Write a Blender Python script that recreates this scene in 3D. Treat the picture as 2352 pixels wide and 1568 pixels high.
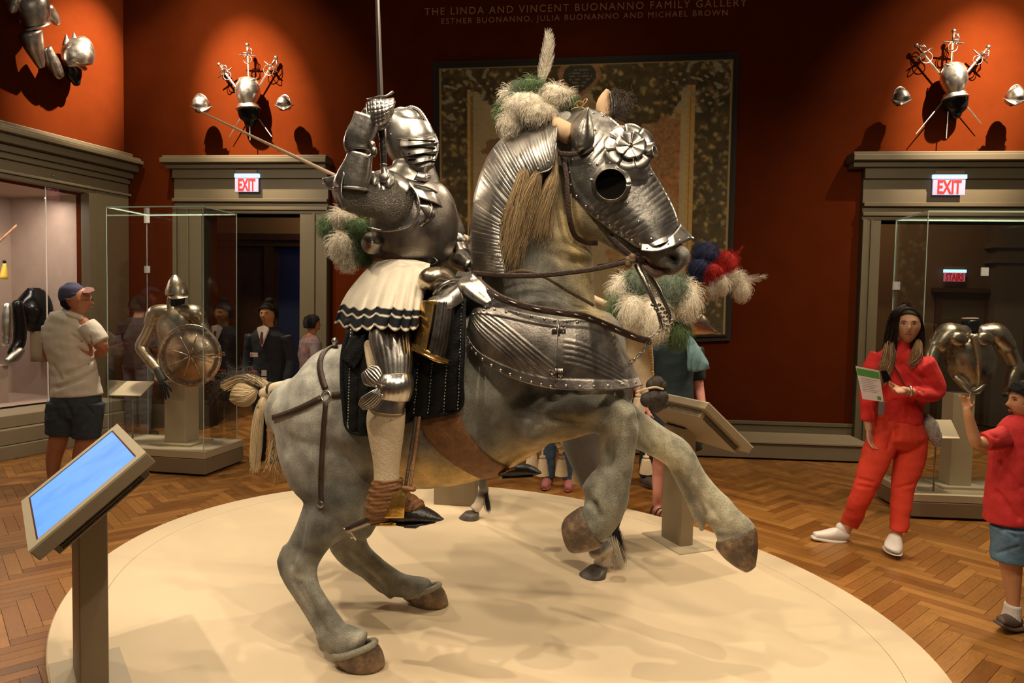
import bpy, math, random
import numpy as np
from mathutils import Vector, Matrix
random.seed(7); rng = np.random.default_rng(7)
S = bpy.context.scene
for o in list(bpy.data.objects): bpy.data.objects.remove(o)
COL = S.collection
# ---------------------------------------------------------------- camera
FPX = 1568.0; CH = 1.6
PITCH = math.atan(72/FPX); ROLL = 0.018
_f = Vector((0, math.cos(PITCH), -math.sin(PITCH))); _u0 = Vector((0, math.sin(PITCH), math.cos(PITCH)))
CR = Vector((1,0,0))*math.cos(ROLL) + _u0*math.sin(ROLL)
CU = _u0*math.cos(ROLL) - Vector((1,0,0))*math.sin(ROLL)
CP = Vector((0,0,CH))
cd = bpy.data.cameras.new('camera'); cam = bpy.data.objects.new('camera', cd); COL.objects.link(cam)
cd.sensor_width = 36; cd.lens = 36*FPX/2352; cd.clip_start = .05
M = Matrix.Identity(4)
for i in range(3): M[i][0] = CR[i]; M[i][1] = CU[i]; M[i][2] = -_f[i]; M[i][3] = CP[i]
cam.matrix_world = M; S.camera = cam
S.view_settings.view_transform = 'Standard'; S.view_settings.look = 'None'
S.view_settings.gamma = 1; S.view_settings.exposure = 0.0; S.view_settings.use_curve_mapping = False
# ---------------------------------------------------------------- world and lamps
w = bpy.data.worlds.new('world'); S.world = w; w.use_nodes = True
w.node_tree.nodes['Background'].inputs[0].default_value = (1.0, .80, .58, 1)
w.node_tree.nodes['Background'].inputs[1].default_value = 0.075
def spot(loc, tgt, power, angle, blend=.6, radius=.06, col=(1,.80,.55)):
    l = bpy.data.lights.new('spotlight','SPOT'); o = bpy.data.objects.new('spotlight', l); COL.objects.link(o)
    l.energy = power; l.spot_size = math.radians(angle); l.spot_blend = blend; l.shadow_soft_size = radius; l.color = col
    o.location = loc; o.rotation_euler = (Vector(tgt)-Vector(loc)).to_track_quat('-Z','Y').to_euler(); return o
def area(loc, tgt, power, sx, sy, col=(1,.80,.55)):
    l = bpy.data.lights.new('area_light','AREA'); o = bpy.data.objects.new('area_light', l); COL.objects.link(o)
    l.shape='RECTANGLE'; l.energy = power; l.size = sx; l.size_y = sy; l.color = col
    o.location = loc; o.rotation_euler = (Vector(tgt)-Vector(loc)).to_track_quat('-Z','Y').to_euler(); return o
WARM=(1,.83,.60); AMB=(1,.74,.44)
# track spotlights over the platform, then an added area light
spot((-2.2,1.2,5.6),(-.4,3.1,.6),400,62,.7,.045,WARM)
spot((1.4,.6,5.6),(.4,3.2,.6),300,64,.7,.045,WARM)
spot((-1.5,5.6,5.6),(-.3,3.4,.6),260,66,.7,.045,WARM)
spot((2.2,5.0,5.6),(.5,3.4,.6),330,66,.7,.045,WARM)
spot((0.2,2.4,5.8),(0,3.5,.2),260,70,.8,.05,WARM)
spot((-3.4,3.4,5.6),(-.8,3.2,.6),170,56,.7,.045,WARM)
spot((.2,-.4,4.6),(.1,3.0,1.3),170,46,.8,.14,WARM)
area((-.4,1.2,5.4),(0,3.2,1.3),60,1.6,.4,WARM)  # soft area light added to give the steel reflections
# gallery floor
spot((5.0,4.4,5.6),(3.0,4.6,0),260,75,.9,.15,AMB)
spot((-3.9,3.2,5.6),(-3.6,4.2,0),110,70,.9,.15,AMB)
spot((-4.6,5.6,5.6),(-4.2,6.9,.9),150,50,.9,.1,WARM)
spot((2.0,2.2,5.4),(2.7,4.4,1.2),130,40,.8,.1,WARM)
# ---------------------------------------------------------------- mapping from pixels to points
def ray(px,py): return _f + CR*((px-1176)/FPX) - CU*((py-784)/FPX)
def P(px,py,Y):
    d = ray(px,py); return CP + d*(Y/d.y)
def F(px,py,z=0.0):
    d = ray(px,py); return CP + d*((z-CH)/d.z)
class Plane:                       # a vertical plane; n points towards the viewer
    def __init__(s,q,d):
        s.q=Vector((q[0],q[1],0)); s.d=Vector((d[0],d[1],0)).normalized()
        s.n=Vector((s.d.y,-s.d.x,0))
        if s.n.y>0: s.n=-s.n
    def __call__(s,px,py,off=0.0):
        r=ray(px,py); t=((s.q-CP).dot(s.n)+off)/r.dot(s.n); return CP+r*t
    def off_ground(s,px,py,z): return (F(px,py,z)-s.q).dot(s.n)
def facing(Y0): return lambda px,py,off=0.0: P(px,py,Y0-off)
def proj(v):
    v=np.asarray(v)-np.array(CP); f=v@np.array(_f)
    return 1176+FPX*(v@np.array(CR))/f, 784-FPX*(v@np.array(CU))/f
# ---------------------------------------------------------------- materials
MATS={}
def mat(name,col,rough=.6,metal=0,var=.0,vs=8,bump=0,bs=60,emis=None,alpha=1,attr=False,island=0,sheen=0,col2=None,rv=0,stretch=None,coat=0,thr=None,spec=None):
    if name in MATS: return MATS[name]
    m=bpy.data.materials.new(name); m.use_nodes=True; nt=m.node_tree; N=nt.nodes; L=nt.links
    b=N['Principled BSDF']; b.inputs['Roughness'].default_value=rough; b.inputs['Metallic'].default_value=metal
    if spec is not None: b.inputs['Specular IOR Level'].default_value=spec
    if sheen: b.inputs['Sheen Weight'].default_value=sheen
    if coat: b.inputs['Coat Weight'].default_value=coat; b.inputs['Coat Roughness'].default_value=.15
    tc=N.new('ShaderNodeTexCoord'); vec=tc.outputs['Object']
    if stretch:
        mp=N.new('ShaderNodeMapping'); mp.inputs['Scale'].default_value=stretch; L.new(vec,mp.inputs[0]); vec=mp.outputs[0]
    def rgb(c):
        n=N.new('ShaderNodeRGB'); n.outputs[0].default_value=(*c,1); return n.outputs[0]
    if attr:
        a=N.new('ShaderNodeAttribute'); a.attribute_name='Col'; c=a.outputs['Color']
    else: c=rgb(col)
    nz=None
    if var or rv or col2:
        nz=N.new('ShaderNodeTexNoise'); nz.inputs['Scale'].default_value=vs; nz.inputs['Detail'].default_value=6; nz.inputs['Roughness'].default_value=.65; L.new(vec,nz.inputs['Vector'])
    if col2:
        r=N.new('ShaderNodeMapRange'); r.inputs[1].default_value=(thr or .5)-.12; r.inputs[2].default_value=(thr or .5)+.12; L.new(nz.outputs[0],r.inputs[0])
        x=N.new('ShaderNodeMix'); x.data_type='RGBA'; L.new(r.outputs[0],x.inputs[0]); L.new(c,x.inputs[6]); L.new(rgb(col2),x.inputs[7]); c=x.outputs[2]
    if var:
        r=N.new('ShaderNodeMapRange'); r.inputs[1].default_value=.25; r.inputs[2].default_value=.75; r.inputs[3].default_value=1-var; r.inputs[4].default_value=1+var; L.new(nz.outputs[0],r.inputs[0])
        x=N.new('ShaderNodeVectorMath'); x.operation='SCALE'; L.new(c,x.inputs[0]); L.new(r.outputs[0],x.inputs['Scale']); c=x.outputs[0]
    if island:
        g=N.new('ShaderNodeNewGeometry'); r=N.new('ShaderNodeMapRange'); r.inputs[3].default_value=1-island; r.inputs[4].default_value=1+island; L.new(g.outputs['Random Per Island'],r.inputs[0])
        x=N.new('ShaderNodeVectorMath'); x.operation='SCALE'; L.new(c,x.inputs[0]); L.new(r.outputs[0],x.inputs['Scale']); c=x.outputs[0]
    L.new(c,b.inputs['Base Color'])
    if rv:
        r=N.new('ShaderNodeMapRange'); r.inputs[1].default_value=.3; r.inputs[2].default_value=.7; r.inputs[3].default_value=max(.02,rough-rv); r.inputs[4].default_value=rough+rv; L.new(nz.outputs[0],r.inputs[0]); L.new(r.outputs[0],b.inputs['Roughness'])
    if bump:
        n2=N.new('ShaderNodeTexNoise'); n2.inputs['Scale'].default_value=bs; n2.inputs['Detail'].default_value=4; L.new(vec,n2.inputs['Vector'])
        bp=N.new('ShaderNodeBump'); bp.inputs['Strength'].default_value=bump; bp.inputs['Distance'].default_value=.01; L.new(n2.outputs[0],bp.inputs['Height']); L.new(bp.outputs[0],b.inputs['Normal'])
    if emis:
        b.inputs['Emission Color'].default_value=(*emis[0],1); b.inputs['Emission Strength'].default_value=emis[1]
    if alpha<1: b.inputs['Alpha'].default_value=alpha
    MATS[name]=m; return m
STEEL=mat('steel',(.40,.375,.345),.36,1,var=.22,vs=14,bump=.10,bs=90,rv=.09)
STEELB=mat('bright_steel',(.55,.52,.48),.32,1,var=.12,vs=12,bump=.06,bs=90,rv=.07)
STEELD=mat('dark_steel',(.30,.27,.25),.34,1,var=.3,vs=14,bump=.12,bs=80,rv=.1)
PEY=mat('aged_steel',(.34,.305,.275),.42,1,var=.30,vs=11,bump=.14,bs=110,rv=.10)
GILT=mat('gilt',(.85,.55,.20),.28,1,var=.25,vs=20,bump=.08,bs=60,rv=.08)
GILTST=mat('gilded_steel',(.62,.50,.33),.30,1,var=.3,vs=12,bump=.08,bs=60,col2=(.42,.38,.33),rv=.08)
MAIL=mat('mail',(.15,.135,.115),.42,1,var=.5,vs=160,bump=1.0,bs=220)
BLACK=mat('blackened',(.012,.012,.013),.25,.6,rv=.08,vs=8)
LEATH=mat('dark_leather',(.045,.022,.014),.5,0,var=.3,vs=30,bump=.3,bs=120)
LEATHB=mat('brown_leather',(.22,.095,.032),.6,0,var=.35,vs=25,bump=.5,bs=90)
SHOE=mat('black_shoe_leather',(.018,.015,.013),.38,0,var=.5,vs=20,bump=.4,bs=70)
QUILT=mat('black_quilt',(.007,.008,.0085),.8,0,var=.3,vs=20,bump=.5,bs=90,spec=.25)
THREAD=mat('pale_thread',(.6,.58,.5),.8)
BRASS=mat('brass',(.72,.47,.13),.38,1,var=.2,vs=30,bump=.2,bs=80)
# ---------------------------------------------------------------- mesh helpers
WO={}
def fix(o,label=None,cat=None,group=None,kind=None):
    for k,v in (('label',label),('category',cat),('group',group),('kind',kind)):
        if v: o[k]=v
    return o
def thing(name,label,cat,loc,group=None,kind=None):
    o=bpy.data.objects.new(name,None); COL.objects.link(o); o.location=loc; o.empty_display_size=.1
    WO[o.name]=Vector(loc); return fix(o,label,cat,group,kind)
def mk(name,vf,m,parent=None,smooth=True,cols=None,solid=0,bevel=0,label=None,cat=None,group=None,kind=None,subsurf=0,sharp=None):
    v,f=vf; v=np.asarray(v,dtype=float)
    c=(v.min(0)+v.max(0))/2; c[2]=v[:,2].min(); org=Vector(c)
    me=bpy.data.meshes.new(name); me.from_pydata((v-c).tolist(),[],[tuple(int(i) for i in q) for q in f]); me.validate(); me.update()
    if smooth:
        me.polygons.foreach_set('use_smooth',[True]*len(me.polygons))
        if sharp: me.set_sharp_from_angle(angle=math.radians(sharp))
    if cols is not None:
        a=me.color_attributes.new('Col','FLOAT_COLOR','POINT'); cc=np.ones((len(v),4)); cc[:,:3]=cols; a.data.foreach_set('color',cc.ravel())
    if isinstance(m,(list,tuple)):
        for q in m: me.materials.append(q)
    else: me.materials.append(m)
    o=bpy.data.objects.new(name,me); COL.objects.link(o); WO[o.name]=org
    if parent: o.parent=parent; o.location=org-WO[parent.name]
    else: o.location=org
    if bevel: b=o.modifiers.new('b','BEVEL'); b.width=bevel; b.segments=2; b.limit_method='ANGLE'
    if solid: s=o.modifiers.new('s','SOLIDIFY'); s.thickness=abs(solid); s.offset=(1 if solid>0 else -1)
    if subsurf: s=o.modifiers.new('ss','SUBSURF'); s.levels=subsurf; s.render_levels=subsurf
    return fix(o,label,cat,group,kind)
def join(*parts):
    V=[];Fa=[];n=0
    for v,f in parts:
        v=np.asarray(v,dtype=float); V.append(v); Fa+= [tuple(i+n for i in q) for q in f]; n+=len(v)
    return np.vstack(V),Fa
def gf(nu,nv,closed=False):
    F_=[]
    for i in range(nu-1):
        for j in range(nv if closed else nv-1):
            k=(j+1)%nv; F_.append((i*nv+j,i*nv+k,(i+1)*nv+k,(i+1)*nv+j))
    return F_
def cr(pts,n):
    p=np.array(pts,dtype=float)
    if len(p)==2: 
        t=np.linspace(0,1,n)[:,None]; return p[0]*(1-t)+p[1]*t
    k=len(p)-1; q=np.vstack([2*p[0]-p[1],p,2*p[-1]-p[-2]]); out=[]
    for s in np.linspace(0,k,n):
        i=min(int(s),k-1); t=s-i; a,b,c,d=q[i],q[i+1],q[i+2],q[i+3]
        out.append(.5*((2*b)+(-a+c)*t+(2*a-5*b+4*c-d)*t*t+(-a+3*b-3*c+d)*t**3))
    return np.array(out)
def rings(R,cap=True):
    """R: array (n,m,3) of closed rings"""
    R=np.asarray(R); n,m,_=R.shape; v=R.reshape(-1,3); f=gf(n,m,True)
    if cap:
        v=np.vstack([v,R[0].mean(0),R[-1].mean(0)]); a=n*m
        f+=[(j,a,(j+1)%m) for j in range(m)]+[((n-1)*m+(j+1)%m,a+1,(n-1)*m+j) for j in range(m)]
        f=[t for t in f]
    return v,f
def limb(pts,mp,n=None,m=16,cap=1.0,e=1.0,flute=None,flat=False):
    n=n or max(4,len(pts)*3); q=cr(pts,n); T=np.gradient(q[:,:2],axis=0); T/= (np.linalg.norm(T,axis=1)[:,None]+1e-9)
    rows=[(q[i],T[i],1.0) for i in range(n)]
    if cap and not flat:
        for a in (25,50,72,85):
            s,c=math.sin(math.radians(a)),math.cos(math.radians(a))
            x=q[0].copy(); x[:2]-=T[0]*q[0,3]*s*cap; rows.insert(0,(x,T[0],c))
            x=q[-1].copy(); x[:2]+=T[-1]*q[-1,3]*s*cap; rows.append((x,T[-1],c))
    R=[]; N=len(rows)
    for i,(x,t,c) in enumerate(rows):
        px,py,off,r,rv=x; r=max(r,.3)*c; rv=max(rv,.0005)*c
        o=mp(px,py,off); u=mp(px-t[1]*r,py+t[0]*r,off)-o; vv=mp(px,py,off+rv)-o
        # keep the depth axis perpendicular
        vv=(mp.n if isinstance(mp,Plane) else Vector((0,-1,0)))*rv
        ring=[]
        for j in range(m):
            a=2*math.pi*j/m; ca,sa=math.cos(a),math.sin(a)
            k=1.0
            if flute: k=flute(i/(N-1),a)
            if e!=1: ca=math.copysign(abs(ca)**e,ca); sa=math.copysign(abs(sa)**e,sa)
            ring.append(o+u*(ca*k)+vv*(sa*k))
        R.append(ring)
    return rings(R)
def tube(path,r,m=8,closed=False,cap=True):
    p=np.array([tuple(x) for x in path],dtype=float); n=len(p); rr=np.broadcast_to(r,(n,)) if np.ndim(r)==0 else np.asarray(r)
    T=np.gradient(p,axis=0) if not closed else np.roll(p,-1,0)-np.roll(p,1,0); T/=np.linalg.norm(T,axis=1)[:,None]+1e-12
    up=np.array([0,0,1.]) if abs(T[0,2])<.9 else np.array([1.,0,0]); u=np.cross(T[0],up); u/=np.linalg.norm(u); R=[]
    for i in range(n):
        u=u-T[i]*u.dot(T[i]); u/=np.linalg.norm(u); v=np.cross(T[i],u)
        R.append([p[i]+rr[i]*(u*math.cos(a)+v*math.sin(a)) for a in np.arange(m)*2*math.pi/m])
    if closed:
        R.append(R[0]); return rings(R,False)
    return rings(R,cap)
def box(c,sx,sy,sz,rz=0,R=None):
    """box by centre of base c, sizes"""
    v=[]
    M_=R or Matrix.Rotation(rz,3,'Z')
    for z in (0,sz):
        for x,y in ((-1,-1),(1,-1),(1,1),(-1,1)): v.append(Vector(c)+M_@Vector((x*sx/2,y*sy/2,z)))
    return np.array(v),[(0,3,2,1),(4,5,6,7),(0,1,5,4),(1,2,6,5),(2,3,7,6),(3,0,4,7)]
def hexa(b,t):
    """solid from 4 bottom and 4 top points"""
    return np.array([tuple(x) for x in list(b)+list(t)]),[(0,3,2,1),(4,5,6,7),(0,1,5,4),(1,2,6,5),(2,3,7,6),(3,0,4,7)]
def sphere(c,r,n=10,m=14,R=None):
    r=(r,r,r) if np.ndim(r)==0 else r; Rg=[]
    for i in range(n+1):
        a=math.pi*(i+.02)/(n+.04)-math.pi/2
        ring=[]
        for j in range(m):
            b=2*math.pi*j/m; v=Vector((math.cos(a)*math.cos(b)*r[0],math.cos(a)*math.sin(b)*r[1],math.sin(a)*r[2]))
            if R: v=R@v
            ring.append(Vector(c)+v)
        Rg.append(ring)
    return rings(Rg)
def torus(c,R,r,ax='Z',m=20,k=6,M3=None,sx=1,sy=1):
    p=[]
    for i in range(m):
        a=2*math.pi*i/m; v=Vector((math.cos(a)*R*sx,math.sin(a)*R*sy,0))
        if ax=='Y': v=Vector((v.x,0,v.y))
        if ax=='X': v=Vector((0,v.x,v.y))
        if M3: v=M3@v
        p.append(Vector(c)+v)
    return tube(p,r,k,closed=True)
def patch(A,B,mp,offA,offB,bulge=0,nt=24,ns=12,disp=None,prof=None,mirror=False):
    """plate between two pixel curves A(t), B(t); offsets in metres towards the viewer"""
    a=cr(A,nt); b=cr(B,nt)
    oa=np.interp(np.linspace(0,1,nt),np.linspace(0,1,len(np.atleast_1d(offA))),np.atleast_1d(offA)); ob=np.interp(np.linspace(0,1,nt),np.linspace(0,1,len(np.atleast_1d(offB))),np.atleast_1d(offB))
    V=[]
    for sg in ((1,-1) if mirror else (1,)):
        for i in range(nt):
            for j in range(ns):
                s=j/(ns-1); t=i/(nt-1); x=a[i]*(1-s)+b[i]*s
                h=prof(s) if prof else 0
                if prof: o=oa[i]*(1-h)+ob[i]*h
                else: o=oa[i]*(1-s)+ob[i]*s
                o+=(bulge(t) if callable(bulge) else bulge)*math.sin(math.pi*s)
                if disp: o+=disp(t,s)
                V.append(mp(x[0],x[1],o*sg))
    f=gf(nt,ns)
    if mirror: f=f+[(q[0]+nt*ns,q[3]+nt*ns,q[2]+nt*ns,q[1]+nt*ns) for q in f]
    return np.array([tuple(v) for v in V]),f
def remesh(parts,voxel,smooth=2,k=.5):
    v,f=join(*parts); me=bpy.data.meshes.new('tmp'); me.from_pydata(v.tolist(),[],f); o=bpy.data.objects.new('tmp',me); COL.objects.link(o)
    r=o.modifiers.new('r','REMESH'); r.mode='VOXEL'; r.voxel_size=voxel
    if smooth: s=o.modifiers.new('s','SMOOTH'); s.iterations=smooth; s.factor=k
    e=o.evaluated_get(bpy.context.evaluated_depsgraph_get()); m2=e.to_mesh()
    V=np.empty(len(m2.vertices)*3); m2.vertices.foreach_get('co',V); V=V.reshape(-1,3)
    Nn=np.empty(len(m2.vertices)*3); m2.vertices.foreach_get('normal',Nn); Nn=Nn.reshape(-1,3)
    fc=[tuple(p.vertices) for p in m2.polygons]; e.to_mesh_clear(); bpy.data.objects.remove(o); bpy.data.meshes.remove(me)
    return V,fc,Nn
def segdist(x,y,path):
    d=np.full(len(x),1e9)
    for (x0,y0),(x1,y1) in zip(path[:-1],path[1:]):
        dx,dy=x1-x0,y1-y0; t=np.clip(((x-x0)*dx+(y-y0)*dy)/(dx*dx+dy*dy+1e-9),0,1); d=np.minimum(d,np.hypot(x-x0-t*dx,y-y0-t*dy))
    return d
def sculpt(V,Nn,strokes,near=None):
    px,py=proj(V); vis=np.clip(-(Nn*(V-np.array(CP))).sum(1)/np.linalg.norm(V-np.array(CP),axis=1)*3,0,1)
    if near is not None: vis=vis*near
    D=np.zeros(len(V))
    for path,r,a in strokes: D+=a*np.exp(-(segdist(px,py,path)/r)**2)*vis
    return V+Nn*(1.5*D)[:,None]
def paint(V,base,pts):
    px,py=proj(V); C=np.tile(np.array(base,dtype=float),(len(V),1))
    for path,r,c,s in pts:
        k=(s*np.exp(-(segdist(px,py,path)/r)**2))[:,None]; C=C*(1-k)+np.array(c)*k
    return C
def strands(paths,r0,r1=None,m=3):
    """paths array (k,n,3)"""
    p=np.asarray(paths); k,n,_=p.shape; r1=r0*.4 if r1 is None else r1
    T=np.gradient(p,axis=1); T/=np.linalg.norm(T,axis=2)[:,:,None]+1e-12
    up=np.array([.31,.2,.93]); u=np.cross(T,up); u/=np.linalg.norm(u,axis=2)[:,:,None]+1e-12; v=np.cross(T,u)
    rr=np.linspace(r0,r1,n)[None,:,None]; R=np.stack([p+rr*(u*math.cos(a)+v*math.sin(a)) for a in np.arange(m)*2*math.pi/m],2)
    V=R.reshape(-1,3); base=(np.arange(k)*n*m)[:,None,None,None]; i=(np.arange(n-1)*m)[None,:,None,None]; j=np.arange(m)
    q=np.stack([j,(j+1)%m,(j+1)%m+m,j+m],1)[None,None]; f=(base+i+q).reshape(-1,4)
    return V,[tuple(x) for x in f.tolist()]
def text_mesh(body,size,mp3,name,m,parent,extrude=.004,spacing=1.0,width=None,bold=0,**kw):
    """mp3: function (x,y,z)->world"""
    c=bpy.data.curves.new('t','FONT'); c.body=body; c.size=size; c.extrude=extrude; c.align_x='CENTER'; c.space_character=spacing; c.offset=bold; c.resolution_u=3
    o=bpy.data.objects.new('t',c); COL.objects.link(o); e=o.evaluated_get(bpy.context.evaluated_depsgraph_get()); me=e.to_mesh()
    v=np.array([tuple(x.co) for x in me.vertices]); f=[tuple(p.vertices) for p in me.polygons]; e.to_mesh_clear(); bpy.data.objects.remove(o)
    if width: v[:,0]*=width/(v[:,0].max()-v[:,0].min())
    v=np.array([tuple(mp3(*x)) for x in v]); p=list(range(len(v)))
    def fd_(a):
        while p[a]!=a: p[a]=p[p[a]]; a=p[a]
        return a
    for q in f:
        for k in q[1:]: p[fd_(k)]=fd_(q[0])
    g={}
    for q in f: g.setdefault(fd_(q[0]),[]).append(q)
    for fs in g.values():
        ix=sorted({k for q in fs for k in q}); mp_={k:i for i,k in enumerate(ix)}
        mk(name,(v[ix],[tuple(mp_[k] for k in q) for q in fs]),m,parent,smooth=False,**kw)
def rot3(fwd,up=Vector((0,0,1))):
    """matrix whose +Z is fwd"""
    z=Vector(fwd).normalized(); x=Vector(up).cross(z)
    if x.length<1e-4: x=Vector((1,0,0))
    x.normalize(); y=z.cross(x); return Matrix((x,y,z)).transposed()
def rivets(pts,r,n=None):
    out=[]
    for p,nn in pts: out.append(sphere(p,(r,r,r*.7),4,8,rot3(nn)))
    return join(*out)
ZP=.08                                   # height of the round platform
# ================================================================ THE ROOM
REDW=mat('red_wall',(.068,.0122,.0028),.8,0,var=.12,vs=3,bump=.05,bs=40,spec=.0)
OLIVE=mat('olive_paint',(.098,.074,.039),.6,0,var=.06,vs=6)
FLOORB=mat('parquet_joint',(.05,.018,.006),.6,0)
W=Plane((0,8.35),(1,-.094)); TH=math.atan2(W.d.y,W.d.x)
def sw(px,py): return (W(px,py)-Vector((W.q.x,W.q.y,0))).dot(W.d)
def zw(px,py): return W(px,py).z
def WP(s,z,d=0): return Vector((W.q.x,W.q.y,0))+W.d*s+W.n*d+Vector((0,0,z))
def wbox(s0,s1,z0,z1,d0,d1):
    return hexa([WP(s0,z0,d1),WP(s1,z0,d1),WP(s1,z0,d0),WP(s0,z0,d0)],[WP(s0,z1,d1),WP(s1,z1,d1),WP(s1,z1,d0),WP(s0,z1,d0)])
sC=sw(288,700); HT=6.4
oL0,oL1,oLz=sw(470,700),sw(693,700),zw(600,492)
oR0,oR1,oRz=sw(2010,700),sw(2010,700)+2.3,zw(2180,508)
SR=oR1+1.6
mk('wall_back',join(wbox(sC-.3,oL0,0,HT,-.3,0),wbox(oL0,oL1,oLz,HT,-.3,0),wbox(oL1,oR0,0,HT,-.3,0),wbox(oR0,oR1,oRz,HT,-.3,0),wbox(oR1,SR,0,HT,-.3,0)),REDW,smooth=False,kind='structure')
# left wall with the built-in display opening
C0=WP(sC,0); LWq=(C0.x,C0.y); L1=P(0,700,7.35)
LW=Plane(LWq,(L1.x-C0.x,L1.y-C0.y)); 
if LW.n.x<0: LW.n=-LW.n
def LP(s,z,d=0): return Vector((LWq[0],LWq[1],0))+LW.d*s+LW.n*d+Vector((0,0,z))
def sl(px,py): return (LW(px,py)-Vector((LWq[0],LWq[1],0))).dot(LW.d)
def zl(px,py): return LW(px,py).z
def lbox(s0,s1,z0,z1,d0,d1):
    return hexa([LP(s0,z0,d0),LP(s1,z0,d0),LP(s1,z0,d1),LP(s0,z0,d1)],[LP(s0,z1,d0),LP(s1,z1,d0),LP(s1,z1,d1),LP(s0,z1,d1)])
n0,n1=sl(205,700),sl(205,700)+4.6; nz0,nz1=.42,zl(100,428)
mk('wall_left',join(lbox(0,n0,0,HT,-.2,0),lbox(n0,n1,nz1,HT,-.2,0),lbox(n0,n1,0,nz0,-.2,0),lbox(n1,n1+1.5,0,HT,-.2,0)),REDW,smooth=False,kind='structure')
NICHE=mat('niche_plaster',(.40,.29,.24),.8,0,var=.1,vs=5)
nb=1.35
for nb_c in ((n0-.3,n1,nz0-.02,nz1+.1,-nb-.1,-nb),(n0-.08,n0,nz0,nz1+.1,-nb,-.2),(n0-.08,n1,nz1,nz1+.1,-nb,-.2),(n0-.08,n1,nz0-.1,nz0,-nb,0)):
    mk('wall_niche',lbox(*nb_c),NICHE,smooth=False,kind='structure')
# surround of the display: jambs, frieze, cornice
zc=zl(285,372)
sur=thing('trim_1',None,None,LP(n0,0,.06),kind='structure')
mk('jamb',join(lbox(n0-.02,sl(284,700),0,zc-.3,0,.10),lbox(n0+.0,n0+.10,.4,nz1,0,.14)),OLIVE,sur,smooth=False,bevel=.006)
mk('frieze',join(lbox(sl(284,700),n1,nz1,zc-.12,0,.09),lbox(sl(284,700),n1,nz1+.20,nz1+.25,0,.13),lbox(sl(288,700),n1,nz1+.05,nz1+.08,0,.12)),OLIVE,sur,smooth=False,bevel=.006)
cor=[]
for (a,b,d) in ((-.22,-.14,.13),(-.14,-.05,.22),(-.05,0,.30),(0,.03,.26),(.03,.10,.12)):
    cor.append(lbox(sl(292,700)-.0,n1,zc+a,zc+b,0,d))
mk('cornice',join(*cor),OLIVE,sur,smooth=False,bevel=.008)
mk('plinth',join(lbox(n0-.1,n1,0,.14,0,.62),lbox(n0-.1,n1,.145,.30,0,.58),lbox(n0-.1,n1,.305,.43,0,.50)),mat('plinth_paint',(.25,.20,.13),.6,0,var=.05,vs=5),sur,smooth=False,bevel=.006)
for k in range(3): mk('screw',sphere(LP(sl(108+40*k,430),zl(108+40*k,404+12*k),.1),.012,5,8),STEELB,sur)
GL=mat('glass',(.9,1,.97),.02,0)
def glassmat():
    m=bpy.data.materials.new('display_glass'); m.use_nodes=True; N=m.node_tree.nodes; L=m.node_tree.links; N.remove(N['Principled BSDF'])
    t=N.new('ShaderNodeBsdfTransparent'); t.inputs[0].default_value=(.985,.995,.99,1); g=N.new('ShaderNodeBsdfGlossy'); g.inputs['Roughness'].default_value=.02; g.inputs[0].default_value=(.9,.9,.9,1)
    fr=N.new('ShaderNodeFresnel'); fr.inputs[0].default_value=1.45; mu=N.new('ShaderNodeMath'); mu.operation='MULTIPLY'; mu.inputs[1].default_value=.35
    mx=N.new('ShaderNodeMixShader'); L.new(fr.outputs[0],mu.inputs[0]); L.new(mu.outputs[0],mx.inputs[0]); L.new(t.outputs[0],mx.inputs[1]); L.new(g.outputs[0],mx.inputs[2]); L.new(mx.outputs[0],N['Material Output'].inputs[0]); return m
GLASS=glassmat()
GEDGE=mat('glass_edge',(.45,.60,.52),.25,0,emis=((.35,.55,.45),.04))
gz=n0+.55
mk('window_1',join(lbox(n0,gz-.004,nz0,nz1,.02,.03),lbox(gz+.004,n1,nz0,nz1,.02,.03)),GLASS,smooth=False,kind='structure')
mk('trim_2',lbox(gz-.004,gz+.004,nz0,nz1,.02,.032),mat('glass_seam',(.8,.75,.7),.3),smooth=False,kind='structure')
area(LP(n0+1.3,nz1-.06,-.45),LP(n0+1.3,0,-.7),36,2.2,.15,(1,.86,.72))
# doors: casing, frieze and cornice in olive paint
def doorway(nm,s0,s1,zt,cas,zcor,corL,corR,exitc=None):
    t=thing(nm,None,None,WP(s0,0,.1),kind='structure')
    j=[]
    for a,b in ((s0-cas,s0),(s1,s1+cas)):
        j+= [wbox(a,b,0,zt,-.3,.07),wbox(a,a+.05,0,zt,0,.11) if a<s0 else wbox(b-.05,b,0,zt,0,.11),wbox(a+cas*.45,a+cas*.55,0,zt,0,.09)]
    mk('casing',join(*j),OLIVE,t,smooth=False,bevel=.005)
    h=zcor-zt
    mk('frieze',join(wbox(s0-cas,s1+cas,zt,zt+h*.78,-.3,.07),wbox(s0-cas,s1+cas,zt+h*.06,zt+h*.12,0,.10),wbox(s0-cas,s1+cas,zt+h*.20,zt+h*.26,0,.12),wbox(s0-cas,s1+cas,zt+h*.62,zt+h*.78,0,.11)),OLIVE,t,smooth=False,bevel=.005)
    mk('cornice',join(wbox(s0-corL,s1+corR,zt+h*.78,zt+h*.86,0,.16),wbox(s0-corL-.03,s1+corR+.03,zt+h*.86,zt+h*.95,0,.24),wbox(s0-corL-.02,s1+corR+.02,zt+h*.95,zcor,0,.20)),OLIVE,t,smooth=False,bevel=.008)
    return t
cas=sw(735,700)-oL1
doorway('door_1',oL0,oL1,oLz,max(cas,oL0-sw(408,700)),zw(560,364),.42,.36)
doorway('door_2',oR0,oR1,oRz,oR0-sw(1966,700),zw(2180,356),.36,.36)
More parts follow.
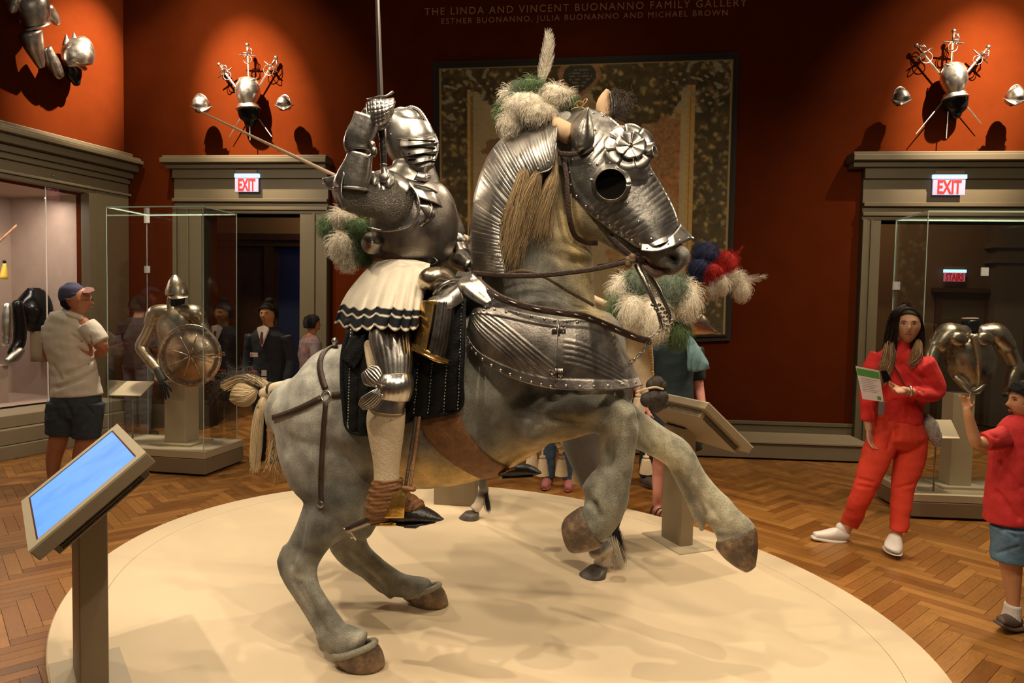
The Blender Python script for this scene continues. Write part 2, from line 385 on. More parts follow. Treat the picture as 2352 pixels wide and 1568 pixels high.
# baseboard and low plinth along the back wall
mk('baseboard_back',join(wbox(oL1+.25,oR0-.2,0,.30,0,.03),wbox(oL1+.25,oR0-.2,.30,.34,0,.045),wbox(sC,oL0-.3,0,.3,0,.03)),OLIVE,smooth=False,bevel=.004,kind='structure')
pl=thing('display_plinth','low grey plinth running along the red wall under the tapestry','plinth',WP(1.6,0,.4))
mk('plinth_body',wbox(.6,sw(1948,1030)-.02,.02,.185,.03,.62),mat('grey_plinth',(.16,.125,.075),.6,0,var=.05,vs=5),pl,smooth=False,bevel=.006)
mk('plinth_top',wbox(.6,sw(1948,1030),.186,.21,.03,.64),mat('grey_plinth_top',(.24,.19,.12),.6,0,var=.05,vs=5),pl,smooth=False,bevel=.004)
mk('toe_kick',wbox(.62,sw(1948,1030)-.04,0,.02,.05,.58),BLACK,pl,smooth=False)
# floor base and herringbone planks
fl=mk('floor',box((0,5.5,-.05),16,14,.035),FLOORB,smooth=False,kind='structure')
WOODC=[(.27,.115,.026),(.31,.135,.032),(.22,.088,.018),(.34,.15,.036),(.25,.10,.022),(.20,.076,.015),(.29,.125,.028),(.36,.165,.042)]
def woodm(i):
    return mat('oak_%d'%i,WOODC[i],.33,0,var=.38,vs=9,stretch=(1.5,18,1),bump=.05,bs=40,rv=.06)
WOODS=[woodm(i) for i in range(8)]
PW,PL=.072,.432; n=6; A0=math.radians(41)
PC=np.array([-.255,3.747]); EA,EB=2.40,1.89; ED=np.array([-.738,.675]); EN=np.array([.675,.738])
def inell(x,y,k=0):
    a=(x-PC[0])*ED[0]+(y-PC[1])*ED[1]; b=(x-PC[0])*EN[0]+(y-PC[1])*EN[1]; return (a/(EA+k))**2+(b/(EB+k))**2<1
planks=[]
ca,sa=math.cos(A0),math.sin(A0)
for i in range(-90,170):
    for j in range(-90,170):
        k=(i-j)%(2*n)
        if k==0: cx,cy,hor=(i+n/2)*PW,(j+.5)*PW,True
        elif k==2*n-1: cx,cy,hor=(i+.5)*PW,(j+n/2)*PW,False
        else: continue
        x=cx*ca-cy*sa; y=cx*sa+cy*ca+1.0
        if y<1.7 or y>11.5 or x<-7.6 or x>6.8: continue
        if abs(x)>.82*y+.5 or inell(x,y,-.28): continue
        planks.append((math.hypot(x,y),x,y,A0+(0 if hor else math.pi/2)))
planks.sort()
pm=[]
for i in range(8):
    me=bpy.data.meshes.new('plank'); v,f=box((0,0,-.016),PL-.0022,PW-.0022,.016); me.from_pydata([tuple(q) for q in v],[],f); me.materials.append(WOODS[i]); pm.append(me)
vis=[q for q in planks if 0<proj([[q[1],q[2],0]])[0][0]<2352 and proj([[q[1],q[2],0]])[1][0]<1600]
near=set(id(q) for q in vis[:298])
rest=[[] for _ in range(8)]
for q in planks:
    if id(q) in near:
        o=bpy.data.objects.new('plank',rng.choice(pm)); COL.objects.link(o); o.parent=fl; o.rotation_euler=(0,0,q[3]); o.location=Vector((q[1],q[2],0))-WO['floor']; WO[o.name]=Vector((q[1],q[2],0))
    else: rest[rng.integers(8)].append(box((q[1],q[2],-.016),PL-.0022,PW-.0022,.016,q[3]))
V_,F_=join(*[b for r in rest for b in r]); mi=[i for i,r in enumerate(rest) for b in r for _ in range(6)]
def restwood():
    m=mat('oak_rest',(.28,.12,.03),.33,0,var=.35,vs=9,island=.30,bump=.05,bs=40,rv=.06); return m
o=mk('planks',(V_,F_),restwood(),fl,smooth=False,kind='stuff')
# oval platform
SAND=mat('sand_platform',(.72,.575,.385),.55,0,var=.05,vs=2.5)
def ell(k,z,m=160):
    a=np.arange(m)*2*math.pi/m; p=PC+np.outer(np.cos(a)*(EA+k),ED)+np.outer(np.sin(a)*(EB+k),EN); return np.c_[p,np.full(m,z)]
plat=thing('round_platform','large low sand coloured oval platform under the two mounted knights','platform',(PC[0],PC[1],0))
mk('platform_rim',rings(np.array([ell(-.19,0),ell(-.19,ZP),ell(-.005,ZP),ell(0,ZP-.005),ell(0,0)]),False),SAND,plat,smooth=False)
mk('platform_top',rings(np.array([ell(-.1925,0),ell(-.1925,ZP),ell(-1.2,ZP)])),SAND,plat,smooth=False)
# wall lettering
LET=mat('letter_paint',(.30,.115,.050),.6)
def wl(px0,px1,py0,py1):
    a=W(px0,py0,.004); b=W(px1,py1,.004); ex=(b-a).normalized(); return (a+b)/2,ex,(b-a).length
sg=thing('wall_lettering','two lines of raised capital lettering on the red wall above the tapestry','lettering',tuple(W(1345,40,.01)))
for txt,(px0,px1,py0,py1),h in (('THE LINDA AND VINCENT BUONANNO FAMILY GALLERY',(975,1715,35,14),.122),('ESTHER BUONANNO, JULIA BUONANNO AND MICHAEL BROWN',(1014,1671,55,35),.094)):
    c,ex,wd=wl(px0,px1,py0,py1)
    text_mesh(txt,h,lambda x,y,z,c=c,ex=ex:c+ex*x+Vector((0,0,1))*y+W.n*z,'letter',LET,sg,extrude=.003,spacing=1.25,width=wd)
# exit signs
def exit_sign(pxc,pyc,wd,hh,label,s2=None,mp=W,text='EXIT',off=.13):
    c=mp(pxc,pyc,off); e=mp.d if mp.d.x>0 else -mp.d; n_=mp.n
    def q(x,z,d): return c+e*x+Vector((0,0,z))+n_*d
    def bx(x0,x1,z0,z1,d0,d1): return hexa([q(x0,z0,d1),q(x1,z0,d1),q(x1,z0,d0),q(x0,z0,d0)],[q(x0,z1,d1),q(x1,z1,d1),q(x1,z1,d0),q(x0,z1,d0)])
    t=thing('exit_sign',label,'sign',tuple(q(0,-hh/2,0)),group=None)
    mk('sign_panel',bx(-wd/2,wd/2,-hh/2,hh/2,-.008,.008),mat('sign_panel',(.22,.21,.28),.3,emis=((.52,.48,.70),.55)) if text=='EXIT' else mat('pink_panel',(.5,.2,.25),.3,emis=((.5,.13,.2),.45)),t,smooth=False)
    mk('light_strip',bx(-wd/2-.004,wd/2+.012,hh/2,hh/2+.045,-.015,.015),mat('sign_strip',(.4,.7,1),.3,emis=((.35,.62,1),1.6)),t,smooth=False)
    mk('mount',bx(-wd*.45,wd*.45,hh/2+.046,hh/2+.09,-.05,.02),mat('sign_mount',(.20,.13,.09),.5),t,smooth=False,bevel=.004)
    text_mesh(text,hh*1.16,lambda x,y,z:q(x,y-hh*.41,z+.010),'letter',mat('sign_red',(.8,.02,.02),.4,emis=((.85,.02,.03),.12)),t,extrude=.002,bold=.006,width=wd*(.74 if text=='EXIT' else .85))
    return t
exit_sign(567,424,.30,.175,'lit white exit sign with red letters on the frieze over the doorway beside the seated helmet and swords')
exit_sign(2179,429,.345,.18,'lit white exit sign with red letters over the right doorway behind the woman in red')
bpy.data.objects['exit_sign']['label']='lit white exit sign with red letters over the left doorway behind the glass case'
# rooms beyond the doors
def bbox_(s0,s1,z0,z1,d0,d1): return wbox(s0,s1,z0,z1,d0,d1)
B2=Plane((0,8.35+2.6),(1,-.094))
def s2(px,py): return (B2(px,py)-Vector((B2.q.x,B2.q.y,0))).dot(B2.d)
def z2(px,py): return B2(px,py).z
def b2(px0,px1,py0,py1,d0,d1):
    y=(py0+py1)/2; x=(px0+px1)/2; D=-2.6*math.cos(TH)
    k=lambda s:(Vector((B2.q.x,B2.q.y,0))+B2.d*s-Vector((W.q.x,W.q.y,0))).dot(W.d)
    return wbox(k(s2(px0,y)),k(s2(px1,y)),max(0,z2(x,py1)),z2(x,py0),D+d0,D+d1)
DBLUE=mat('blue_lit_wall',(.010,.018,.060),.6,0,var=.3,vs=2); DBR=mat('dark_wood',(.060,.026,.012),.4,0,var=.3,vs=10); OCH=mat('ochre_wall',(.26,.155,.050),.8)  # blue wall colour holds the blue light of the room beyond
BRW=mat('brown_wall',(.115,.062,.026),.8,0,var=.08,vs=3)
mk('wall_beyond_left',b2(380,760,300,1100,-.1,0),DBLUE,smooth=False,kind='structure')
mk('trim_3',join(b2(400,760,538,552,0,.14),b2(400,760,552,566,0,.1),b2(400,640,566,1100,0,.03),b2(612,632,560,1100,0,.09)),DBR,smooth=False,kind='structure')
mk('trim_4',b2(400,760,300,538,0,.06),OCH,smooth=False,kind='structure')
mk('wall_beyond_right',join(b2(1900,2500,200,1130,-.1,0)),BRW,smooth=False,kind='structure')
mk('trim_5',join(b2(2138,2262,662,672,0,.12),b2(2138,2150,672,1100,0,.05),b2(2250,2262,672,1100,0,.05)),DBR,smooth=False,kind='structure')
mk('door_3',b2(2150,2250,672,1100,0,.03),mat('dark_door',(.07,.045,.022),.5,0,var=.1,vs=5),smooth=False,bevel=.003,kind='structure')
mk('trim_6',join(b2(2262,2330,480,1100,0,.2),b2(2258,2335,560,572,0,.26),b2(2258,2335,598,606,0,.24)),mat('pilaster_brown',(.11,.075,.045),.7),smooth=False,kind='structure')
exit_sign(2192,636,.30,.13,'small pink stairs sign glowing in the room beyond the right doorway',mp=B2,text='STAIRS',off=.1)
mk('display_counter',join(b2(648,700,866,882,.5,1.0),b2(652,698,882,985,.55,.95)),mat('counter_tan',(.24,.16,.09),.6),smooth=False,label='low tan topped counter in the dark blue lit room beyond the left doorway',cat='counter')
area(WP((oL0+oL1)/2+.3,3.6,-1.7),WP((oL0+oL1)/2+.3,2.8,-2.6),7,.8,.3,(1,.6,.25))
area(WP((oR0+oR1)/2,3.6,-1.2),WP((oR0+oR1)/2,1.5,-2.5),16,1.0,.4,(1,.7,.4))
area(WP((oL0+oL1)/2+.6,3.0,-1.2),WP((oL0+oL1)/2+.6,1.2,-2.6),6,.6,.4,(.2,.4,1))
# trophy spotlights on the walls
OR=(1,.80,.56)
for px_,dx_,w1_,w2_ in ((576,-.65,6600,1),(2222,.65,7200,1)):
    l_=WP(sw(px_,240)+dx_,7.2,2.4); spot(l_,W(px_+6,235),w1_*1.1,26,1.0,.035,OR); spot(l_,W(px_,290),w1_*.20,52,1.0,.05,OR)
lt=LW(175,250); lo=lt+LW.n*2.6+Vector((.0,.9,0)); lo.z=7.3
spot(tuple(lo),tuple(LW(180,165)),8500,24,1.0,.035,OR); spot(tuple(lo),tuple(LW(150,240)),900,50,1.0,.05,OR)
spot(WP(sw(1345,400),6.2,2.2),W(1345,430),60,60,1.0,.1,(1,.8,.5))
# ================================================================ THE REARING HORSE
H=Plane((-.50,3.10),(.94,-.34))
HM=Matrix.Rotation(math.atan2(H.d.y,H.d.x),3,'Z')
horse=thing('horse','big dappled grey horse rearing on its hind legs in steel armour','horse',tuple(F(900,1460,ZP)))
o1=H.off_ground(832,1535,ZP); o2=H.off_ground(995,1395,ZP)
parts=[]
parts.append(limb([(668,935,0,70,.14),(725,945,0,132,.23),(790,945,0,155,.265),(880,945,0,163,.27),(970,942,0,180,.29),(1060,918,0,188,.29),(1150,882,0,180,.27),(1240,835,0,155,.24),(1320,805,0,120,.20),(1385,795,0,85,.15)],H,m=28,cap=.6))
# near hind leg
hn=[(745,930,.10,118,.12),(752,1040,.13,104,.13),(770,1110,.16,92,.11),(765,1170,.19,70,.085),(722,1228,.23,46,.06),(690,1290,.26,40,.05),(700,1345,.28,30,.042),(728,1390,.29,27,.034),(757,1437,.30,31,.036),(770,1462,.31,37,.042),(795,1473,.315,38,.045),(815,1485,.32,44,.052)]
parts.append(limb(hn,H,m=20,cap=.35))
parts.append(limb([(665,1262,.25,16,.03),(652,1292,.26,13,.028),(664,1330,.265,13,.022),(700,1392,.28,9,.02),(735,1450,.30,9,.02)],H,m=10))
parts.append(limb([(716,1150,.2,14,.03),(690,1215,.23,12,.025),(658,1278,.25,12,.025)],H,m=10))
parts.append(limb([(748,1462,.31,20,.04),(745,1486,.312,10,.02)],H,m=10))
# far hind leg
parts.append(limb([(790,1000,-.12,95,.12),(815,1100,-.15,80,.1),(815,1180,-.2,56,.07),(797,1233,-.24,46,.055),(815,1272,-.26,37,.045),(853,1303,-.28,31,.034),(892,1334,-.30,32,.038),(925,1345,-.31,27,.04),(960,1350,-.315,26,.048),(975,1356,-.315,26,.05)],H,m=20,cap=.3))
parts.append(limb([(885,1345,-.3,16,.03),(897,1368,-.3,8,.015)],H,m=10))
# shoulder and near foreleg
parts.append(limb([(1190,845,.10,120,.12),(1205,915,.13,88,.11),(1245,958,.155,62,.10),(1300,960,.16,51,.08),(1360,950,.165,45,.062),(1410,956,.17,46,.058),(1427,985,.17,40,.052),(1426,1030,.17,34,.044),(1418,1075,.17,36,.044),(1402,1118,.17,46,.05),(1392,1150,.17,50,.055),(1380,1188,.17,44,.05),(1356,1208,.17,46,.05)],H,m=20,cap=.3))
parts.append(limb([(1372,1095,.17,18,.03),(1352,1120,.17,16,.03)],H,m=10))
parts.append(limb([(1390,1010,.17,15,.03),(1392,1060,.17,14,.03),(1372,1100,.17,14,.03)],H,m=10))
# far foreleg
parts.append(limb([(1330,880,-.10,90,.10),(1400,950,-.13,56,.08),(1460,985,-.15,42,.06),(1512,1015,-.16,36,.052),(1556,1043,-.17,36,.05),(1588,1092,-.17,31,.038),(1618,1132,-.18,31,.036),(1645,1168,-.19,38,.042),(1668,1195,-.19,38,.042),(1688,1222,-.2,46,.05),(1692,1232,-.2,48,.055)],H,m=20,cap=.25))
parts.append(limb([(1548,1078,-.17,10,.022),(1575,1130,-.17,10,.02),(1605,1195,-.18,10,.02),(1612,1215,-.18,7,.014)],H,m=10))
# neck, head, jaws
parts.append(limb([(1240,800,0,130,.18),(1238,740,0,130,.165),(1235,680,0,130,.15),(1232,620,0,131,.14),(1226,560,0,128,.13),(1212,490,0,112,.12),(1216,430,0,100,.11),(1240,375,0,86,.10),(1280,330,0,66,.09),(1325,300,0,52,.085)],H,m=24,cap=.4))
parts.append(limb([(1322,322,.0,54,.08),(1360,380,-.01,78,.085),(1392,430,-.01,84,.085),(1436,478,-.01,62,.07),(1484,530,.0,42,.055),(1528,576,.03,38,.056),(1554,602,.04,40,.055)],H,m=24,cap=.5))
parts.append(limb([(1338,455,.02,38,.09),(1352,500,.02,50,.085),(1378,530,.02,30,.06)],H,m=18,cap=.5))
parts.append(limb([(1375,515,.02,34,.055),(1420,550,.02,26,.045),(1465,585,.03,20,.035),(1500,618,.04,17,.032),(1512,628,.04,15,.03)],H,m=14,cap=.6))
parts.append(limb([(1540,590,.06,28,.03),(1560,600,.06,26,.03)],H,m=14,cap=.6))
V,Fc,Nn=remesh(parts,.0095,5,.5)
def st(pts,r,a): return (pts,r,a)
strokes=[st([(1215,885),(1175,930),(1165,1000)],14,-.012),st([(1120,960),(1100,1040)],20,-.008),st([(1290,905),(1240,940),(1225,985)],10,-.010),st([(1330,985),(1270,1010),(1210,1050)],14,-.006),st([(1400,920),(1440,950)],14,.008),st([(1440,1000),(1437,1080)],8,.006),st([(1410,1010),(1402,1080)],5,-.006),st([(655,1240),(640,1290)],8,.004),st([(700,1180),(690,1250),(672,1300)],6,-.007),st([(730,1170),(712,1250)],12,.008),st([(715,1330),(740,1400),(770,1450)],7,.005),st([(690,1340),(725,1400),(752,1450)],4,-.006),st([(670,1060),(700,1130)],20,.008),st([(820,900),(800,1000)],24,.01),st([(900,1120),(850,1170)],20,-.01),st([(1480,960),(1530,1000)],9,.005),st([(1455,960),(1500,1030)],7,-.006),st([(1590,1120),(1660,1200)],5,-.006),st([(700,1150),(760,1190),(800,1240)],16,-.008),st([(1225,905),(1180,1010),(1190,1080)],22,-.012),st([(1262,960),(1340,975),(1385,960),(1400,930)],12,-.010),
 st([(1290,1010),(1370,985)],10,-.006),st([(1270,930),(1330,925),(1380,935)],16,.008),st([(1210,975),(1235,1030)],18,.01),
 st([(672,1255),(668,1300)],6,-.006),st([(675,1335),(745,1450)],5,-.006),st([(720,1300),(712,1345)],12,-.004),st([(700,1320)],10,.006) if 0 else st([(683,1290),(690,1300)],12,.006),
 st([(850,860),(870,960),(840,1080)],26,-.012),st([(700,880),(690,960),(720,1060)],26,.010),st([(800,990),(830,1060)],26,.012),st([(745,1100),(800,1120)],22,-.008),
 st([(1396,1010),(1393,1075)],6,-.006),st([(1362,1105),(1340,1140)],8,.006),st([(1345,1150),(1365,1160),(1378,1185)],7,-.010),st([(1345,1130),(1365,1165)],9,-.008),
 st([(1440,940),(1450,975)],20,.006),st([(1400,1050),(1410,1060)],14,-.003),
 st([(1560,1085),(1620,1180)],6,-.008),st([(1585,1080),(1640,1170)],6,-.004),st([(1540,1020),(1560,1050)],16,.006),st([(1640,1205),(1700,1230)],9,-.004),
 st([(800,1275),(880,1350)],6,-.008),st([(820,1262),(890,1330)],5,-.004),
 st([(1290,560),(1340,640),(1368,700)],12,-.008),st([(1250,560),(1300,640),(1350,720)],14,.006),st([(1240,530),(1255,580),(1300,600),(1340,600)],8,-.006),st([(1260,520),(1290,570),(1350,590)],8,.006),
 st([(1546,592),(1550,602)],15,-.045),st([(1545,575),(1570,590),(1568,612)],8,.006),
 st([(1462,590),(1500,612),(1535,628)],5,-.022),st([(1405,545),(1450,580)],9,-.010),
 st([(960,1010),(1100,1020)],60,.004),st([(1080,960),(1200,1060)],24,-.006)]
V=sculpt(V,Nn,strokes)
def nz(V,s,o=0): return np.array([noise_(v,s,o) for v in V])
from mathutils import noise as MN
def noise_(v,s,o): return MN.noise(Vector((v[0]*s+o,v[1]*s,v[2]*s)))
G0=(.26,.245,.205)
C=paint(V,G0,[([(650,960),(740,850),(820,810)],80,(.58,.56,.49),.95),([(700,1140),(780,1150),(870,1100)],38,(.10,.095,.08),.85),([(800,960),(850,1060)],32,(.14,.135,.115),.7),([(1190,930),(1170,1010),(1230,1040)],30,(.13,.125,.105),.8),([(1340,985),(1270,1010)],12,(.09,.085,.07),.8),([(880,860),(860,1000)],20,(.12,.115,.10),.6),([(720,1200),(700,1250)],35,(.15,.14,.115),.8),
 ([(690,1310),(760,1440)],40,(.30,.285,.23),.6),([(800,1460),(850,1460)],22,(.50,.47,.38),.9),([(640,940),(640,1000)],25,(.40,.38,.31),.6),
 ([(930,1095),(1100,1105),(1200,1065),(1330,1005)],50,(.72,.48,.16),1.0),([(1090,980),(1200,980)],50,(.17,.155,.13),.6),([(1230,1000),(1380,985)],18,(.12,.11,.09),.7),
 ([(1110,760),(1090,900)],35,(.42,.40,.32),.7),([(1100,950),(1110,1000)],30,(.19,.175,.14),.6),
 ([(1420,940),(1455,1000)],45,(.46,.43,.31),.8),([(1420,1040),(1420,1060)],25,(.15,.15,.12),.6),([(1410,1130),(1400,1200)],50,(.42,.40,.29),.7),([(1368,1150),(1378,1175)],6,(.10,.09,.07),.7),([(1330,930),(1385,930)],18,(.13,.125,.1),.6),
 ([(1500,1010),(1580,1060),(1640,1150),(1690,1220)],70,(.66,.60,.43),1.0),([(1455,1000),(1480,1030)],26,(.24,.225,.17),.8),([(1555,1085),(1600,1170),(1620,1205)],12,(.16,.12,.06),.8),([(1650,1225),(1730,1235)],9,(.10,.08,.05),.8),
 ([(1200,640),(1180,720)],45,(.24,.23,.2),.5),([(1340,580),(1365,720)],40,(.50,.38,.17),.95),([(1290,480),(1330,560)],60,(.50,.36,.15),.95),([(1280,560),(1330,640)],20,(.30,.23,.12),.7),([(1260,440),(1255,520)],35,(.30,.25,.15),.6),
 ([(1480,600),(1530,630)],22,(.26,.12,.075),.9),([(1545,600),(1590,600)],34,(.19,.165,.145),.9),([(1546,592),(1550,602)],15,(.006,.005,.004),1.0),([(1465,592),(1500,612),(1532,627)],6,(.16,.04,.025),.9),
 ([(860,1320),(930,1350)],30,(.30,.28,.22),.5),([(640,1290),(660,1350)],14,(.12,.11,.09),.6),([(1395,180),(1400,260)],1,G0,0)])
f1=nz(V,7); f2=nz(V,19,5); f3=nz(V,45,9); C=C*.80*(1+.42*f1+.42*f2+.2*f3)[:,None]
FUR=mat('horse_fur',(.3,.3,.3),.75,0,attr=True,var=.42,vs=170,bump=.35,bs=230,sheen=.25)
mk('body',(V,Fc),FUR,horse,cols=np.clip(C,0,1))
HOOFM=mat('hoof_horn',(.13,.085,.055),.5,0,var=.5,vs=16,bump=.5,bs=50,col2=(.26,.16,.085),thr=.58)
def hoof_on(px0,py0,r0,rv0,pxb,pyb,lx,ly,mp,z,m_=HOOFM,par=horse,off=0):
    """standing hoof: coronet ellipse to a flat sole on the platform"""
    c0=mp(px0,py0,off); cb=F(pxb,pyb,z); R=[]
    d=mp.d if mp.d.x>0 else -mp.d
    u0=mp(px0+r0[0],py0+r0[1],off)-c0; ks=[(0,.93),(0,1.02),(.15,1.10),(.35,1.13),(.6,1.10),(.85,1.03),(.97,.98),(1,.93)]
    for t,s in ks:
        row=[]
        for j in range(26):
            a=2*math.pi*j/26
            top=c0+u0*math.cos(a)*s+mp.n*(rv0*math.sin(a)*s); bot=cb+d*(lx*math.cos(a)*s)+mp.n*(ly*math.sin(a)*s)
            row.append(top*(1-t)+bot*t)
        R.append(row)
    return mk('hoof',rings(R),m_,par)
hoof_on(815,1492,(44,-12),.060,834,1526,.100,.085,H,ZP,off=.32)
mk('coronet_band',tube([H(815,1490,.32)+(H(815+44,1490-12,.32)-H(815,1490,.32))*math.cos(a)+H.n*.06*math.sin(a) for a in np.arange(24)*math.pi/12],.014,8,closed=True),mat('coronet_fur',(.30,.28,.22),.8,0,var=.4,vs=120,bump=.4,bs=200),horse)
hoof_on(970,1358,(38,-12),.055,990,1386,.096,.078,H,ZP,off=o2)
mk('coronet_band',tube([H(970,1356,o2)+(H(970+38,1356-12,o2)-H(970,1356,o2))*math.cos(a)+H.n*.055*math.sin(a) for a in np.arange(24)*math.pi/12],.014,8,closed=True),mat('coronet_fur',(.30,.28,.22),.8),horse)
mk('hoof',limb([(1360,1208,.17,51,.056),(1352,1212,.17,52,.060),(1330,1222,.17,48,.060),(1312,1230,.17,42,.055),(1303,1233,.17,36,.048)],H,m=26,cap=.12),HOOFM,horse)
mk('hoof',limb([(1688,1232,-.2,50,.056),(1692,1240,-.2,50,.060),(1702,1262,-.2,43,.058),(1713,1285,-.2,30,.052),(1722,1302,-.2,17,.04)],H,m=26,cap=.35),HOOFM,horse)
# eye deep in the guard
mk('eye',sphere(H(1402,424,.085),(.022,.022,.022)),mat('horse_eye',(.01,.008,.006),.08),horse)
# ears
EARM=mat('ear_skin',(.60,.40,.24),.8,0,var=.15,vs=12)
def ear(pts,par):
    v,f=limb(pts,H,n=14,m=16,cap=.1); return mk('ear',(v,f),EARM,par)
ear([(1274,268,.05,6,.02),(1283,285,.08,17,.035),(1297,302,.10,24,.035),(1312,315,.10,20,.03)],horse)
ear([(1388,268,-.06,18,.03),(1386,245,-.06,17,.03),(1389,225,-.06,12,.022),(1396,206,-.06,4,.01)],horse)
# hair: mane, tail
BLOND=mat('blond_hair',(.46,.32,.165),.6,0,island=.55)
PALEH=mat('tail_hair',(.80,.64,.40),.5,0,island=.25)
DARKH=mat('dark_hair',(.06,.045,.035),.5,0,island=.5)
def lock(pts,n,rad,r,mp=H,seg=14,curl=.01,frizz=0,taper=.5):
    """strands following a pixel path (px,py,off) with spread rad in metres along the path"""
    q=cr([tuple(mp(*p)) for p in pts],seg); out=[]
    sp=np.interp(np.linspace(0,1,seg),np.linspace(0,1,len(np.atleast_1d(rad))),np.atleast_1d(rad))
    for _ in range(n):
        o=rng.normal(size=3)*.6; o/=max(1,np.linalg.norm(o)); ph=rng.random()*6.28; fr=rng.uniform(.5,1.5)*6.28; t=np.linspace(0,1,seg); L_=rng.uniform(.8,1.03)
        p=q.copy(); tt=np.clip(t*L_,0,1)*(seg-1); i=np.minimum(tt.astype(int),seg-2); p=q[i]+(q[i+1]-q[i])*(tt-i)[:,None]
        p=p+o[None]*sp[:,None]+np.c_[np.sin(t*fr+ph),np.cos(t*fr+ph),np.sin(t*fr*1.3+ph)]*(curl*t)[:,None]
        if frizz: p+=np.cumsum(rng.normal(size=(seg,3))*frizz,0)
        out.append(p)
    return np.array(out)
def hair(name,locks,r,m_,par,**kw): return mk(name,strands(np.vstack(locks),r),m_,par,kind='stuff',**kw)
hair('mane',[lock([(1275,330,.10),(1272,390,.12),(1262,440,.145),(1248,500,.15),(1245,545,.15)],420,(.006,.026,.040),.001,curl=.012),
 lock([(1205,400,.15),(1190,470,.165),(1180,540,.165),(1172,610,.165)],560,(.028,.048,.050),.001,curl=.014),lock([(1235,400,.15),(1215,460,.16),(1195,530,.16),(1180,580,.16)],260,(.02,.045,.05),.001,curl=.016)],.0008,BLOND,horse)
tail=mk('tail',limb([(652,890,0,16,.03),(632,893,0,15,.028),(612,903,0,16,.03)],H,m=14),mat('dock_skin',(.75,.62,.42),.7),horse)
# knotted bun built from wound hair
bc=H(560,905,0)
b=[]
for k in range(1500):
    ph=rng.uniform(-1.9,1.9); t=np.linspace(.02,.98,16); g_=1+.05*rng.normal(); tw=ph+.9*(t-.5)+.15*rng.normal()
    loc=np.c_[.086-.172*t+.004*rng.normal(),-.050*np.cos(tw)*np.sin(np.pi*t)*g_,.058*np.sin(tw)*np.sin(np.pi*t)*g_]
    Rt=Matrix.Rotation(-.35,3,'Y'); b.append(np.array([tuple(bc+HM@(Rt@Vector(x))) for x in loc]))
core=sphere(bc,(.078,.044,.052),12,18,HM@Matrix.Rotation(-.35,3,'Y'))
mk('tail_knot',core,mat('tail_core',(.62,.46,.26),.6,0,var=.3,vs=40,stretch=(1,1,6)),tail)
hair('tail_hair',[np.array(b)],.0011,PALEH,tail)
hair('tail_lock',[lock([(612,905,.0),(600,930,.03),(592,970,.035),(588,1030,.035),(585,1080,.035)],420,(.012,.022,.026,.022),.001,curl=.006),
   lock([(520,885,0),(560,868,0),(600,880,0),(622,895,0)],160,(.03,.018,.01),.001),
   lock([(628,905,0),(640,960,.02),(632,1040,.02),(630,1090,.02)],60,(.01,.03,.05),.001,curl=.02)],.0013,PALEH,tail)
hair('stray_hair',[lock([(600,890,0),(540,862,0),(505,880,0),(495,925,0)],70,(.01,.03,.05),.0006,curl=.03,frizz=.004),lock([(618,900,0),(560,850,0),(520,865,0)],50,(.01,.02,.04),.0006,curl=.03,frizz=.004)],.0006,DARKH,tail)
hair('forelock',[lock([(1398,265,-.06),(1425,250,-.07),(1432,225,-.07)],110,(.02,.05,.05),.0006,curl=.02,frizz=.003),lock([(1400,215,-.06),(1420,208,-.06),(1442,216,-.06)],14,(.003,.004,.008),.0006)],.0008,DARKH,horse)
# ================================================================ HORSE ARMOUR AND TACK
from mathutils.bvhtree import BVHTree
def bvh(v,f): return BVHTree.FromPolygons([tuple(x) for x in v],[tuple(q) for q in f])
def hit(b,px,py,lift=.002,fb=None):
    d=ray(px,py).normalized(); h=b.ray_cast(CP,d)
    if h[0] is None: return (fb or H(px,py,.1)),-d
    n=h[1] if h[1].dot(d)<0 else -h[1]
    return h[0]+n*lift,n
HB=bvh(V,Fc)
def ribbon(b,path,wd,th,lift=.004,n=None,fbmp=None):
    """flat strap lying on a surface, along a pixel path"""
    n=n or len(path)*6; q=cr(path,n); pts=[hit(b,x[0],x[1],lift,fbmp(x[0],x[1]) if fbmp else None) for x in q]
    p=np.array([tuple(a[0]) for a in pts]); nn=np.array([tuple(a[1]) for a in pts])
    for _ in range(3): nn[1:-1]=(nn[:-2]+nn[1:-1]*2+nn[2:])/4; p[1:-1]=(p[:-2]+p[1:-1]*2+p[2:])/4
    T=np.gradient(p,axis=0); T/=np.linalg.norm(T,axis=1)[:,None]; s=np.cross(T,nn); s/=np.linalg.norm(s,axis=1)[:,None]; nn=np.cross(s,T)
    w2=np.broadcast_to(wd,(n,))[:,None]/2 if np.ndim(wd)==0 else np.interp(np.linspace(0,1,n),np.linspace(0,1,len(wd)),wd)[:,None]/2
    R=np.stack([p-s*w2,p-s*w2+nn*th,p+s*w2+nn*th,p+s*w2],1); return rings(R)
def rvt(b,pts,r,name,par,m_=STEELB,lift=.003):
    return mk(name,rivets([hit(b,x,y,lift) for x,y in pts],r),m_,par,kind='stuff')
def along(path,n): return [tuple(x) for x in cr(path,n)]
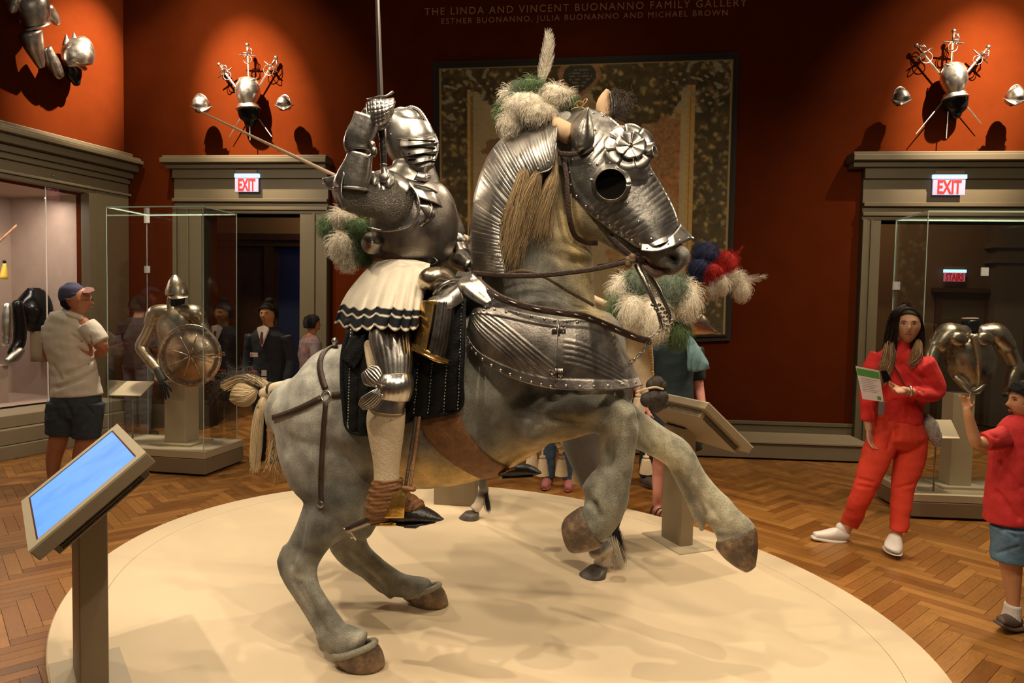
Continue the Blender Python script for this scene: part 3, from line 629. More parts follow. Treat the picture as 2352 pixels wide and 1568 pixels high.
# ---- crinet (neck)
crin=thing('neck_armour','fluted steel plates covering the crest of the rearing horse\'s neck','armour',tuple(H(1120,628,.05)))
CA=cr([(1084,632),(1082,575),(1082,520),(1091,445),(1118,366),(1150,322),(1194,294),(1240,271),(1284,250)],181)
CB=cr([(1162,634),(1154,585),(1150,540),(1156,500),(1178,452),(1203,418),(1236,399),(1268,384),(1278,328)],181)
off_b=np.interp(np.linspace(0,1,181),[0,.3,.6,.8,1],[.195,.165,.15,.155,.14]); NL=9; allv=[]
for k in range(NL):
    i0=int(k*180/NL); i1=min(180,int((k+1)*180/NL)+2); sl_=slice(i0,i1+1,2)
    def dsp(t,s,k=k): 
        kk=6; return (.0032*(abs(math.sin(math.pi*kk*t+.3*math.sin(3*s)))**.5)-.001)*(1-.35*s)*(1 if k<8 else .3)*min(1,.15+s*5)*(.55+.45*math.sin(2.3*k+7*t+1)**2)+.005*t*(1 if k<8 else 0)
    pf=lambda s: math.sin(math.pi/2*s)**.75
    vf=patch(CA[sl_],CB[sl_],H,0.0,off_b[sl_],.018,50,18,dsp,pf,mirror=True); allv.append(vf)
    mk('lame',vf,STEEL,crin,solid=.003)
cb=bvh(*join(*allv))
rvt(cb,[(1150+0,600),(1147,560),(1149,515),(1160,480),(1180,440),(1205,405),(1236,388),(1260,372)],.0058,'rivets',crin)
mk('rolled_edge',tube([H(x,y,o+.006) for (x,y),o in zip(CB[::6],off_b[::6])],.0035,6),STEEL,crin)
# ---- chanfron (head)
chan=thing('head_armour','fluted steel head plate of the rearing horse with a petal rosette','armour',tuple(H(1440,560,.05)))
FA=[(1322,262),(1352,250),(1388,262),(1432,298),(1476,352),(1500,395),(1527,440),(1549,485),(1558,520),(1560,545)]
FB=[(1330,345),(1306,362),(1303,400),(1312,440),(1340,478),(1372,505),(1408,532),(1440,552),(1462,566),(1484,574)]
def fd(t,s):
    a=0
    if .06<t<.36: w_=math.sin(math.pi*(t-.06)/.30)**.4; a+=.005*w_*abs(math.sin(math.pi*8*(t-.06)/.30))**.5*max(0,1-abs(s-.40)/.32)
    if .48<t<.86: w_=math.sin(math.pi*(t-.48)/.38)**.4; a+=.0042*w_*abs(math.sin(math.pi*13*(t-.48)/.38))**.5*max(0,1-s/.36)
    if .44<t<.80 and s>.50: w_=math.sin(math.pi*(t-.44)/.36)**.5; a-=.0028*w_*(abs(math.sin(math.pi*8*(t-.44)/.36))**6)*min(1,(s-.5)*5)
    if s>.93: a+=.003
    if t>.93: a+=.012*(t-.93)/.07
    return a
FV=patch(FA,FB,H,[.0,.0,.0,.0,.0],[.095,.10,.105,.10,.085,.075,.07],.040,190,44,fd,lambda s:math.sin(math.pi/2*s)**.85,mirror=True)
mk('face_plate',FV,STEEL,chan,solid=.003); fb_=bvh(*FV)
mk('ridge',tube([H(x,y,0) for x,y in cr(FA[3:],24)],.0035,6),STEEL,chan)
rvt(fb_,along([(1316,368),(1308,405),(1318,440),(1343,470),(1378,500),(1412,526),(1446,548),(1470,562)],10)+[(1446,420),(1443,442),(1440,466),(1355,378),(1402,375),(1366,300),(1362,262),(1384,268),(1467,509),(1496,549),(1358,413),(1495,402),(1372,378)],.0062,'rivets',chan)
nf=patch([(1472,560),(1512,556),(1545,538),(1562,515)],[(1472,576),(1508,578),(1550,565),(1594,548)],H,[.092,.088,.065,.0],[.112,.115,.095,.0],.0,30,8,None,None,mirror=True)
mk('nose_flange',nf,STEEL,chan,solid=.003); nb_=bvh(*nf); rvt(nb_,[(1486,571),(1510,569),(1535,561),(1560,553),(1580,547)],.0045,'rivets',chan)
def disc(mp,px,py,prof,m=40,sx=1,sy=1,a0=0,a1=2*math.pi,rot=0,asym=None):
    R=[]
    for r,o in prof:
        R.append([mp(px+r*sx*math.cos(a)*math.cos(rot)-r*sy*math.sin(a)*math.sin(rot),py+r*sx*math.cos(a)*math.sin(rot)+r*sy*math.sin(a)*math.cos(rot),o+(asym(a,r) if asym else 0)) for a in np.linspace(a0,a1,m)])
    return np.array([tuple(x) for r in R for x in r]),gf(len(R),m)
as_=lambda a,r: .022*max(0,-math.sin(a+.5))*(1 if r<42 else 0)
eg=disc(H,1403,423,[(47,.122),(43,.136),(39,.150),(37,.163),(36,.166),(35,.160),(33,.12)],48,asym=as_)
mk('eye_guard',eg,STEEL,chan,solid=.002)
mk('eye_shade_disc',disc(H,1403,423,[(35,.160),(30,.158),(15,.155),(.5,.154)],40),mat('hollow_shade',(.006,.005,.004),.95,spec=.05),chan)  # black disc stands for the shade inside the eye opening
rvt(bvh(*eg),[(1386,463),(1403,468),(1420,463)],.004,'rivets',chan)
# rosette of separate petals
def rosette(c,fwd,R0,n,cup,phase,par,h0):
    M3=rot3(fwd)
    for k in range(n):
        a0=2*math.pi*k/n+phase; da=2*math.pi/n; v=[]
        for i in range(7):
            for j in range(7):
                u=j/6; rr=R0*(i/6)*(1+.10*math.sin(math.pi*u)) if i==6 else R0*i/6
                a=a0+da*u; z=h0+cup*(i/6)**1.6+.013*(i/6)*(u-.5)*(1 if k%2 else .6)-.005*(i/6)*math.sin(math.pi*u)
                v.append(Vector(c)+M3@Vector((rr*math.cos(a),rr*math.sin(a),z)))
        mk('petal',(np.array([tuple(x) for x in v]),gf(7,7)),mat('petal_steel',(.36,.34,.32),.40,1,var=.15,vs=14,bump=.05,bs=80),par,solid=.0015)
rc=H(1447,337,.105); rf=(H.n*.86+H.d*.34+Vector((0,0,.30))).normalized()
ros=mk('rosette',sphere(rc+rf*.006,(.012,.012,.008),6,12,rot3(rf)),STEELD,chan)
rosette(rc,rf,.094,8,.004,.2,ros,.0); rosette(rc,rf,.056,7,.010,.5,ros,.010)
mk('rosette_boss',sphere(rc+rf*.024,.006),STEELD,ros)
hc=H(1482,352,.09); hd=(H.d*.9+Vector((0,0,.1))+H.n*.25).normalized()
mk('plume_socket',rings(np.array([[tuple(hc+rot3(hd)@Vector((r*math.cos(a),r*math.sin(a),z))) for a in np.arange(20)*math.pi/10] for r,z in ((.010,0),(.012,.02),(.016,.032),(.022,.040),(.020,.040),(.010,.02))])),STEELB,chan)
eg2=patch([(1326,348),(1312,330),(1311,292),(1330,264),(1351,246)],[(1332,350),(1352,342),(1364,322),(1360,285),(1352,248)],H,[.10,.12,.12,.11,.11],[.10,.12,.12,.11,.11],.055,24,14,lambda t,s:.003*abs(math.sin(12*s)))
mk('ear_guard',eg2,STEEL,chan,solid=.003)
mk('ear_guard',patch([(1404,262),(1404,240),(1402,222),(1399,210)],[(1410,264),(1414,240),(1408,222),(1401,210)],H,-.03,-.06,.01,12,6),STEELD,chan,solid=.003)
mk('poll_plate',patch([(1278,262),(1300,256),(1325,250),(1352,248)],[(1290,300),(1312,292),(1335,275),(1352,262)],H,0,[.10,.11,.11,.06],.02,20,10,None,None,mirror=True),STEEL,chan,solid=.003)
CORD=mat('cord',(.45,.24,.08),.7)
mk('cord_bow',join(*[tube([H(*p) for p in cr(q,14)],.0025,6) for q in ([(1330,248,.03),(1322,238,.04),(1332,232,.04),(1340,240,.03),(1336,248,.03)],[(1336,248,.03),(1345,236,.04),(1349,228,.03),(1342,230,.03),(1336,246,.03)],[(1336,246,.03),(1320,248,.05),(1312,252,.05)],[(1336,246,.03),(1345,252,.05)])]),CORD,chan)
# ---- peytral (breast)
pey=thing('breast_armour','broad riveted steel breast plate with diagonal flutes on the rearing horse','armour',tuple(H(1276,890,.2)))
def g_(x): return math.exp(-x*x)
PA=[(1078,735),(1086,714),(1104,705),(1155,709),(1219,722),(1283,733)]; PB=[(1072,768),(1082,800),(1110,832),(1168,864),(1219,882),(1277,894)]
def pd(t,s):
    a=0
    for c in (-.44,-.36,-.30,-.22,-.10,-.02,.05): a+=.0036*g_((s-(1.12*t+c))/.013)*(1 if .1<s<.86 else 0)
    if s<.13: a+=.004
    if s>.86: a+=.004+.05*(s-.86)
    return a
pv=patch(PA,PB,H,[.245,.26,.28,.29,.30,.30],[.26,.28,.30,.315,.32,.32],.03,90,60,pd); mk('breast_plate',pv,PEY,pey,solid=.003)
QA=[(1279,733),(1320,733),(1352,737),(1385,750),(1410,764),(1420,775)]; QB=[(1275,893),(1320,896),(1365,897),(1410,896),(1445,893),(1476,885)]
def qd(t,s):
    a=0
    for c in (.30,.38,.46,.54,.62): a+=.0032*g_((s-(c+.55*t*t))/.013)*(1 if .08<t<.75 else 0)
    if s<.12: a+=.003
    if s>.85: a+=.004+.10*(s-.85)
    return a
qv=patch(QA,QB,H,[.30,.295,.27,.22,.14,.0],[.32,.315,.29,.24,.17,.02],lambda t:.03*(1-t),80,50,qd,None,mirror=True); mk('front_plate',qv,PEY,pey,solid=.003)
pb_=bvh(*join(pv,qv))
rvt(pb_,along([(1088,722),(1122,710),(1158,716),(1196,722),(1240,731),(1275,738)],8)+along([(1075,775),(1083,798),(1103,820),(1140,845),(1180,862),(1225,878),(1265,887)],12)+along([(1300,886),(1340,888),(1380,887),(1420,884),(1458,879)],6)+[(1303,739),(1326,741)],.0064,'rivets',pey,STEELB)
def hinge(x,y):
    m_=mk('hinge',join(ribbon(pb_,[(x-16,y),(x-3,y)],.040,.002,.001,8),ribbon(pb_,[(x+2,y-2),(x+16,y-2)],.040,.002,.002,8),tube([hit(pb_,x,y-16,.004)[0],hit(pb_,x,y+14,.004)[0]],.0035,8)),STEELD,pey)
    mk('bolt',rivets([hit(pb_,x-9,y,.003)],.0075),STEEL,m_); mk('rivets',rivets([hit(pb_,x+10,y-8,.006),hit(pb_,x+10,y+6,.006)],.005),STEEL,m_,kind='stuff')
hinge(1284,757); hinge(1278,860)
mk('seam_edge',ribbon(pb_,[(1281,738),(1280,800),(1276,888)],.006,.002,.001,14),STEELD,pey)
pom=patch([(1086,628),(1100,640),(1118,660),(1140,686)],[(1044,645),(1052,662),(1078,685),(1112,703)],H,[.20,.24,.26,.27],[.24,.27,.29,.30],.012,30,12,lambda t,s:-.003*abs(math.sin(9*s))**8)
mk('shoulder_flange',pom,STEEL,crin,solid=.004)
# ---- bridle, reins, bit, chains
brd=thing('bridle','dark leather bridle with long steel curb bit on the rearing horse','bridle',tuple(H(1470,620,.08)))
def strapx(name,pts,rp,th,m_,par,**k): return mk(name,limb([(x,y,o,rp,th) for x,y,o in pts],H,n=len(pts)*6,m=10,cap=.2,e=.6),m_,par,**k)
strapx('cheek_strap',[(1291,352,.115),(1301,400,.125),(1304,450,.13),(1308,500,.125),(1320,540,.10),(1345,556,.07),(1372,558,.04)],6,.003,LEATH,brd)
strapx('brow_strap',[(1282,352,.13),(1310,354,.145),(1340,350,.145),(1362,338,.12)],6,.003,LEATH,brd)
strapx('nose_strap',[(1400,540,.07),(1425,566,.08),(1455,590,.075),(1480,600,.06)],7,.003,LEATH,brd)
strapx('rein',[(1084,627,.19),(1162,633,.215),(1240,632,.20),(1310,625,.18),(1372,616,.15),(1446,600,.09)],6,.0025,LEATH,brd)
strapx('rein',[(1372,612,-.05),(1410,606,-.03),(1455,592,.05)],5,.0025,LEATH,brd)
mk('tassel_knot',join(*[sphere(H(1446+6*math.cos(i*2.1),598+9*math.sin(i*1.7),.09),.014) for i in range(7)]),mat('knot_gilt',(.20,.13,.07),.6,0,var=.5,vs=60),brd)
for dx,o in ((0,.075),(14,-.05)):
    mk('bit_shank',join(tube([H(1462+dx,606,o),H(1490+dx*1.6,665,o),H(1512+dx*1.8,718,o),H(1520+dx*1.5,752,o)],[.012,.010,.007,.006],8),*[sphere(H(1500+dx+k*7,700+k*9,o),(.010,.010,.007)) for k in range(5)]),STEELD,brd)
def chain(path,n,name,par,R=.010,r=.0022):
    q=cr(path,n)
    for i,x in enumerate(q):
        p=H(*x); nx=H(*q[min(i+1,n-1)]); pv_=H(*q[max(i-1,0)]); d=(nx-pv_).normalized(); up=H.n if i%2 else d.cross(H.n)
        M3=rot3(up,d) ; M3=Matrix((d,up.cross(d),up)).transposed()
        mk('link',torus(p,R,r,M3=M3,sx=1.5,sy=.75,m=14,k=5),STEEL,par)
chn=mk('bit_ring',torus(H(1524,752,.05),.014,.003,m=18,M3=Matrix((H.d,Vector((0,0,1)),H.n)).transposed()),STEEL,brd)
chain([(1538,745,.05),(1518,758,.07),(1498,772,.09),(1486,786,.10)],7,'curb_chain',chn)
chain([(1494,784,.10),(1484,800,.09),(1466,818,.08),(1443,836,.07)],9,'chest_chain',chn)
SL=[(1086,633,.17),(1104,650,.23),(1124,667,.275),(1155,686,.315),(1219,706,.335),(1285,717,.33),(1333,724,.305),(1372,738,.25),(1410,754,.19),(1453,772,.13),(1494,784,.10)]
lead=mk('slotted_strap',limb([(x,y,o,8.5,.004) for x,y,o in SL],H,n=70,m=10,cap=.2,e=.6),LEATH,brd,label='dark strap with bright metal slots')
q=cr(SL,100)
for i in range(8,96,8):
    a,b_=H(q[i][0],q[i][1],q[i][2]+.006),H(q[i+3][0],q[i+3][1],q[i+3][2]+.006); mk('slot_stud',tube([a,b_],.0028,6),STEELB,lead)
mk('strap',limb([(1158,630,.19,4,.002),(1200,622,.19,4,.002),(1250,635,.175,4,.002),(1300,665,.16,4,.002),(1362,700,.10,4,.002)],H,n=20,m=8),mat('thin_strap',(.12,.08,.04),.6),brd)
# ---- crupper harness
crp=thing('crupper_harness','brown leather crupper straps over the grey hindquarters with ring and bell','harness',tuple(H(745,1150,.2)))
mk('strap',ribbon(HB,[(775,791),(752,803),(740,820),(736,842),(741,870),(749,893)],.028,.004),LEATH,crp)
mk('strap',ribbon(HB,[(750,925),(745,980),(741,1040),(738,1100),(739,1150)],.022,.004),LEATH,crp)
mk('strap',ribbon(HB,[(628,959),(650,953),(690,938),(738,914)],.026,.004),LEATH,crp)
mk('strap',ribbon(HB,[(764,908),(790,905),(812,903)],.026,.004),LEATH,crp)
rp,rn=hit(HB,751,910,.008); mk('ring',torus(rp,.022,.004,M3=rot3(rn),m=22),STEELB,crp)
rp,rn=hit(HB,738,1157,.006); mk('buckle',sphere(rp,(.018,.018,.006),6,12,rot3(rn)),STEEL,crp)
mk('bell',sphere(H(769,783,.02),.016),STEELB,crp)
mk('tail_strap',join(tube([H(x,y,.04) for x,y in cr([(628,897),(622,905),(624,935),(626,960)],10)],.005,6),torus(H(622,893,.0),.03,.006,ax='X',M3=HM,m=16)),LEATH,crp)
for k in range(8): mk('small_ring',torus(H(621+k*.6,950+k*9,.03),.008,.002,ax='Y' if k%2 else 'X',m=12,k=5),STEEL,crp)
# ---- girth
def drape(A,B,b,lift,nt=40,ns=12,disp=None):
    a=cr(A,nt); c=cr(B,nt); v=[]
    for i in range(nt):
        for j in range(ns):
            s=j/(ns-1); x=a[i]*(1-s)+c[i]*s; p,n_=hit(b,x[0],x[1],lift+(disp(i/(nt-1),s) if disp else 0)); v.append(tuple(p))
    return np.array(v),gf(nt,ns)
gir=mk('girth',drape([(961,930),(972,985),(1005,1032),(1055,1070),(1105,1096)],[(1048,925),(1070,985),(1102,1028),(1140,1058),(1184,1078)],HB,.010,44,14,lambda t,s:-.004*abs(math.sin(2.5*math.pi*s))**9+.004*math.sin(math.pi*s)),LEATHB,solid=.006,label='brown leather girth band under the belly of the rearing horse',cat='girth')
# ---- plumes
WHITEF=mat('cream_feather',(.84,.76,.62),.85,0,island=.12,sheen=.2,bump=1.0,bs=55); GREENF=mat('green_feather',(.13,.20,.085),.9,0,island=.3,var=.3,vs=50,bump=1.0,bs=55); GREYG=mat('grey_green_feather',(.17,.21,.15),.9,0,island=.25,var=.3,vs=50,bump=1.0,bs=55)
NAVYF=mat('navy_feather',(.035,.045,.12),.85,0,island=.4); REDF=mat('red_feather',(.52,.020,.014),.8,0,island=.3)
COREC={}
def tuft(px,py,off,rx,ry,m_,par,mp=H,n=420,r=.0009,rot=0,dep=None,lump=.12,L_=.045,down=(0,0,-1)):
    c=mp(px,py,off); ex=mp(px+rx,py,off)-c; ez=c-mp(px,py+ry,off); Rx,Rz=ex.length,ez.length; Ry=dep or (Rx+Rz)/2
    nd=mp.n if isinstance(mp,Plane) else Vector((0,-1,0)); exn=ex.normalized(); M3=Matrix((exn,-nd,exn.cross(-nd))).transposed()@Matrix.Rotation(rot,3,'Y')
    v,f=sphere((0,0,0),(1,1,1),20,28); seed=rng.random()*50
    v=np.array([tuple(Vector(q)*(1+lump*MN.noise(Vector(q)*2.2+Vector((seed,0,0)))+.07*MN.noise(Vector(q)*6+Vector((seed,3,0))))) for q in v]); sc=np.array([Rx,Ry,Rz])*.9
    wv=np.array([tuple(c+M3@Vector(q)) for q in v*sc]); o=mk('plume_tuft',(wv,f),m_,par)
    out=[]; dv=Vector(down)
    n=int(n*2.2); P_=rng.normal(size=(n,3)); P_/=np.linalg.norm(P_,axis=1)[:,None]
    for p in P_:
        if p[1]>.55: continue
        a=rng.normal(size=3)*.5+np.array([0,0,-1.0]); t=a-p*a.dot(p); t/=np.linalg.norm(t)+1e-9; L1_=L_*rng.uniform(.5,1.2); k=np.linspace(0,1,6)
        s=(p*sc*.97)[None]+ (t[None]*k[:,None]+p[None]*(.28*np.sin(k*2.2)+.10*k)[:,None])*L1_
        out.append([tuple(c+M3@Vector(q)) for q in s])
    mk('barbs',strands(np.array(out),r),m_,o,kind='stuff'); return o
def feather(a,b,w_,par,m_,nd,n=260,bend=.01):
    a,b=Vector(a),Vector(b); d=b-a; L1_=d.length; d.normalize(); s=d.cross(nd).normalized(); sh=mk('quill',tube([a,(a+b)/2+s*bend,b],[.003,.002,.001],6),m_,par); out=[]
    for k in range(n):
        u=rng.random(); base=a+(b-a)*u+s*bend*4*u*(1-u); ph=rng.uniform(0,6.28); side=s*math.cos(ph)+nd*math.sin(ph)*.6
        l_=w_*(.55+.45*math.sin(math.pi*min(1,u*1.05)**.6))*rng.uniform(.8,1.1); t=np.linspace(0,1,6)
        out.append([tuple(base+side*(l_*x*(1-.25*x))+d*(l_*.9*x+l_*.5*x*x)) for x in t])
    mk('barbs',strands(np.array(out),.0008),m_,sh,kind='stuff')
cst=thing('plume_crest','white and green ostrich plume crest behind the rearing horse\'s ears','plume',tuple(H(1225,290,0)))
feather(H(1242,200,.0),H(1258,82,.0),.042,cst,WHITEF,H.n,420)
for x,y,o,rx,ry,m_ in ((1213,248,.03,56,40,WHITEF),(1272,222,.02,38,28,WHITEF),(1178,285,.03,26,42,WHITEF),(1222,200,.04,30,20,GREENF),(1200,212,.02,26,22,GREYG),(1172,224,.0,18,20,WHITEF),(1162,258,.0,16,26,GREENF),(1305,238,-.02,20,17,GREENF),(1300,226,-.06,14,16,WHITEF),(1240,262,.06,40,26,WHITEF)):
    tuft(x,y,o,rx,ry,m_,cst,n=360)
# ================================================================ SADDLE AND KNIGHT
sad=thing('war_saddle','steel plated war saddle with gilded edges on the rearing horse','saddle',tuple(H(1000,829,.2)))
mk('front_plate',patch([(982,690),(976,725),(968,765),(958,803)],[(1048,694),(1044,740),(1038,785),(1030,830)],H,[.36,.37,.38,.38],[.31,.32,.33,.33],.055,40,60,lambda t,s:.0012*math.sin(60*s)),STEELD,sad,solid=.004)
mk('gilt_edge',patch([(968,690),(962,725),(955,765),(946,800)],[(998,688),(993,725),(986,765),(978,808)],H,[.37,.38,.39,.39],[.40,.41,.42,.42],.008,24,8),GILT,sad,solid=.004)
mk('gilt_edge',patch([(946,786),(975,800),(1005,816),(1032,828)],[(945,800),(974,814),(1003,829),(1030,834)],H,[.392,.415,.395,.345],[.392,.415,.395,.345],.004,24,6),GILT,sad,solid=.004)
mk('rope_edge',tube([H(x,y,o) for x,y,o in cr([(944,800,.395),(975,815,.42),(1005,829,.40),(1031,834,.345)],40)],[.005+.0015*(i%2) for i in range(40)],6),GILT,sad)
mk('top_plate',patch([(984,688),(1008,672),(1030,660),(1050,650)],[(978,702),(1010,708),(1040,706),(1066,690)],H,[.34,.33,.31,.28],[.385,.385,.36,.30],.02,24,14),STEEL,sad,solid=.003)
mk('pommel',limb([(978,655,.26,20,.05),(992,645,.28,30,.07),(1015,640,.28,27,.07),(1040,648,.26,14,.05)],H,m=40,cap=.4,flute=lambda t,a:1+.018*abs(math.sin(t*18))),GILTST,sad)
mk('rope_edge',tube([H(x,y,o) for x,y,o in cr([(996,676,.34),(1012,658,.365),(1032,646,.35),(1052,643,.30)],44)],[.005+.002*(i%2) for i in range(44)],6),STEELB,sad)
mk('cantle',patch([(818,740),(812,780),(806,815)],[(850,740),(848,790),(846,830)],H,[.22,.24,.25],[.30,.31,.31],.02,16,8),STEELD,sad,solid=.004)
mk('saddle_bow',patch([(1078,515),(1076,545),(1074,580),(1078,612)],[(1090,512),(1094,545),(1094,580),(1092,612)],H,-.14,-.10,.02,14,6),STEELD,sad,solid=.006)
mk('saddle_seat',limb([(860,742,0,34,.22),(930,730,0,40,.25),(1010,705,0,45,.26),(1060,680,0,46,.22)],H,m=20),QUILT,sad)
blk=thing('saddle_blanket','black quilted saddle cloth with white stitched channels on the rearing horse','blanket',tuple(H(930,990,.3)))
bd=lambda t,s: .016*abs(math.sin(math.pi*9*t))**.7+.004*math.sin(31*s+7*t)*math.sin(9*s+20*t)
BA=[(806,755),(850,745),(900,728),(955,715),(1010,700),(1064,686)]; BBt=[(799,985),(840,997),(885,990),(932,968),(990,955),(1056,938)]
bv=patch(BA,BBt,H,[.25,.28,.30,.31,.315,.28],[.275,.295,.305,.31,.31,.29],.03,110,30,bd); mk('quilted_cloth',bv,QUILT,blk,solid=.006); bb_=bvh(*bv)
mk('edge_roll',tube([H(x,y,o) for x,y,o in cr([(800,758,.26),(787,810,.28),(785,870,.29),(790,930,.295),(799,985,.29),(840,997,.305),(885,990,.315),(932,968,.32),(990,955,.32),(1056,938,.30),(1060,870,.335),(1064,780,.335),(1066,686,.29)],60)],.009,8),QUILT,blk)
mk('edge_roll',patch([(802,760),(788,820),(786,880),(797,985)],[(812,760),(806,820),(806,880),(806,985)],H,[.26,.28,.29,.28],[.29,.31,.315,.30],.0,16,5),QUILT,blk,solid=.004)
sti=[]
A_=cr(BA,110); B_=cr(BBt,110)
for k in range(10):
    i=min(109,int(109*k/9)); i=max(2,min(107,i))
    for j in range(34):
        s=(j+.3)/34; s1=(j+.75)/34; a=A_[i]*(1-s)+B_[i]*s; b2_=A_[i]*(1-s1)+B_[i]*s1
        p=hit(bb_,a[0],a[1],.0085)[0]; p1=hit(bb_,b2_[0],b2_[1],.0085)[0]
        if (p-p1).length<.05: sti.append([tuple(p),tuple(p1)])
mk('stitching',strands(np.array(sti),.0026,.0026,4),THREAD,blk,kind='stuff')
mk('folded_flap',patch([(806,772),(790,804),(788,824)],[(840,768),(836,808),(812,848)],H,[.29,.30,.30],[.32,.33,.33],.01,14,8,lambda t,s:.004*math.sin(9*s+5*t)),QUILT,blk,solid=.006)
# ---- the knight
kn=thing('knight','knight in full fluted plate armour on the grey rearing horse raising a sword','armour',tuple(H(930,780,0)))
CLOTH=mat('cream_hose',(.70,.55,.36),.85,0,var=.12,vs=10,bump=.3,bs=120)
def hosemat():
    m=mat('speckled_hose',(.72,.57,.38),.85,0,var=.14,vs=14,bump=.25,bs=110,col2=(.10,.06,.03),thr=.69)
    for nd in m.node_tree.nodes:
        if nd.type=='TEX_NOISE' and nd.inputs['Scale'].default_value==14: nd.inputs['Scale'].default_value=42
    return m
HOSE=hosemat()
# torso, helmet
mk('breastplate',limb([(940,434,0,60,.10),(945,452,0,80,.14),(950,485,0,89,.165),(951,525,0,90,.17),(948,562,0,82,.15),(938,592,0,68,.125)],H,n=40,m=120,cap=.15,flute=lambda t,a:1+(.010*abs(math.sin(30*a))**.6*max(0,min(1,(t-.42)*4))*(1 if math.cos(a)<-.1 else 0))),PEY,kn)
mk('upper_plate',patch([(925,412),(960,422),(990,432),(1010,445)],[(965,455),(985,462),(1005,470),(1022,482)],H,[.13,.12,.09,.03],[.165,.15,.11,.05],.012,20,10),STEEL,kn,solid=.003)
mk('rope_edge',tube([H(x,y,o) for x,y,o in cr([(950,424,.15),(975,428,.14),(995,436,.10),(1010,448,.05)],40)],[.004+.002*(i%2) for i in range(40)],6),STEELB,kn)
mk('belt',limb([(938,586,0,70,.128),(937,594,0,71,.130),(936,602,0,70,.128)],H,n=8,m=40,cap=.02),LEATH,kn)
bk=mk('buckle',torus(H(990,600,.07),.022,.004,M3=Matrix((H.d,Vector((0,0,1)),H.n)).transposed(),sx=1.3,sy=.7),STEELD,kn)
mk('gorget',limb([(950,372,0,40,.08),(950,388,0,47,.09),(948,402,0,56,.105),(944,418,0,68,.12)],H,n=16,m=40,cap=.1,flute=lambda t,a:1+.02*abs(math.sin(t*9))),STEEL,kn)
mk('chin_flange',patch([(962,392),(980,398),(992,402)],[(950,412),(975,415),(990,410)],H,[.09,.07,.02],[.11,.09,.03],.01,12,6),STEELB,kn,solid=.003)
hel=mk('helmet',limb([(937,266,0,32,.062),(934,280,0,44,.082),(937,300,0,50,.095),(942,325,0,54,.10),(945,350,0,49,.094),(950,372,0,38,.078)],H,n=30,m=60,cap=.55,flute=lambda t,a:1+(.035*max(0,-math.cos(a))**6)),STEELB,kn)
mk('comb',tube([H(*p,0) for p in cr([(905,272),(922,256),(944,246),(964,254),(982,282),(994,312)],50)],[.006+.002*(i%2) for i in range(50)],8),STEELB,hel)
def vd(t,s):
    w_=math.sin(math.pi*min(1,s*1.1))**.5 if s<.9 else 1
    x=(t*4.6)%1; return .006+(.020*x*w_ if t<.80 else .002)
vv=patch([(918,318),(915,336),(922,356),(935,374),(950,388),(962,396)],[(1001,308),(1008,326),(1008,344),(1004,360),(998,378),(990,396)],H,[.098,.102,.100,.094,.085,.075],[0,0,0,0,0,0],.035,90,24,vd,None,mirror=True)
vis=mk('visor',vv,STEEL,hel,solid=.003)
vb=bvh(*vv)
for y0,y1 in ((322,324),(338,340),(353,356),(367,371)):
    mk('sight_slot',ribbon(vb,[(938,y0),(965,y0+1),(985,y1),(1000,y1)],.0075,.0015,.0004,12),mat('hollow_shade',(.006,.005,.004),.95,spec=.05),hel)  # dark ribbon stands for the shade inside each slot
mk('pivot',sphere(H(900,310,.085),(.010,.010,.010)),STEELB,hel)
mk('edge_line',tube([H(x,y,o) for x,y,o in cr([(889,315,.03),(905,318,.085),(930,318,.115),(970,314,.10),(1001,308,.02)],24)],.0025,6),STEELB,hel)
# mail sleeve, shoulder
mk('mail_sleeve',limb([(936,470,.13,48,.085),(908,468,.17,53,.085),(870,462,.20,42,.07),(835,458,.24,38,.062),(808,452,.27,36,.055),(795,446,.28,32,.05)],H,n=30,m=40,cap=.4,flute=lambda t,a:1+.012*math.sin(t*75)),MAIL,kn)
mk('armhole_rim',tube([H(x,y,o) for x,y,o in cr([(940,420,.165),(957,445,.18),(963,478,.185),(950,508,.19),(925,524,.19),(885,530,.185),(848,524,.16)],60)],[.0045+.0022*(i%2) for i in range(60)],6),STEELB,kn)
for k,(x,y,r) in enumerate(((856,408,16),(868,420,15),(878,428,14),(889,410,15))):
    mk('shoulder_lame',patch([(x-r,y-8),(x,y-14),(x+r,y-10)],[(x-r+6,y+16),(x+4,y+20),(x+r,y+12)],H,[.20,.22,.20],[.23,.25,.22],.012,10,8),STEEL if k!=1 else STEELB,kn,solid=.003)
mk('shoulder_plate',patch([(850,398),(885,390),(920,402),(945,424)],[(862,430),(888,424),(912,436),(930,452)],H,[.12,.13,.14,.15],[.17,.19,.19,.18],.02,16,8),STEEL,kn,solid=.003)
mk('armpit_plate',patch([(960,470),(972,488),(975,500),(962,515)],[(985,470),(1000,492),(990,508),(968,522)],H,[.19,.18,.17,.17],[.165,.15,.15,.16],.004,12,6),STEEL,kn,solid=.002)
mk('lance_rest',tube([H(*p) for p in ((975,510,.17),(988,498,.18),(992,478,.17),(990,468,.16))],[.006,.007,.005,.003],8),STEELD,kn)
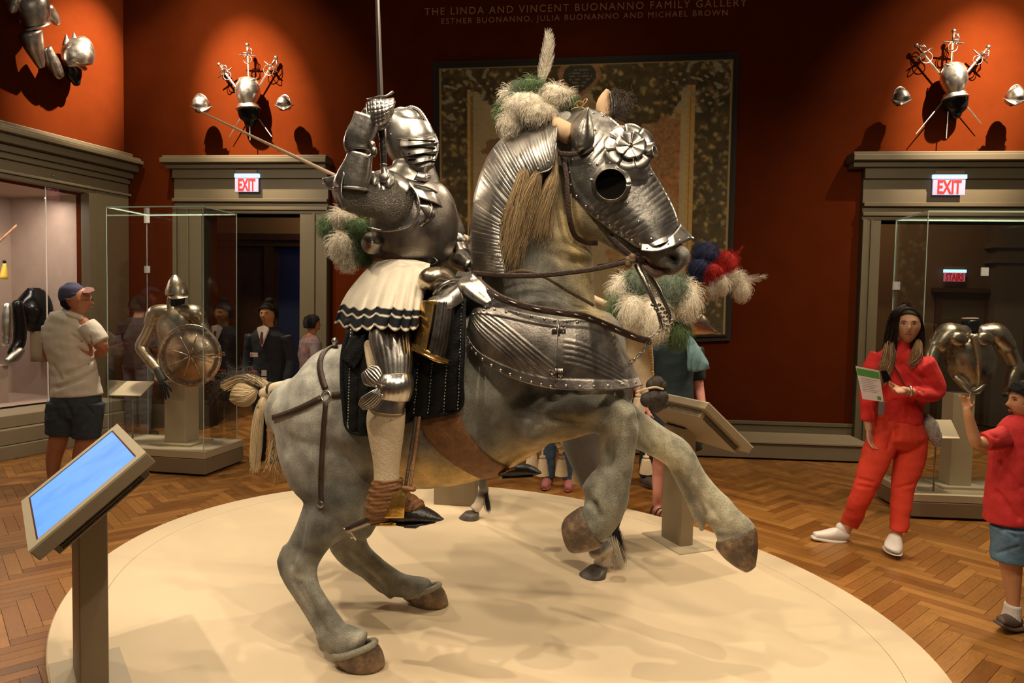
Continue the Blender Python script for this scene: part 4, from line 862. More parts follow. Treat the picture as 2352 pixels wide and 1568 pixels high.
# fore arm and gauntlet
mk('vambrace',limb([(806,430,.28,36,.055),(812,408,.28,36,.055),(822,378,.28,30,.048),(828,352,.28,26,.042)],H,n=18,m=32,cap=.08),STEEL,kn)
mk('rolled_edge',limb([(806,433,.28,38,.058),(806,438,.28,38,.058)],H,m=32,cap=.03),STEELB,kn)
cou=mk('elbow_cop',patch([(784,384),(772,400),(762,430),(766,455),(786,484)],[(792,400),(786,420),(784,440),(786,455),(794,478)],H,[.26,.25,.22,.24,.26],[.33,.34,.35,.35,.33],.03,20,12,lambda t,s:.003*abs(math.sin(8*s))),STEEL,kn,solid=.003)
mk('elbow_fan',patch([(770,398),(758,405),(742,408),(739,418)],[(768,436),(757,436),(748,428),(741,420)],H,[.22,.2,.18,.17],[.24,.22,.20,.17],.01,14,12,lambda t,s:.004*math.sin(40*s)*t),STEELB,cou,solid=.002)
mk('elbow_ridge',tube([H(x,y,.30) for x,y in cr([(783,382),(776,410),(775,440),(782,478)],14)],.004,6),STEELD,cou)
mk('gauntlet_cuff',limb([(824,348,.28,27,.045),(822,332,.28,30,.048),(828,312,.28,31,.050),(838,290,.275,30,.048),(846,266,.27,30,.046)],H,n=18,m=32,cap=.05,flute=lambda t,a:1+.012*math.sin(t*70)*(t>.4)),STEEL,kn)
mk('cuff_edge',limb([(812,340,.28,3,.004),(822,354,.30,3,.01),(845,360,.30,3,.008),(858,348,.28,3,.004)],H,m=8),STEELB,kn)
for k,(x,y,r) in enumerate(((859,348,10),(855,335,9))): mk('thumb_plate',sphere(H(x,y,.29),(.014,.012,.022)),STEELD,kn)
gd=lambda t,s:.0035*abs(math.sin(math.pi*7*t))**.5+.0030*abs(math.sin(math.pi*5*s))**.5
gl=mk('hand_plates',patch([(842,236),(858,230),(880,228),(905,226)],[(846,284),(862,290),(884,282),(903,262)],H,[.27,.295,.30,.27],[.27,.295,.30,.27],.022,70,50,gd),STEELB,kn,solid=.003)
for k in range(4):
    y=238+k*12
    mk('finger',limb([(900-k*2,y,.265,7,.012),(903-k*3,y,.24,8,.013),(896-k*3,y+1,.215,8,.012),(882-k*2,y+2,.205,7,.012),(872-k,y+2,.215,6,.010)],H,m=12),STEEL,kn)
mk('thumb',limb([(858,284,.25,9,.014),(872,292,.25,9,.014),(884,284,.245,8,.012),(888,274,.24,6,.010)],H,m=12),STEEL,kn)
mk('palm',limb([(852,262,.25,20,.03),(875,256,.245,20,.03)],H,m=16),STEELD,kn)
# far arm towards the reins
mk('far_sleeve',limb([(1005,474,-.14,38,.07),(1026,506,-.17,30,.055),(1040,530,-.17,26,.05)],H,m=20),MAIL,kn)
mk('far_elbow',limb([(1034,532,-.17,22,.05),(1046,545,-.17,20,.06),(1056,552,-.16,14,.05)],H,m=24),STEEL,kn)
mk('far_vambrace',limb([(1046,552,-.16,20,.045),(1056,576,-.14,17,.04),(1060,590,-.12,19,.045)],H,m=24),STEELD,kn)
mk('far_gauntlet',limb([(1050,592,-.12,24,.05),(1062,600,-.10,24,.05),(1080,610,-.06,17,.04)],H,m=24,cap=.3),STEELB,kn)
# skirt
def sk_off(t,s): 
    return (.030*math.cos(2*math.pi*7.5*t+.6)+.006*math.cos(40*t))*s**1.2
SKA=[(864,600),(885,598),(920,598),(955,600),(988,608)]; SKB=[(770,740),(818,757),(872,753),(925,758),(960,752)]
nt,ns=150,44; a=cr(SKA,nt); b=cr(SKB,nt); v=[]; colr=[]
CREAM=(.66,.59,.48); DK=(.009,.010,.013)
for sg in (1,-1):
    for i in range(nt):
        t=i/(nt-1); oA=.13*math.sin(math.pi*min(1,t*1.0+.0))**.5 if t<.5 else .13-.03*(t-.5); oB=np.interp(t,[0,.2,.5,.8,1],[.0,.27,.46,.48,.44])
        for j in range(ns):
            s=j/(ns-1); flare=s**.85; x=a[i]*(1-s)+b[i]*s; x=x+np.array([(-16 if t<.5 else 4)*math.sin(math.pi*s)*(1-t),0])
            wob=4.5*math.cos(2*math.pi*7.5*t+.6)*s
            v.append(tuple(H(x[0],x[1]+wob,(oA*(1-flare)+oB*flare+sk_off(t,s))*sg)))
            c=CREAM
            if .715<s<.80 or .835<s<.955: c=DK
            colr.append(c)
f=gf(nt,ns); f=f+[(q[0]+nt*ns,q[3]+nt*ns,q[2]+nt*ns,q[1]+nt*ns) for q in f]
mk('pleated_skirt',(np.array(v),f),mat('skirt_cloth',(1,1,1),.9,0,attr=True,var=.06,vs=14,bump=.2,bs=150,spec=.1),kn,cols=np.array(colr),solid=.006,label='cream pleated cloth skirt with black bands')
# leg
mk('thigh_plate',limb([(894,752,.36,40,.045),(896,775,.375,44,.058),(904,820,.41,40,.056),(907,858,.43,34,.05)],H,n=30,m=140,cap=.06,flute=lambda t,a:1+.035*abs(math.sin(12*a))**.6),STEEL,kn)
mk('knee_plate',limb([(906,858,.44,34,.05),(907,876,.455,38,.062),(906,895,.455,38,.062),(902,914,.445,35,.054)],H,n=24,m=120,cap=.1,flute=lambda t,a:1+.02*abs(math.sin(13*a))**.6),STEELB,kn)
mk('lower_lame',limb([(898,906,.43,35,.052),(892,926,.43,36,.054),(888,944,.43,38,.056)],H,n=12,m=50,cap=.05),STEEL,kn)
def fan(A,B): return patch(A,B,H,[.50,.515,.51,.50],[.50,.515,.51,.50],.014,24,40,lambda t,s:.0035*abs(math.sin(math.pi*7*s))**4*min(1,t*2))
w1=mk('knee_fan',fan([(880,886),(880,862),(870,842),(852,838)],[(876,890),(852,888),(834,880),(829,858)]),STEEL,kn,solid=.003)
w2=mk('knee_fan',fan([(874,888),(852,898),(830,912),(822,928)],[(878,892),(876,916),(860,936),(834,942)]),STEEL,kn,solid=.003)
mk('knee_rivets',rivets([(H(x,y,.525),H.n) for x,y in ((876,886),(864,888),(878,908))],.006),STEELB,w1,kind='stuff')
mk('hose_leg',limb([(889,935,.42,39,.055),(886,965,.42,41,.056),(887,1005,.42,37,.05),(888,1050,.42,30,.042),(888,1085,.42,27,.038),(888,1110,.42,28,.04)],H,n=24,m=28,cap=.2),HOSE,kn,label='cream speckled hose on the lower leg')
mk('hose_thigh',limb([(850,790,.30,12,.03),(856,830,.34,12,.03),(862,860,.36,10,.03)],H,m=14),HOSE,kn)
boot=mk('boot',join(limb([(890,1100,.42,31,.046),(889,1122,.42,36,.052),(886,1145,.42,40,.054),(884,1168,.42,42,.056),(886,1186,.42,40,.05),(888,1194,.42,34,.045)],H,n=70,m=44,cap=.1,
   flute=lambda t,a:1+.055*math.sin(46*t+1.6*math.sin(a+1)+.8*math.sin(3*a))*(.6+.4*math.sin(2*a+1))+.02*math.sin(90*t+4*a)),
   limb([(905,1150,.42,32,.048),(930,1158,.42,28,.048),(955,1162,.42,17,.042),(966,1168,.42,10,.03)],H,n=40,m=40,cap=.3,flute=lambda t,a:1+.06*math.sin(30*t+2*math.sin(a)))),LEATHB,kn,label='crumpled brown leather boot leg')
mk('shoe',join(limb([(905,1186,.42,14,.04),(935,1181,.42,19,.046),(962,1180,.42,19,.045),(990,1186,.42,12,.034),(1008,1191,.42,6,.018),(1018,1192,.42,2,.006)],H,n=24,m=24,cap=.2),
   limb([(925,1199,.42,4,.042),(960,1201,.42,4,.044),(1000,1197,.42,3,.02)],H,m=16,e=.7),limb([(936,1205,.42,4,.03),(962,1206,.42,4,.03)],H,m=12,e=.6,cap=.2)),SHOE,kn)
mk('shoe',join(limb([(1150,1084,-.40,12,.04),(1180,1080,-.40,15,.045),(1210,1079,-.40,13,.042),(1232,1084,-.40,7,.028),(1243,1086,-.40,2,.01)],H,n=20,m=20,cap=.2),limb([(1160,1094,-.40,3,.04),(1225,1092,-.40,2.5,.03)],H,m=10,e=.7)),SHOE,kn)
stp=thing('stirrup','gilt stirrup on doubled leather straps holding the knight\'s near boot','stirrup',tuple(H(905,1190,.47)))
mk('stirrup_plate',patch([(918,1124),(903,1140),(892,1163),(882,1190)],[(930,1122),(930,1140),(929,1165),(928,1190)],H,[.47,.48,.485,.48],[.475,.482,.485,.475],.006,20,10,lambda t,s:-.002*(abs(s-.5)<.06)),BRASS,stp,solid=.004)
mk('tread',limb([(884,1194,.40,5,.07),(928,1194,.40,5,.07)],H,m=10,e=.5,cap=.2),BRASS,stp)
mk('stirrup_strap',limb([(955,960,.36,4,.004),(946,1020,.40,4,.004),(931,1118,.47,4,.004)],H,n=16,m=8),LEATH,stp); mk('stirrup_strap',limb([(963,960,.36,4,.004),(955,1020,.39,4,.004),(942,1118,.46,4,.004)],H,n=16,m=8),LEATHB,stp)
mk('strap_keeper',limb([(928,1120,.475,5,.012),(950,1124,.47,5,.012)],H,m=8,e=.5),LEATHB,stp)
spr=mk('spur',limb([(852,1194,.44,10,.016),(830,1203,.44,10,.016),(798,1216,.44,9,.014)],H,m=14,cap=.1),STEELD,kn)
mk('spur_rowel',join(limb([(787,1212,.44,1.2,.002),(797,1217,.44,2,.004),(801,1224,.44,1.2,.002)],H,m=8),limb([(806,1236,.42,1.5,.002),(812,1232,.43,3,.004),(817,1240,.42,1.5,.002)],H,m=8),limb([(804,1217,.44,3,.005),(816,1234,.43,2,.003)],H,m=8)),STEELB,spr)
# sword held up
swd=thing('sword','long straight sword held upright in the mounted knight\'s gauntlet','sword',tuple(H(883,420,.24)))
mk('blade',hexa([H(867,228,.240),H(874,214,.25),H(881,228,.240),H(874,228,.23)],[H(860.5,-60,.240),H(865,-60,.246),H(869.5,-60,.240),H(865,-60,.234)]),mat('blade_steel',(.42,.36,.34),.35,1),swd,smooth=False)
mk('crossguard',tube([H(*p) for p in cr([(842,228,.25),(858,226,.24),(875,224,.24),(890,219,.24),(902,211,.25)],18)],[.004]*3+[.005]*12+[.006]*3,8),STEELD,swd)
mk('guard_ring',tube([H(*p) for p in cr([(846,228,.25),(866,222,.29),(886,220,.29),(900,212,.25)],14)],.003,6),STEEL,swd)
mk('grip',limb([(874,225,.24,6,.010),(876,290,.24,7,.012),(880,340,.24,7,.012),(881,378,.24,6,.011)],H,m=14),SHOE,swd)
mk('pommel',limb([(881,378,.24,8,.014),(881,384,.24,6,.011),(882,396,.24,8,.014),(883,408,.24,12,.020),(883,417,.24,10,.017)],H,m=18,cap=.4),STEEL,swd)
# plumes behind the back
bp_=thing('plume_spray','green and white plume spray at the small of the mounted knight\'s back','plume',tuple(H(800,600,0)))
for x,y,o,rx,ry,m_ in ((786,500,.04,19,18,WHITEF),(762,520,.02,22,26,GREENF),(826,528,.02,24,28,GREENF),(788,562,.05,26,34,WHITEF),(835,580,.0,18,24,GREENF),(800,592,.03,18,22,WHITEF),(822,560,-.03,22,22,WHITEF)):
    tuft(x,y,o,rx,ry,m_,bp_,n=380,L_=.05)
mk('rondel',disc(H,855,558,[(26,.13),(20,.15),(12,.165),(6,.172),(4,.180),(.5,.182)],30),STEELD,kn)
mk('rondel_stud',sphere(H(855,558,.185),.008),STEELB,kn)
# ================================================================ SECOND HORSE AND RIDER (behind)
z_=F(1362,1333,ZP); z2_=F(1078,1197,ZP)
H2=Plane((z_.x+.12,z_.y+.10),(z2_.x-z_.x,z2_.y-z_.y)); d2=(Vector((z2_.x-z_.x,z2_.y-z_.y,0))).normalized(); n2=H2.n
def B3(u,o,z): return Vector((H2.q.x,H2.q.y,0))+d2*u+n2*o+Vector((0,0,z))
h2=thing('horse','dark grey horse with white lower legs standing behind the rearing horse','horse',tuple(B3(.6,0,ZP)))
def tb(pts,m=14): return tube([p for p,_ in pts],[r for _,r in pts],m)
def rg(u,z,ro,rz,tilt=0,m=20): return [B3(u+tilt*math.sin(a),ro*math.cos(a),z+rz*math.sin(a)) for a in np.arange(m)*2*math.pi/m]
p2=[rings(np.array([[tuple(x) for x in rg(*r)] for r in ((-.02,1.12,.05,.06),(.02,1.14,.17,.19),(.14,1.16,.25,.27),(.4,1.14,.27,.28),(.75,1.12,.28,.28),(1.05,1.13,.25,.29),(1.25,1.16,.18,.24),(1.34,1.18,.08,.12))]))]
p2.append(tb([(B3(1.2,0,1.25),.17),(B3(1.4,0,1.5),.13),(B3(1.5,0,1.75),.10),(B3(1.6,0,1.85),.09),(B3(1.78,0,1.68),.075),(B3(1.92,0,1.48),.055)]))
near_h=[(B3(.12,.13,1.0),.16),(B3(.10,.15,.82),.12),(B3(.02,.16,.62),.06),(B3(-.04,.16,.52),.05),(B3(-.02,.15,.36),.034),(B3(-.01,.15,.24),.04)]
p2.append(tb(near_h+[(P(1400,1255,4.0),.040),(P(1392,1280,3.96),.042),(P(1374,1302,3.92),.046)]))
p2.append(tb([(B3(.12,-.13,1.0),.16),(B3(.16,-.15,.8),.12),(B3(.10,-.15,.6),.055),(B3(.08,-.15,.5),.05),(B3(.14,-.15,.3),.034),(B3(.18,-.15,.16),.04)]))
p2.append(tb([(B3(1.15,.13,1.0),.12),(B3(1.14,.14,.7),.065),(B3(1.15,.14,.55),.05),(B3(1.2,.1,.35),.034),(P(1112,1122,4.95),.038),(P(1100,1158,4.92),.036),(P(1088,1172,4.9),.042)]))
p2.append(tb([(B3(1.15,-.13,1.0),.12),(B3(1.2,-.14,.7),.06),(B3(1.28,-.14,.66),.045),(B3(1.15,-.14,.64),.04)]))
v2,f2_,n2_=remesh(p2,.014,4)
cc=np.tile(np.array([.075,.06,.05]),(len(v2),1)); low=np.clip((.245-v2[:,2])/.03,0,1)[:,None]; cc=cc*(1-low)+np.array([.58,.48,.36])*low
cc*= (1+.25*np.array([MN.noise(Vector(x)*8) for x in v2]))[:,None]
mk('body',(v2,f2_),FUR,h2,cols=cc)
HDARK=mat('dark_hoof',(.09,.075,.065),.45,0,var=.4,vs=20,bump=.3,bs=60)
def hoof2(cx,cy,bx,by,Y):
    c0=P(cx,cy,Y); cb=F(bx,by,ZP); d=-d2
    R=[[c0*(1-t)+cb*t+(d2*(math.cos(a)*(.055+.030*t)*s)+n2*(math.sin(a)*(.050+.022*t)*s)) for a in np.arange(24)*math.pi/12] for t,s in ((0,.9),(0,1),(.4,1),(.95,1),(1,.96))]
    return mk('hoof',rings(np.array([[tuple(x) for x in r] for r in R])),HDARK,h2)
hoof2(1374,1302,1360,1322,3.90); hoof2(1084,1176,1077,1190,4.90)
def lk3(a,b,n,r0,r1,seg=10): 
    out=[]
    for _ in range(n):
        o=Vector(rng.normal(size=3)*.5); out.append([tuple(Vector(a)+(Vector(b)-Vector(a))*t+o*(r0*(1-t)+r1*t)) for t in np.linspace(0,1,seg)])
    return np.array(out)
mk('fetlock_hair',strands(np.vstack([lk3(P(1412,1215,4.02),P(1425,1288,4.02),260,.03,.035),lk3(P(1112,1120,4.93),P(1122,1172,4.93),160,.02,.02)]),.0012),mat('black_hair',(.03,.028,.035),.6,0,island=.5),h2,kind='stuff')
mk('fetlock_hair',strands(lk3(P(1405,1245,3.98),P(1418,1300,3.98),240,.035,.045),.0012),WHITEF,h2,kind='stuff',label='white feathering above the hoof')
F3=facing(3.78)
tk=mk('tail_knot',join(*[limb([(x,y,0,r,r*.0022)],F3,n=2,m=14) if 0 else sphere(F3(x,y,0),(r/1568*3.78,r/1568*3.4,r/1568*3.78),10,14) for x,y,r in ((1508,880,18),(1498,884,15),(1518,886,14),(1503,915,22),(1488,918,18),(1518,912,18),(1505,932,17),(1526,930,9),(1512,928,16))]),mat('dark_tail',(.035,.024,.020),.55,0,var=.5,vs=70,bump=.6,bs=120),h2,label='dark tail tied up in a knot')
mk('tail_cord',tube([F3(x,y,.09) for x,y in cr([(1462,900),(1480,894),(1505,889),(1524,894)],16)],.006,6),mat('pale_cord',(.66,.52,.33),.8),tk)
CREAML=mat('cream_leather',(.70,.55,.36),.6,0,var=.2,vs=12,bump=.3,bs=60)
F4=facing(4.0)
trp=thing('horse_trapper','cream leather horse bard with gold lacing and hanging tassels behind the rearing horse','bard',tuple(P(1460,930,4.0)))
mk('leather_panel',limb([(1452,700,0,34,.05),(1462,780,0,36,.05),(1478,850,0,24,.035),(1486,905,0,12,.02)],F4,n=20,m=24,cap=.2),CREAML,trp)
mk('leather_panel',limb([(1436,760,.0,12,.02),(1440,830,.0,12,.02),(1436,900,0,16,.02),(1438,940,0,13,.02)],F4,n=14,m=16),CREAML,trp)
mk('gold_lacing',join(*[sphere(F4(1492+k*.9-.006*k*k,800+k*6,.055),.008,5,8) for k in range(17)]),GILT,trp,kind='stuff')
TSM=mat('tassel_thread',(.74,.58,.40),.8,0,var=.15,vs=60,stretch=(3,3,.3),bump=.5,bs=90)
def tassel(x,y,Y,h=62,wd=17,top=None):
    mp=facing(Y); t=mk('tassel',limb([(x,y-h*.62,0,2,.005),(x,y-h*.42,0,2.5,.007),(x,y-h*.40,0,6,.016),(x,y-h*.32,0,7,.018),(x,y-h*.27,0,3,.01),(x,y-h*.24,0,wd*.55,.03),(x,y-h*.1,0,wd*.72,.035),(x,y+h*.3,0,wd*.95,.045),(x,y+h*.42,0,wd,.048)],mp,n=30,m=36,cap=.03,flute=lambda t,a:1+.05*math.sin(14*a)*(t>.35)),TSM,trp)
    mk('cord',tube([mp(x+3*math.sin(k),y-h*.6-k*5,0) for k in range(6)],.006,6),TSM,t); return t
for x,y,top in ((1246,1068,0),(1290,1068,1),(1327,1085,1),(1222,1050,0),(1484,1066,0),(1466,925,0)): tassel(x,y,4.35 if x<1400 else 3.95,56 if x<1400 else 50,15)
for x,y in ((1293,1024),(1328,1034)):
    mp=facing(4.35); mk('cord_bow',join(*[limb([(x,y,0,4,.01),(x+dx,y+dy,.01,7,.012),(x+dx*1.6,y+dy*1.6,0,3,.008)],mp,m=10) for dx,dy in ((-10,-3),(10,4),(-4,9),(8,-10),(-2,-14))]+[limb([(x,y,0,6,.012),(x+1,y-30,0,9,.012),(x+2,y-58,0,10,.012)],mp,m=12)]),CREAML,trp)
# spray of plumes on its rider's back
sp2=thing('plume_spray','large white and green plume spray under the rearing horse\'s muzzle','plume',tuple(P(1500,790,3.95)))
F5=facing(3.95)
for x,y,o,rx,ry,m_ in ((1432,668,0,30,38,WHITEF),(1462,650,.05,26,32,GREYG),(1420,706,.02,20,36,GREENF),(1455,715,.1,34,40,WHITEF),(1500,735,.13,32,52,WHITEF),(1545,665,.06,34,38,GREYG),(1574,690,.03,32,48,WHITEF),(1535,700,.0,30,40,WHITEF),(1555,765,.0,22,32,GREENF),(1418,730,.0,13,20,GREENF)):
    tuft(x,y,o,rx,ry,m_,sp2,mp=F5,n=420,L_=.07,r=.0011)
lance=thing('lance','long pale wooden lance slanting up to the left behind the knight','lance',tuple(P(1100,500,4.35)))
def lnc(t): 
    a=P(447,250,4.85); b=P(1440,722,4.05); return a+(b-a)*t
mk('shaft',tube([lnc(t) for t in np.linspace(0,1,30)],np.interp(np.linspace(0,1,30),[0,.5,1],[.006,.016,.022]),8),mat('lance_wood',(.62,.45,.30),.45,0,var=.15,vs=20,stretch=(.3,1,1)),lance)
mk('tip',tube([lnc(-.004),lnc(.012)],[.003,.010],8),STEELD,lance)
mk('groove',tube([lnc(t)+Vector((0,-.010,-.012)) for t in np.linspace(.35,1,12)],.005,6),mat('lance_stripe',(.06,.03,.02),.6),lance)
p3=thing('plume_helmet','gilded helmet with navy, red and white plumes standing behind the muzzle','helmet',tuple(P(1610,730,5.75)))
F6=facing(5.75)
for x,y,o,rx,ry,m_ in ((1620,582,0,30,28,NAVYF),(1606,612,.05,26,20,NAVYF),(1600,632,.03,20,18,NAVYF),(1666,600,0,27,26,REDF),(1636,622,.06,26,19,REDF),(1628,638,.04,18,12,REDF),(1690,640,0,20,20,WHITEF),(1702,662,.02,18,26,WHITEF),(1656,650,.06,18,22,WHITEF),(1636,660,.04,16,22,WHITEF)):
    tuft(x,y,o,rx,ry,m_,p3,mp=F6,n=260,L_=.07,r=.0014)
feather(F6(1700,640),F6(1755,634),.05,p3,WHITEF,Vector((0,-1,0)),140); feather(F6(1672,596),F6(1706,565),.03,p3,REDF,Vector((0,-1,0)),60)
mk('gilt_skull',limb([(1600,645,0,18,.07),(1598,668,0,28,.10),(1592,690,0,24,.09)],F6,m=40,flute=lambda t,a:1+.05*abs(math.sin(8*a))),GILT,p3)
mk('gilt_beak',limb([(1596,700,0,14,.05),(1588,735,0,30,.07),(1612,748,0,24,.05),(1640,762,0,5,.02)],F6,n=16,m=20),GILTST,p3)
mk('pole',tube([P(1598,690,5.78),P(1585,740,5.78),P(1572,800,5.78),Vector((P(1572,900,5.78).x,5.78,0))],.02,10),BLACK,p3)
blkk=mk('mounting_block',hexa([F(996,1158,ZP),F(1090,1164,ZP),F(1092,1164,ZP)+Vector((0,.4,0)),F(1000,1158,ZP)+Vector((0,.4,0))],[F(996,1158,ZP)+Vector((0,0,.22)),F(1090,1164,ZP)+Vector((0,0,.22)),F(1092,1164,ZP)+Vector((0,.4,.22)),F(1000,1158,ZP)+Vector((0,.4,.22))]),mat('block_tan',(.22,.165,.10),.6,0,var=.08,vs=6),smooth=False,bevel=.004,label='low tan block standing on the platform under the rearing horse\'s belly',cat='block')
# ================================================================ TAPESTRY
NU,NV=300,270; TL,TR,BR,BL=(1003,150),(1690,128),(1670,773),(1008,795); v=[]; cl=[]
def tapc(u,w_):
    x=1003+u*687; y=140+w_*640; n1=MN.noise(Vector((u*42,w_*40,1))); n2=MN.noise(Vector((u*90,w_*85,5))); n3=MN.noise(Vector((u*16,w_*15,9)))
    vo=MN.voronoi(Vector((u*38,w_*36,2)))[0][0]
    leaf=np.array([.035,.026,.010])+np.array([.15,.105,.040])*max(0,min(1,(.45-vo)*2.6+n2*.9)); leaf=leaf*(1+.5*n3); leaf+=np.array([.05,.02,.0])*max(0,n1)
    panel=np.array([.215,.165,.085])*(1+.10*n2+.08*n3)
    gold=np.array([.27,.165,.05])*(1+.2*n2)
    if u<.008 or u>.992 or w_<.012 or w_>.99: return np.array([.012,.009,.006])
    if u<.014 or u>.986 or w_<.018: return np.array([.26,.18,.07])
    c=panel
    # figure shapes woven in the panel
    fx=((x-1545)/62)**2+((y-385)/120)**2+n1*.7
    if fx<1: c=np.array([.20,.085,.030])*(1+.5*n1+.3*n2)
    if ((x-1500)/90)**2+((y-560)/130)**2+n1*.8<1: c=np.array([.22,.12,.045])*(1+.4*n1+.2*n2)
    if ((x-1140)/30)**2+((y-330)/26)**2+n1*1.3<.8: c=np.array([.12,.07,.03])
    if ((x-1430)/170)**2+((y-330)/110)**2+n1*.8<1 and x<1560: c=c*.4+np.array([.10,.055,.02])*(1+.5*n2)
    # swag of leaves and fruit
    sw_=205+ (60*math.sin(math.pi*min(1,max(0,(x-1090)/250))) if x<1345 else 90*math.sin(math.pi*min(1,max(0,(x-1345)/260))))
    if y<sw_+12*n1+14*n3: c=leaf*1.1
    # cartouche
    hx,hy=(x-1332)/38,(y-180)/34; heart=hx*hx+(hy-.35*math.sqrt(abs(hx)))**2 if 0 else (abs(hx)**2.2+abs(hy+.12*hx*hx)**2+max(0,hy)*abs(hx)*1.2)
    if heart<1.0: c=np.array([.022,.024,.018])*(1+.4*n2); c=c+np.array([.10,.06,.02])*(1 if (abs(math.sin(y*.42))>.8 and n2>-.05 and heart<.5) else 0)
    elif heart<1.75: c=np.array([.17,.085,.04])*(1+.4*n1)
    # borders
    if u<.118 or u>.865 : c=leaf
    if .102<u<.122 and w_>.09: c=gold*(.5 if u>.112 else 1)
    if .82<u<.84 and w_>.12: c=panel*1.1
    if .84<u<.868 and w_>.10: c=gold*(.55 if .85<u<.856 else 1)
    r_=math.hypot((u-.07)/.9,(w_-.07)) ; q_=math.hypot(u-.90,w_-.07)
    sc_=math.sin(u*60+5*math.sin(w_*42))*math.sin(w_*55+4*math.sin(u*38))
    if (r_<.13 or q_<.13) and sc_>.55: c=np.array([.17,.155,.10])*(1+.3*n2)
    return np.clip(c*1.55,0,1)
for j in range(NV):
    w_=j/(NV-1)
    for i in range(NU):
        u=i/(NU-1); x=(TL[0]*(1-u)+TR[0]*u)*(1-w_)+(BL[0]*(1-u)+BR[0]*u)*w_; y=(TL[1]*(1-u)+TR[1]*u)*(1-w_)+(BL[1]*(1-u)+BR[1]*u)*w_
        v.append(tuple(W(x,y,.055+.006*math.sin(u*31)*math.sin(w_*3)))); cl.append(tapc(u,w_))
tap=thing('tapestry','large woven tapestry with leafy borders hanging on the red wall','tapestry',tuple(W(1340,790,.05)))
mk('woven_cloth',(np.array(v),gf(NV,NU)),mat('tapestry_weave',(1,1,1),.9,0,attr=True,var=.25,vs=90,bump=.3,bs=200),tap,cols=np.array(cl),solid=-.006)
def wq(pts,d0,d1): return hexa([W(*p,d0) for p in pts],[W(*p,d1) for p in pts])
mk('backing',wq([(994,142),(1698,120),(1678,782),(1000,804)],.01,.045),mat('tapestry_backing',(.010,.006,.004),.8),tap,smooth=False)
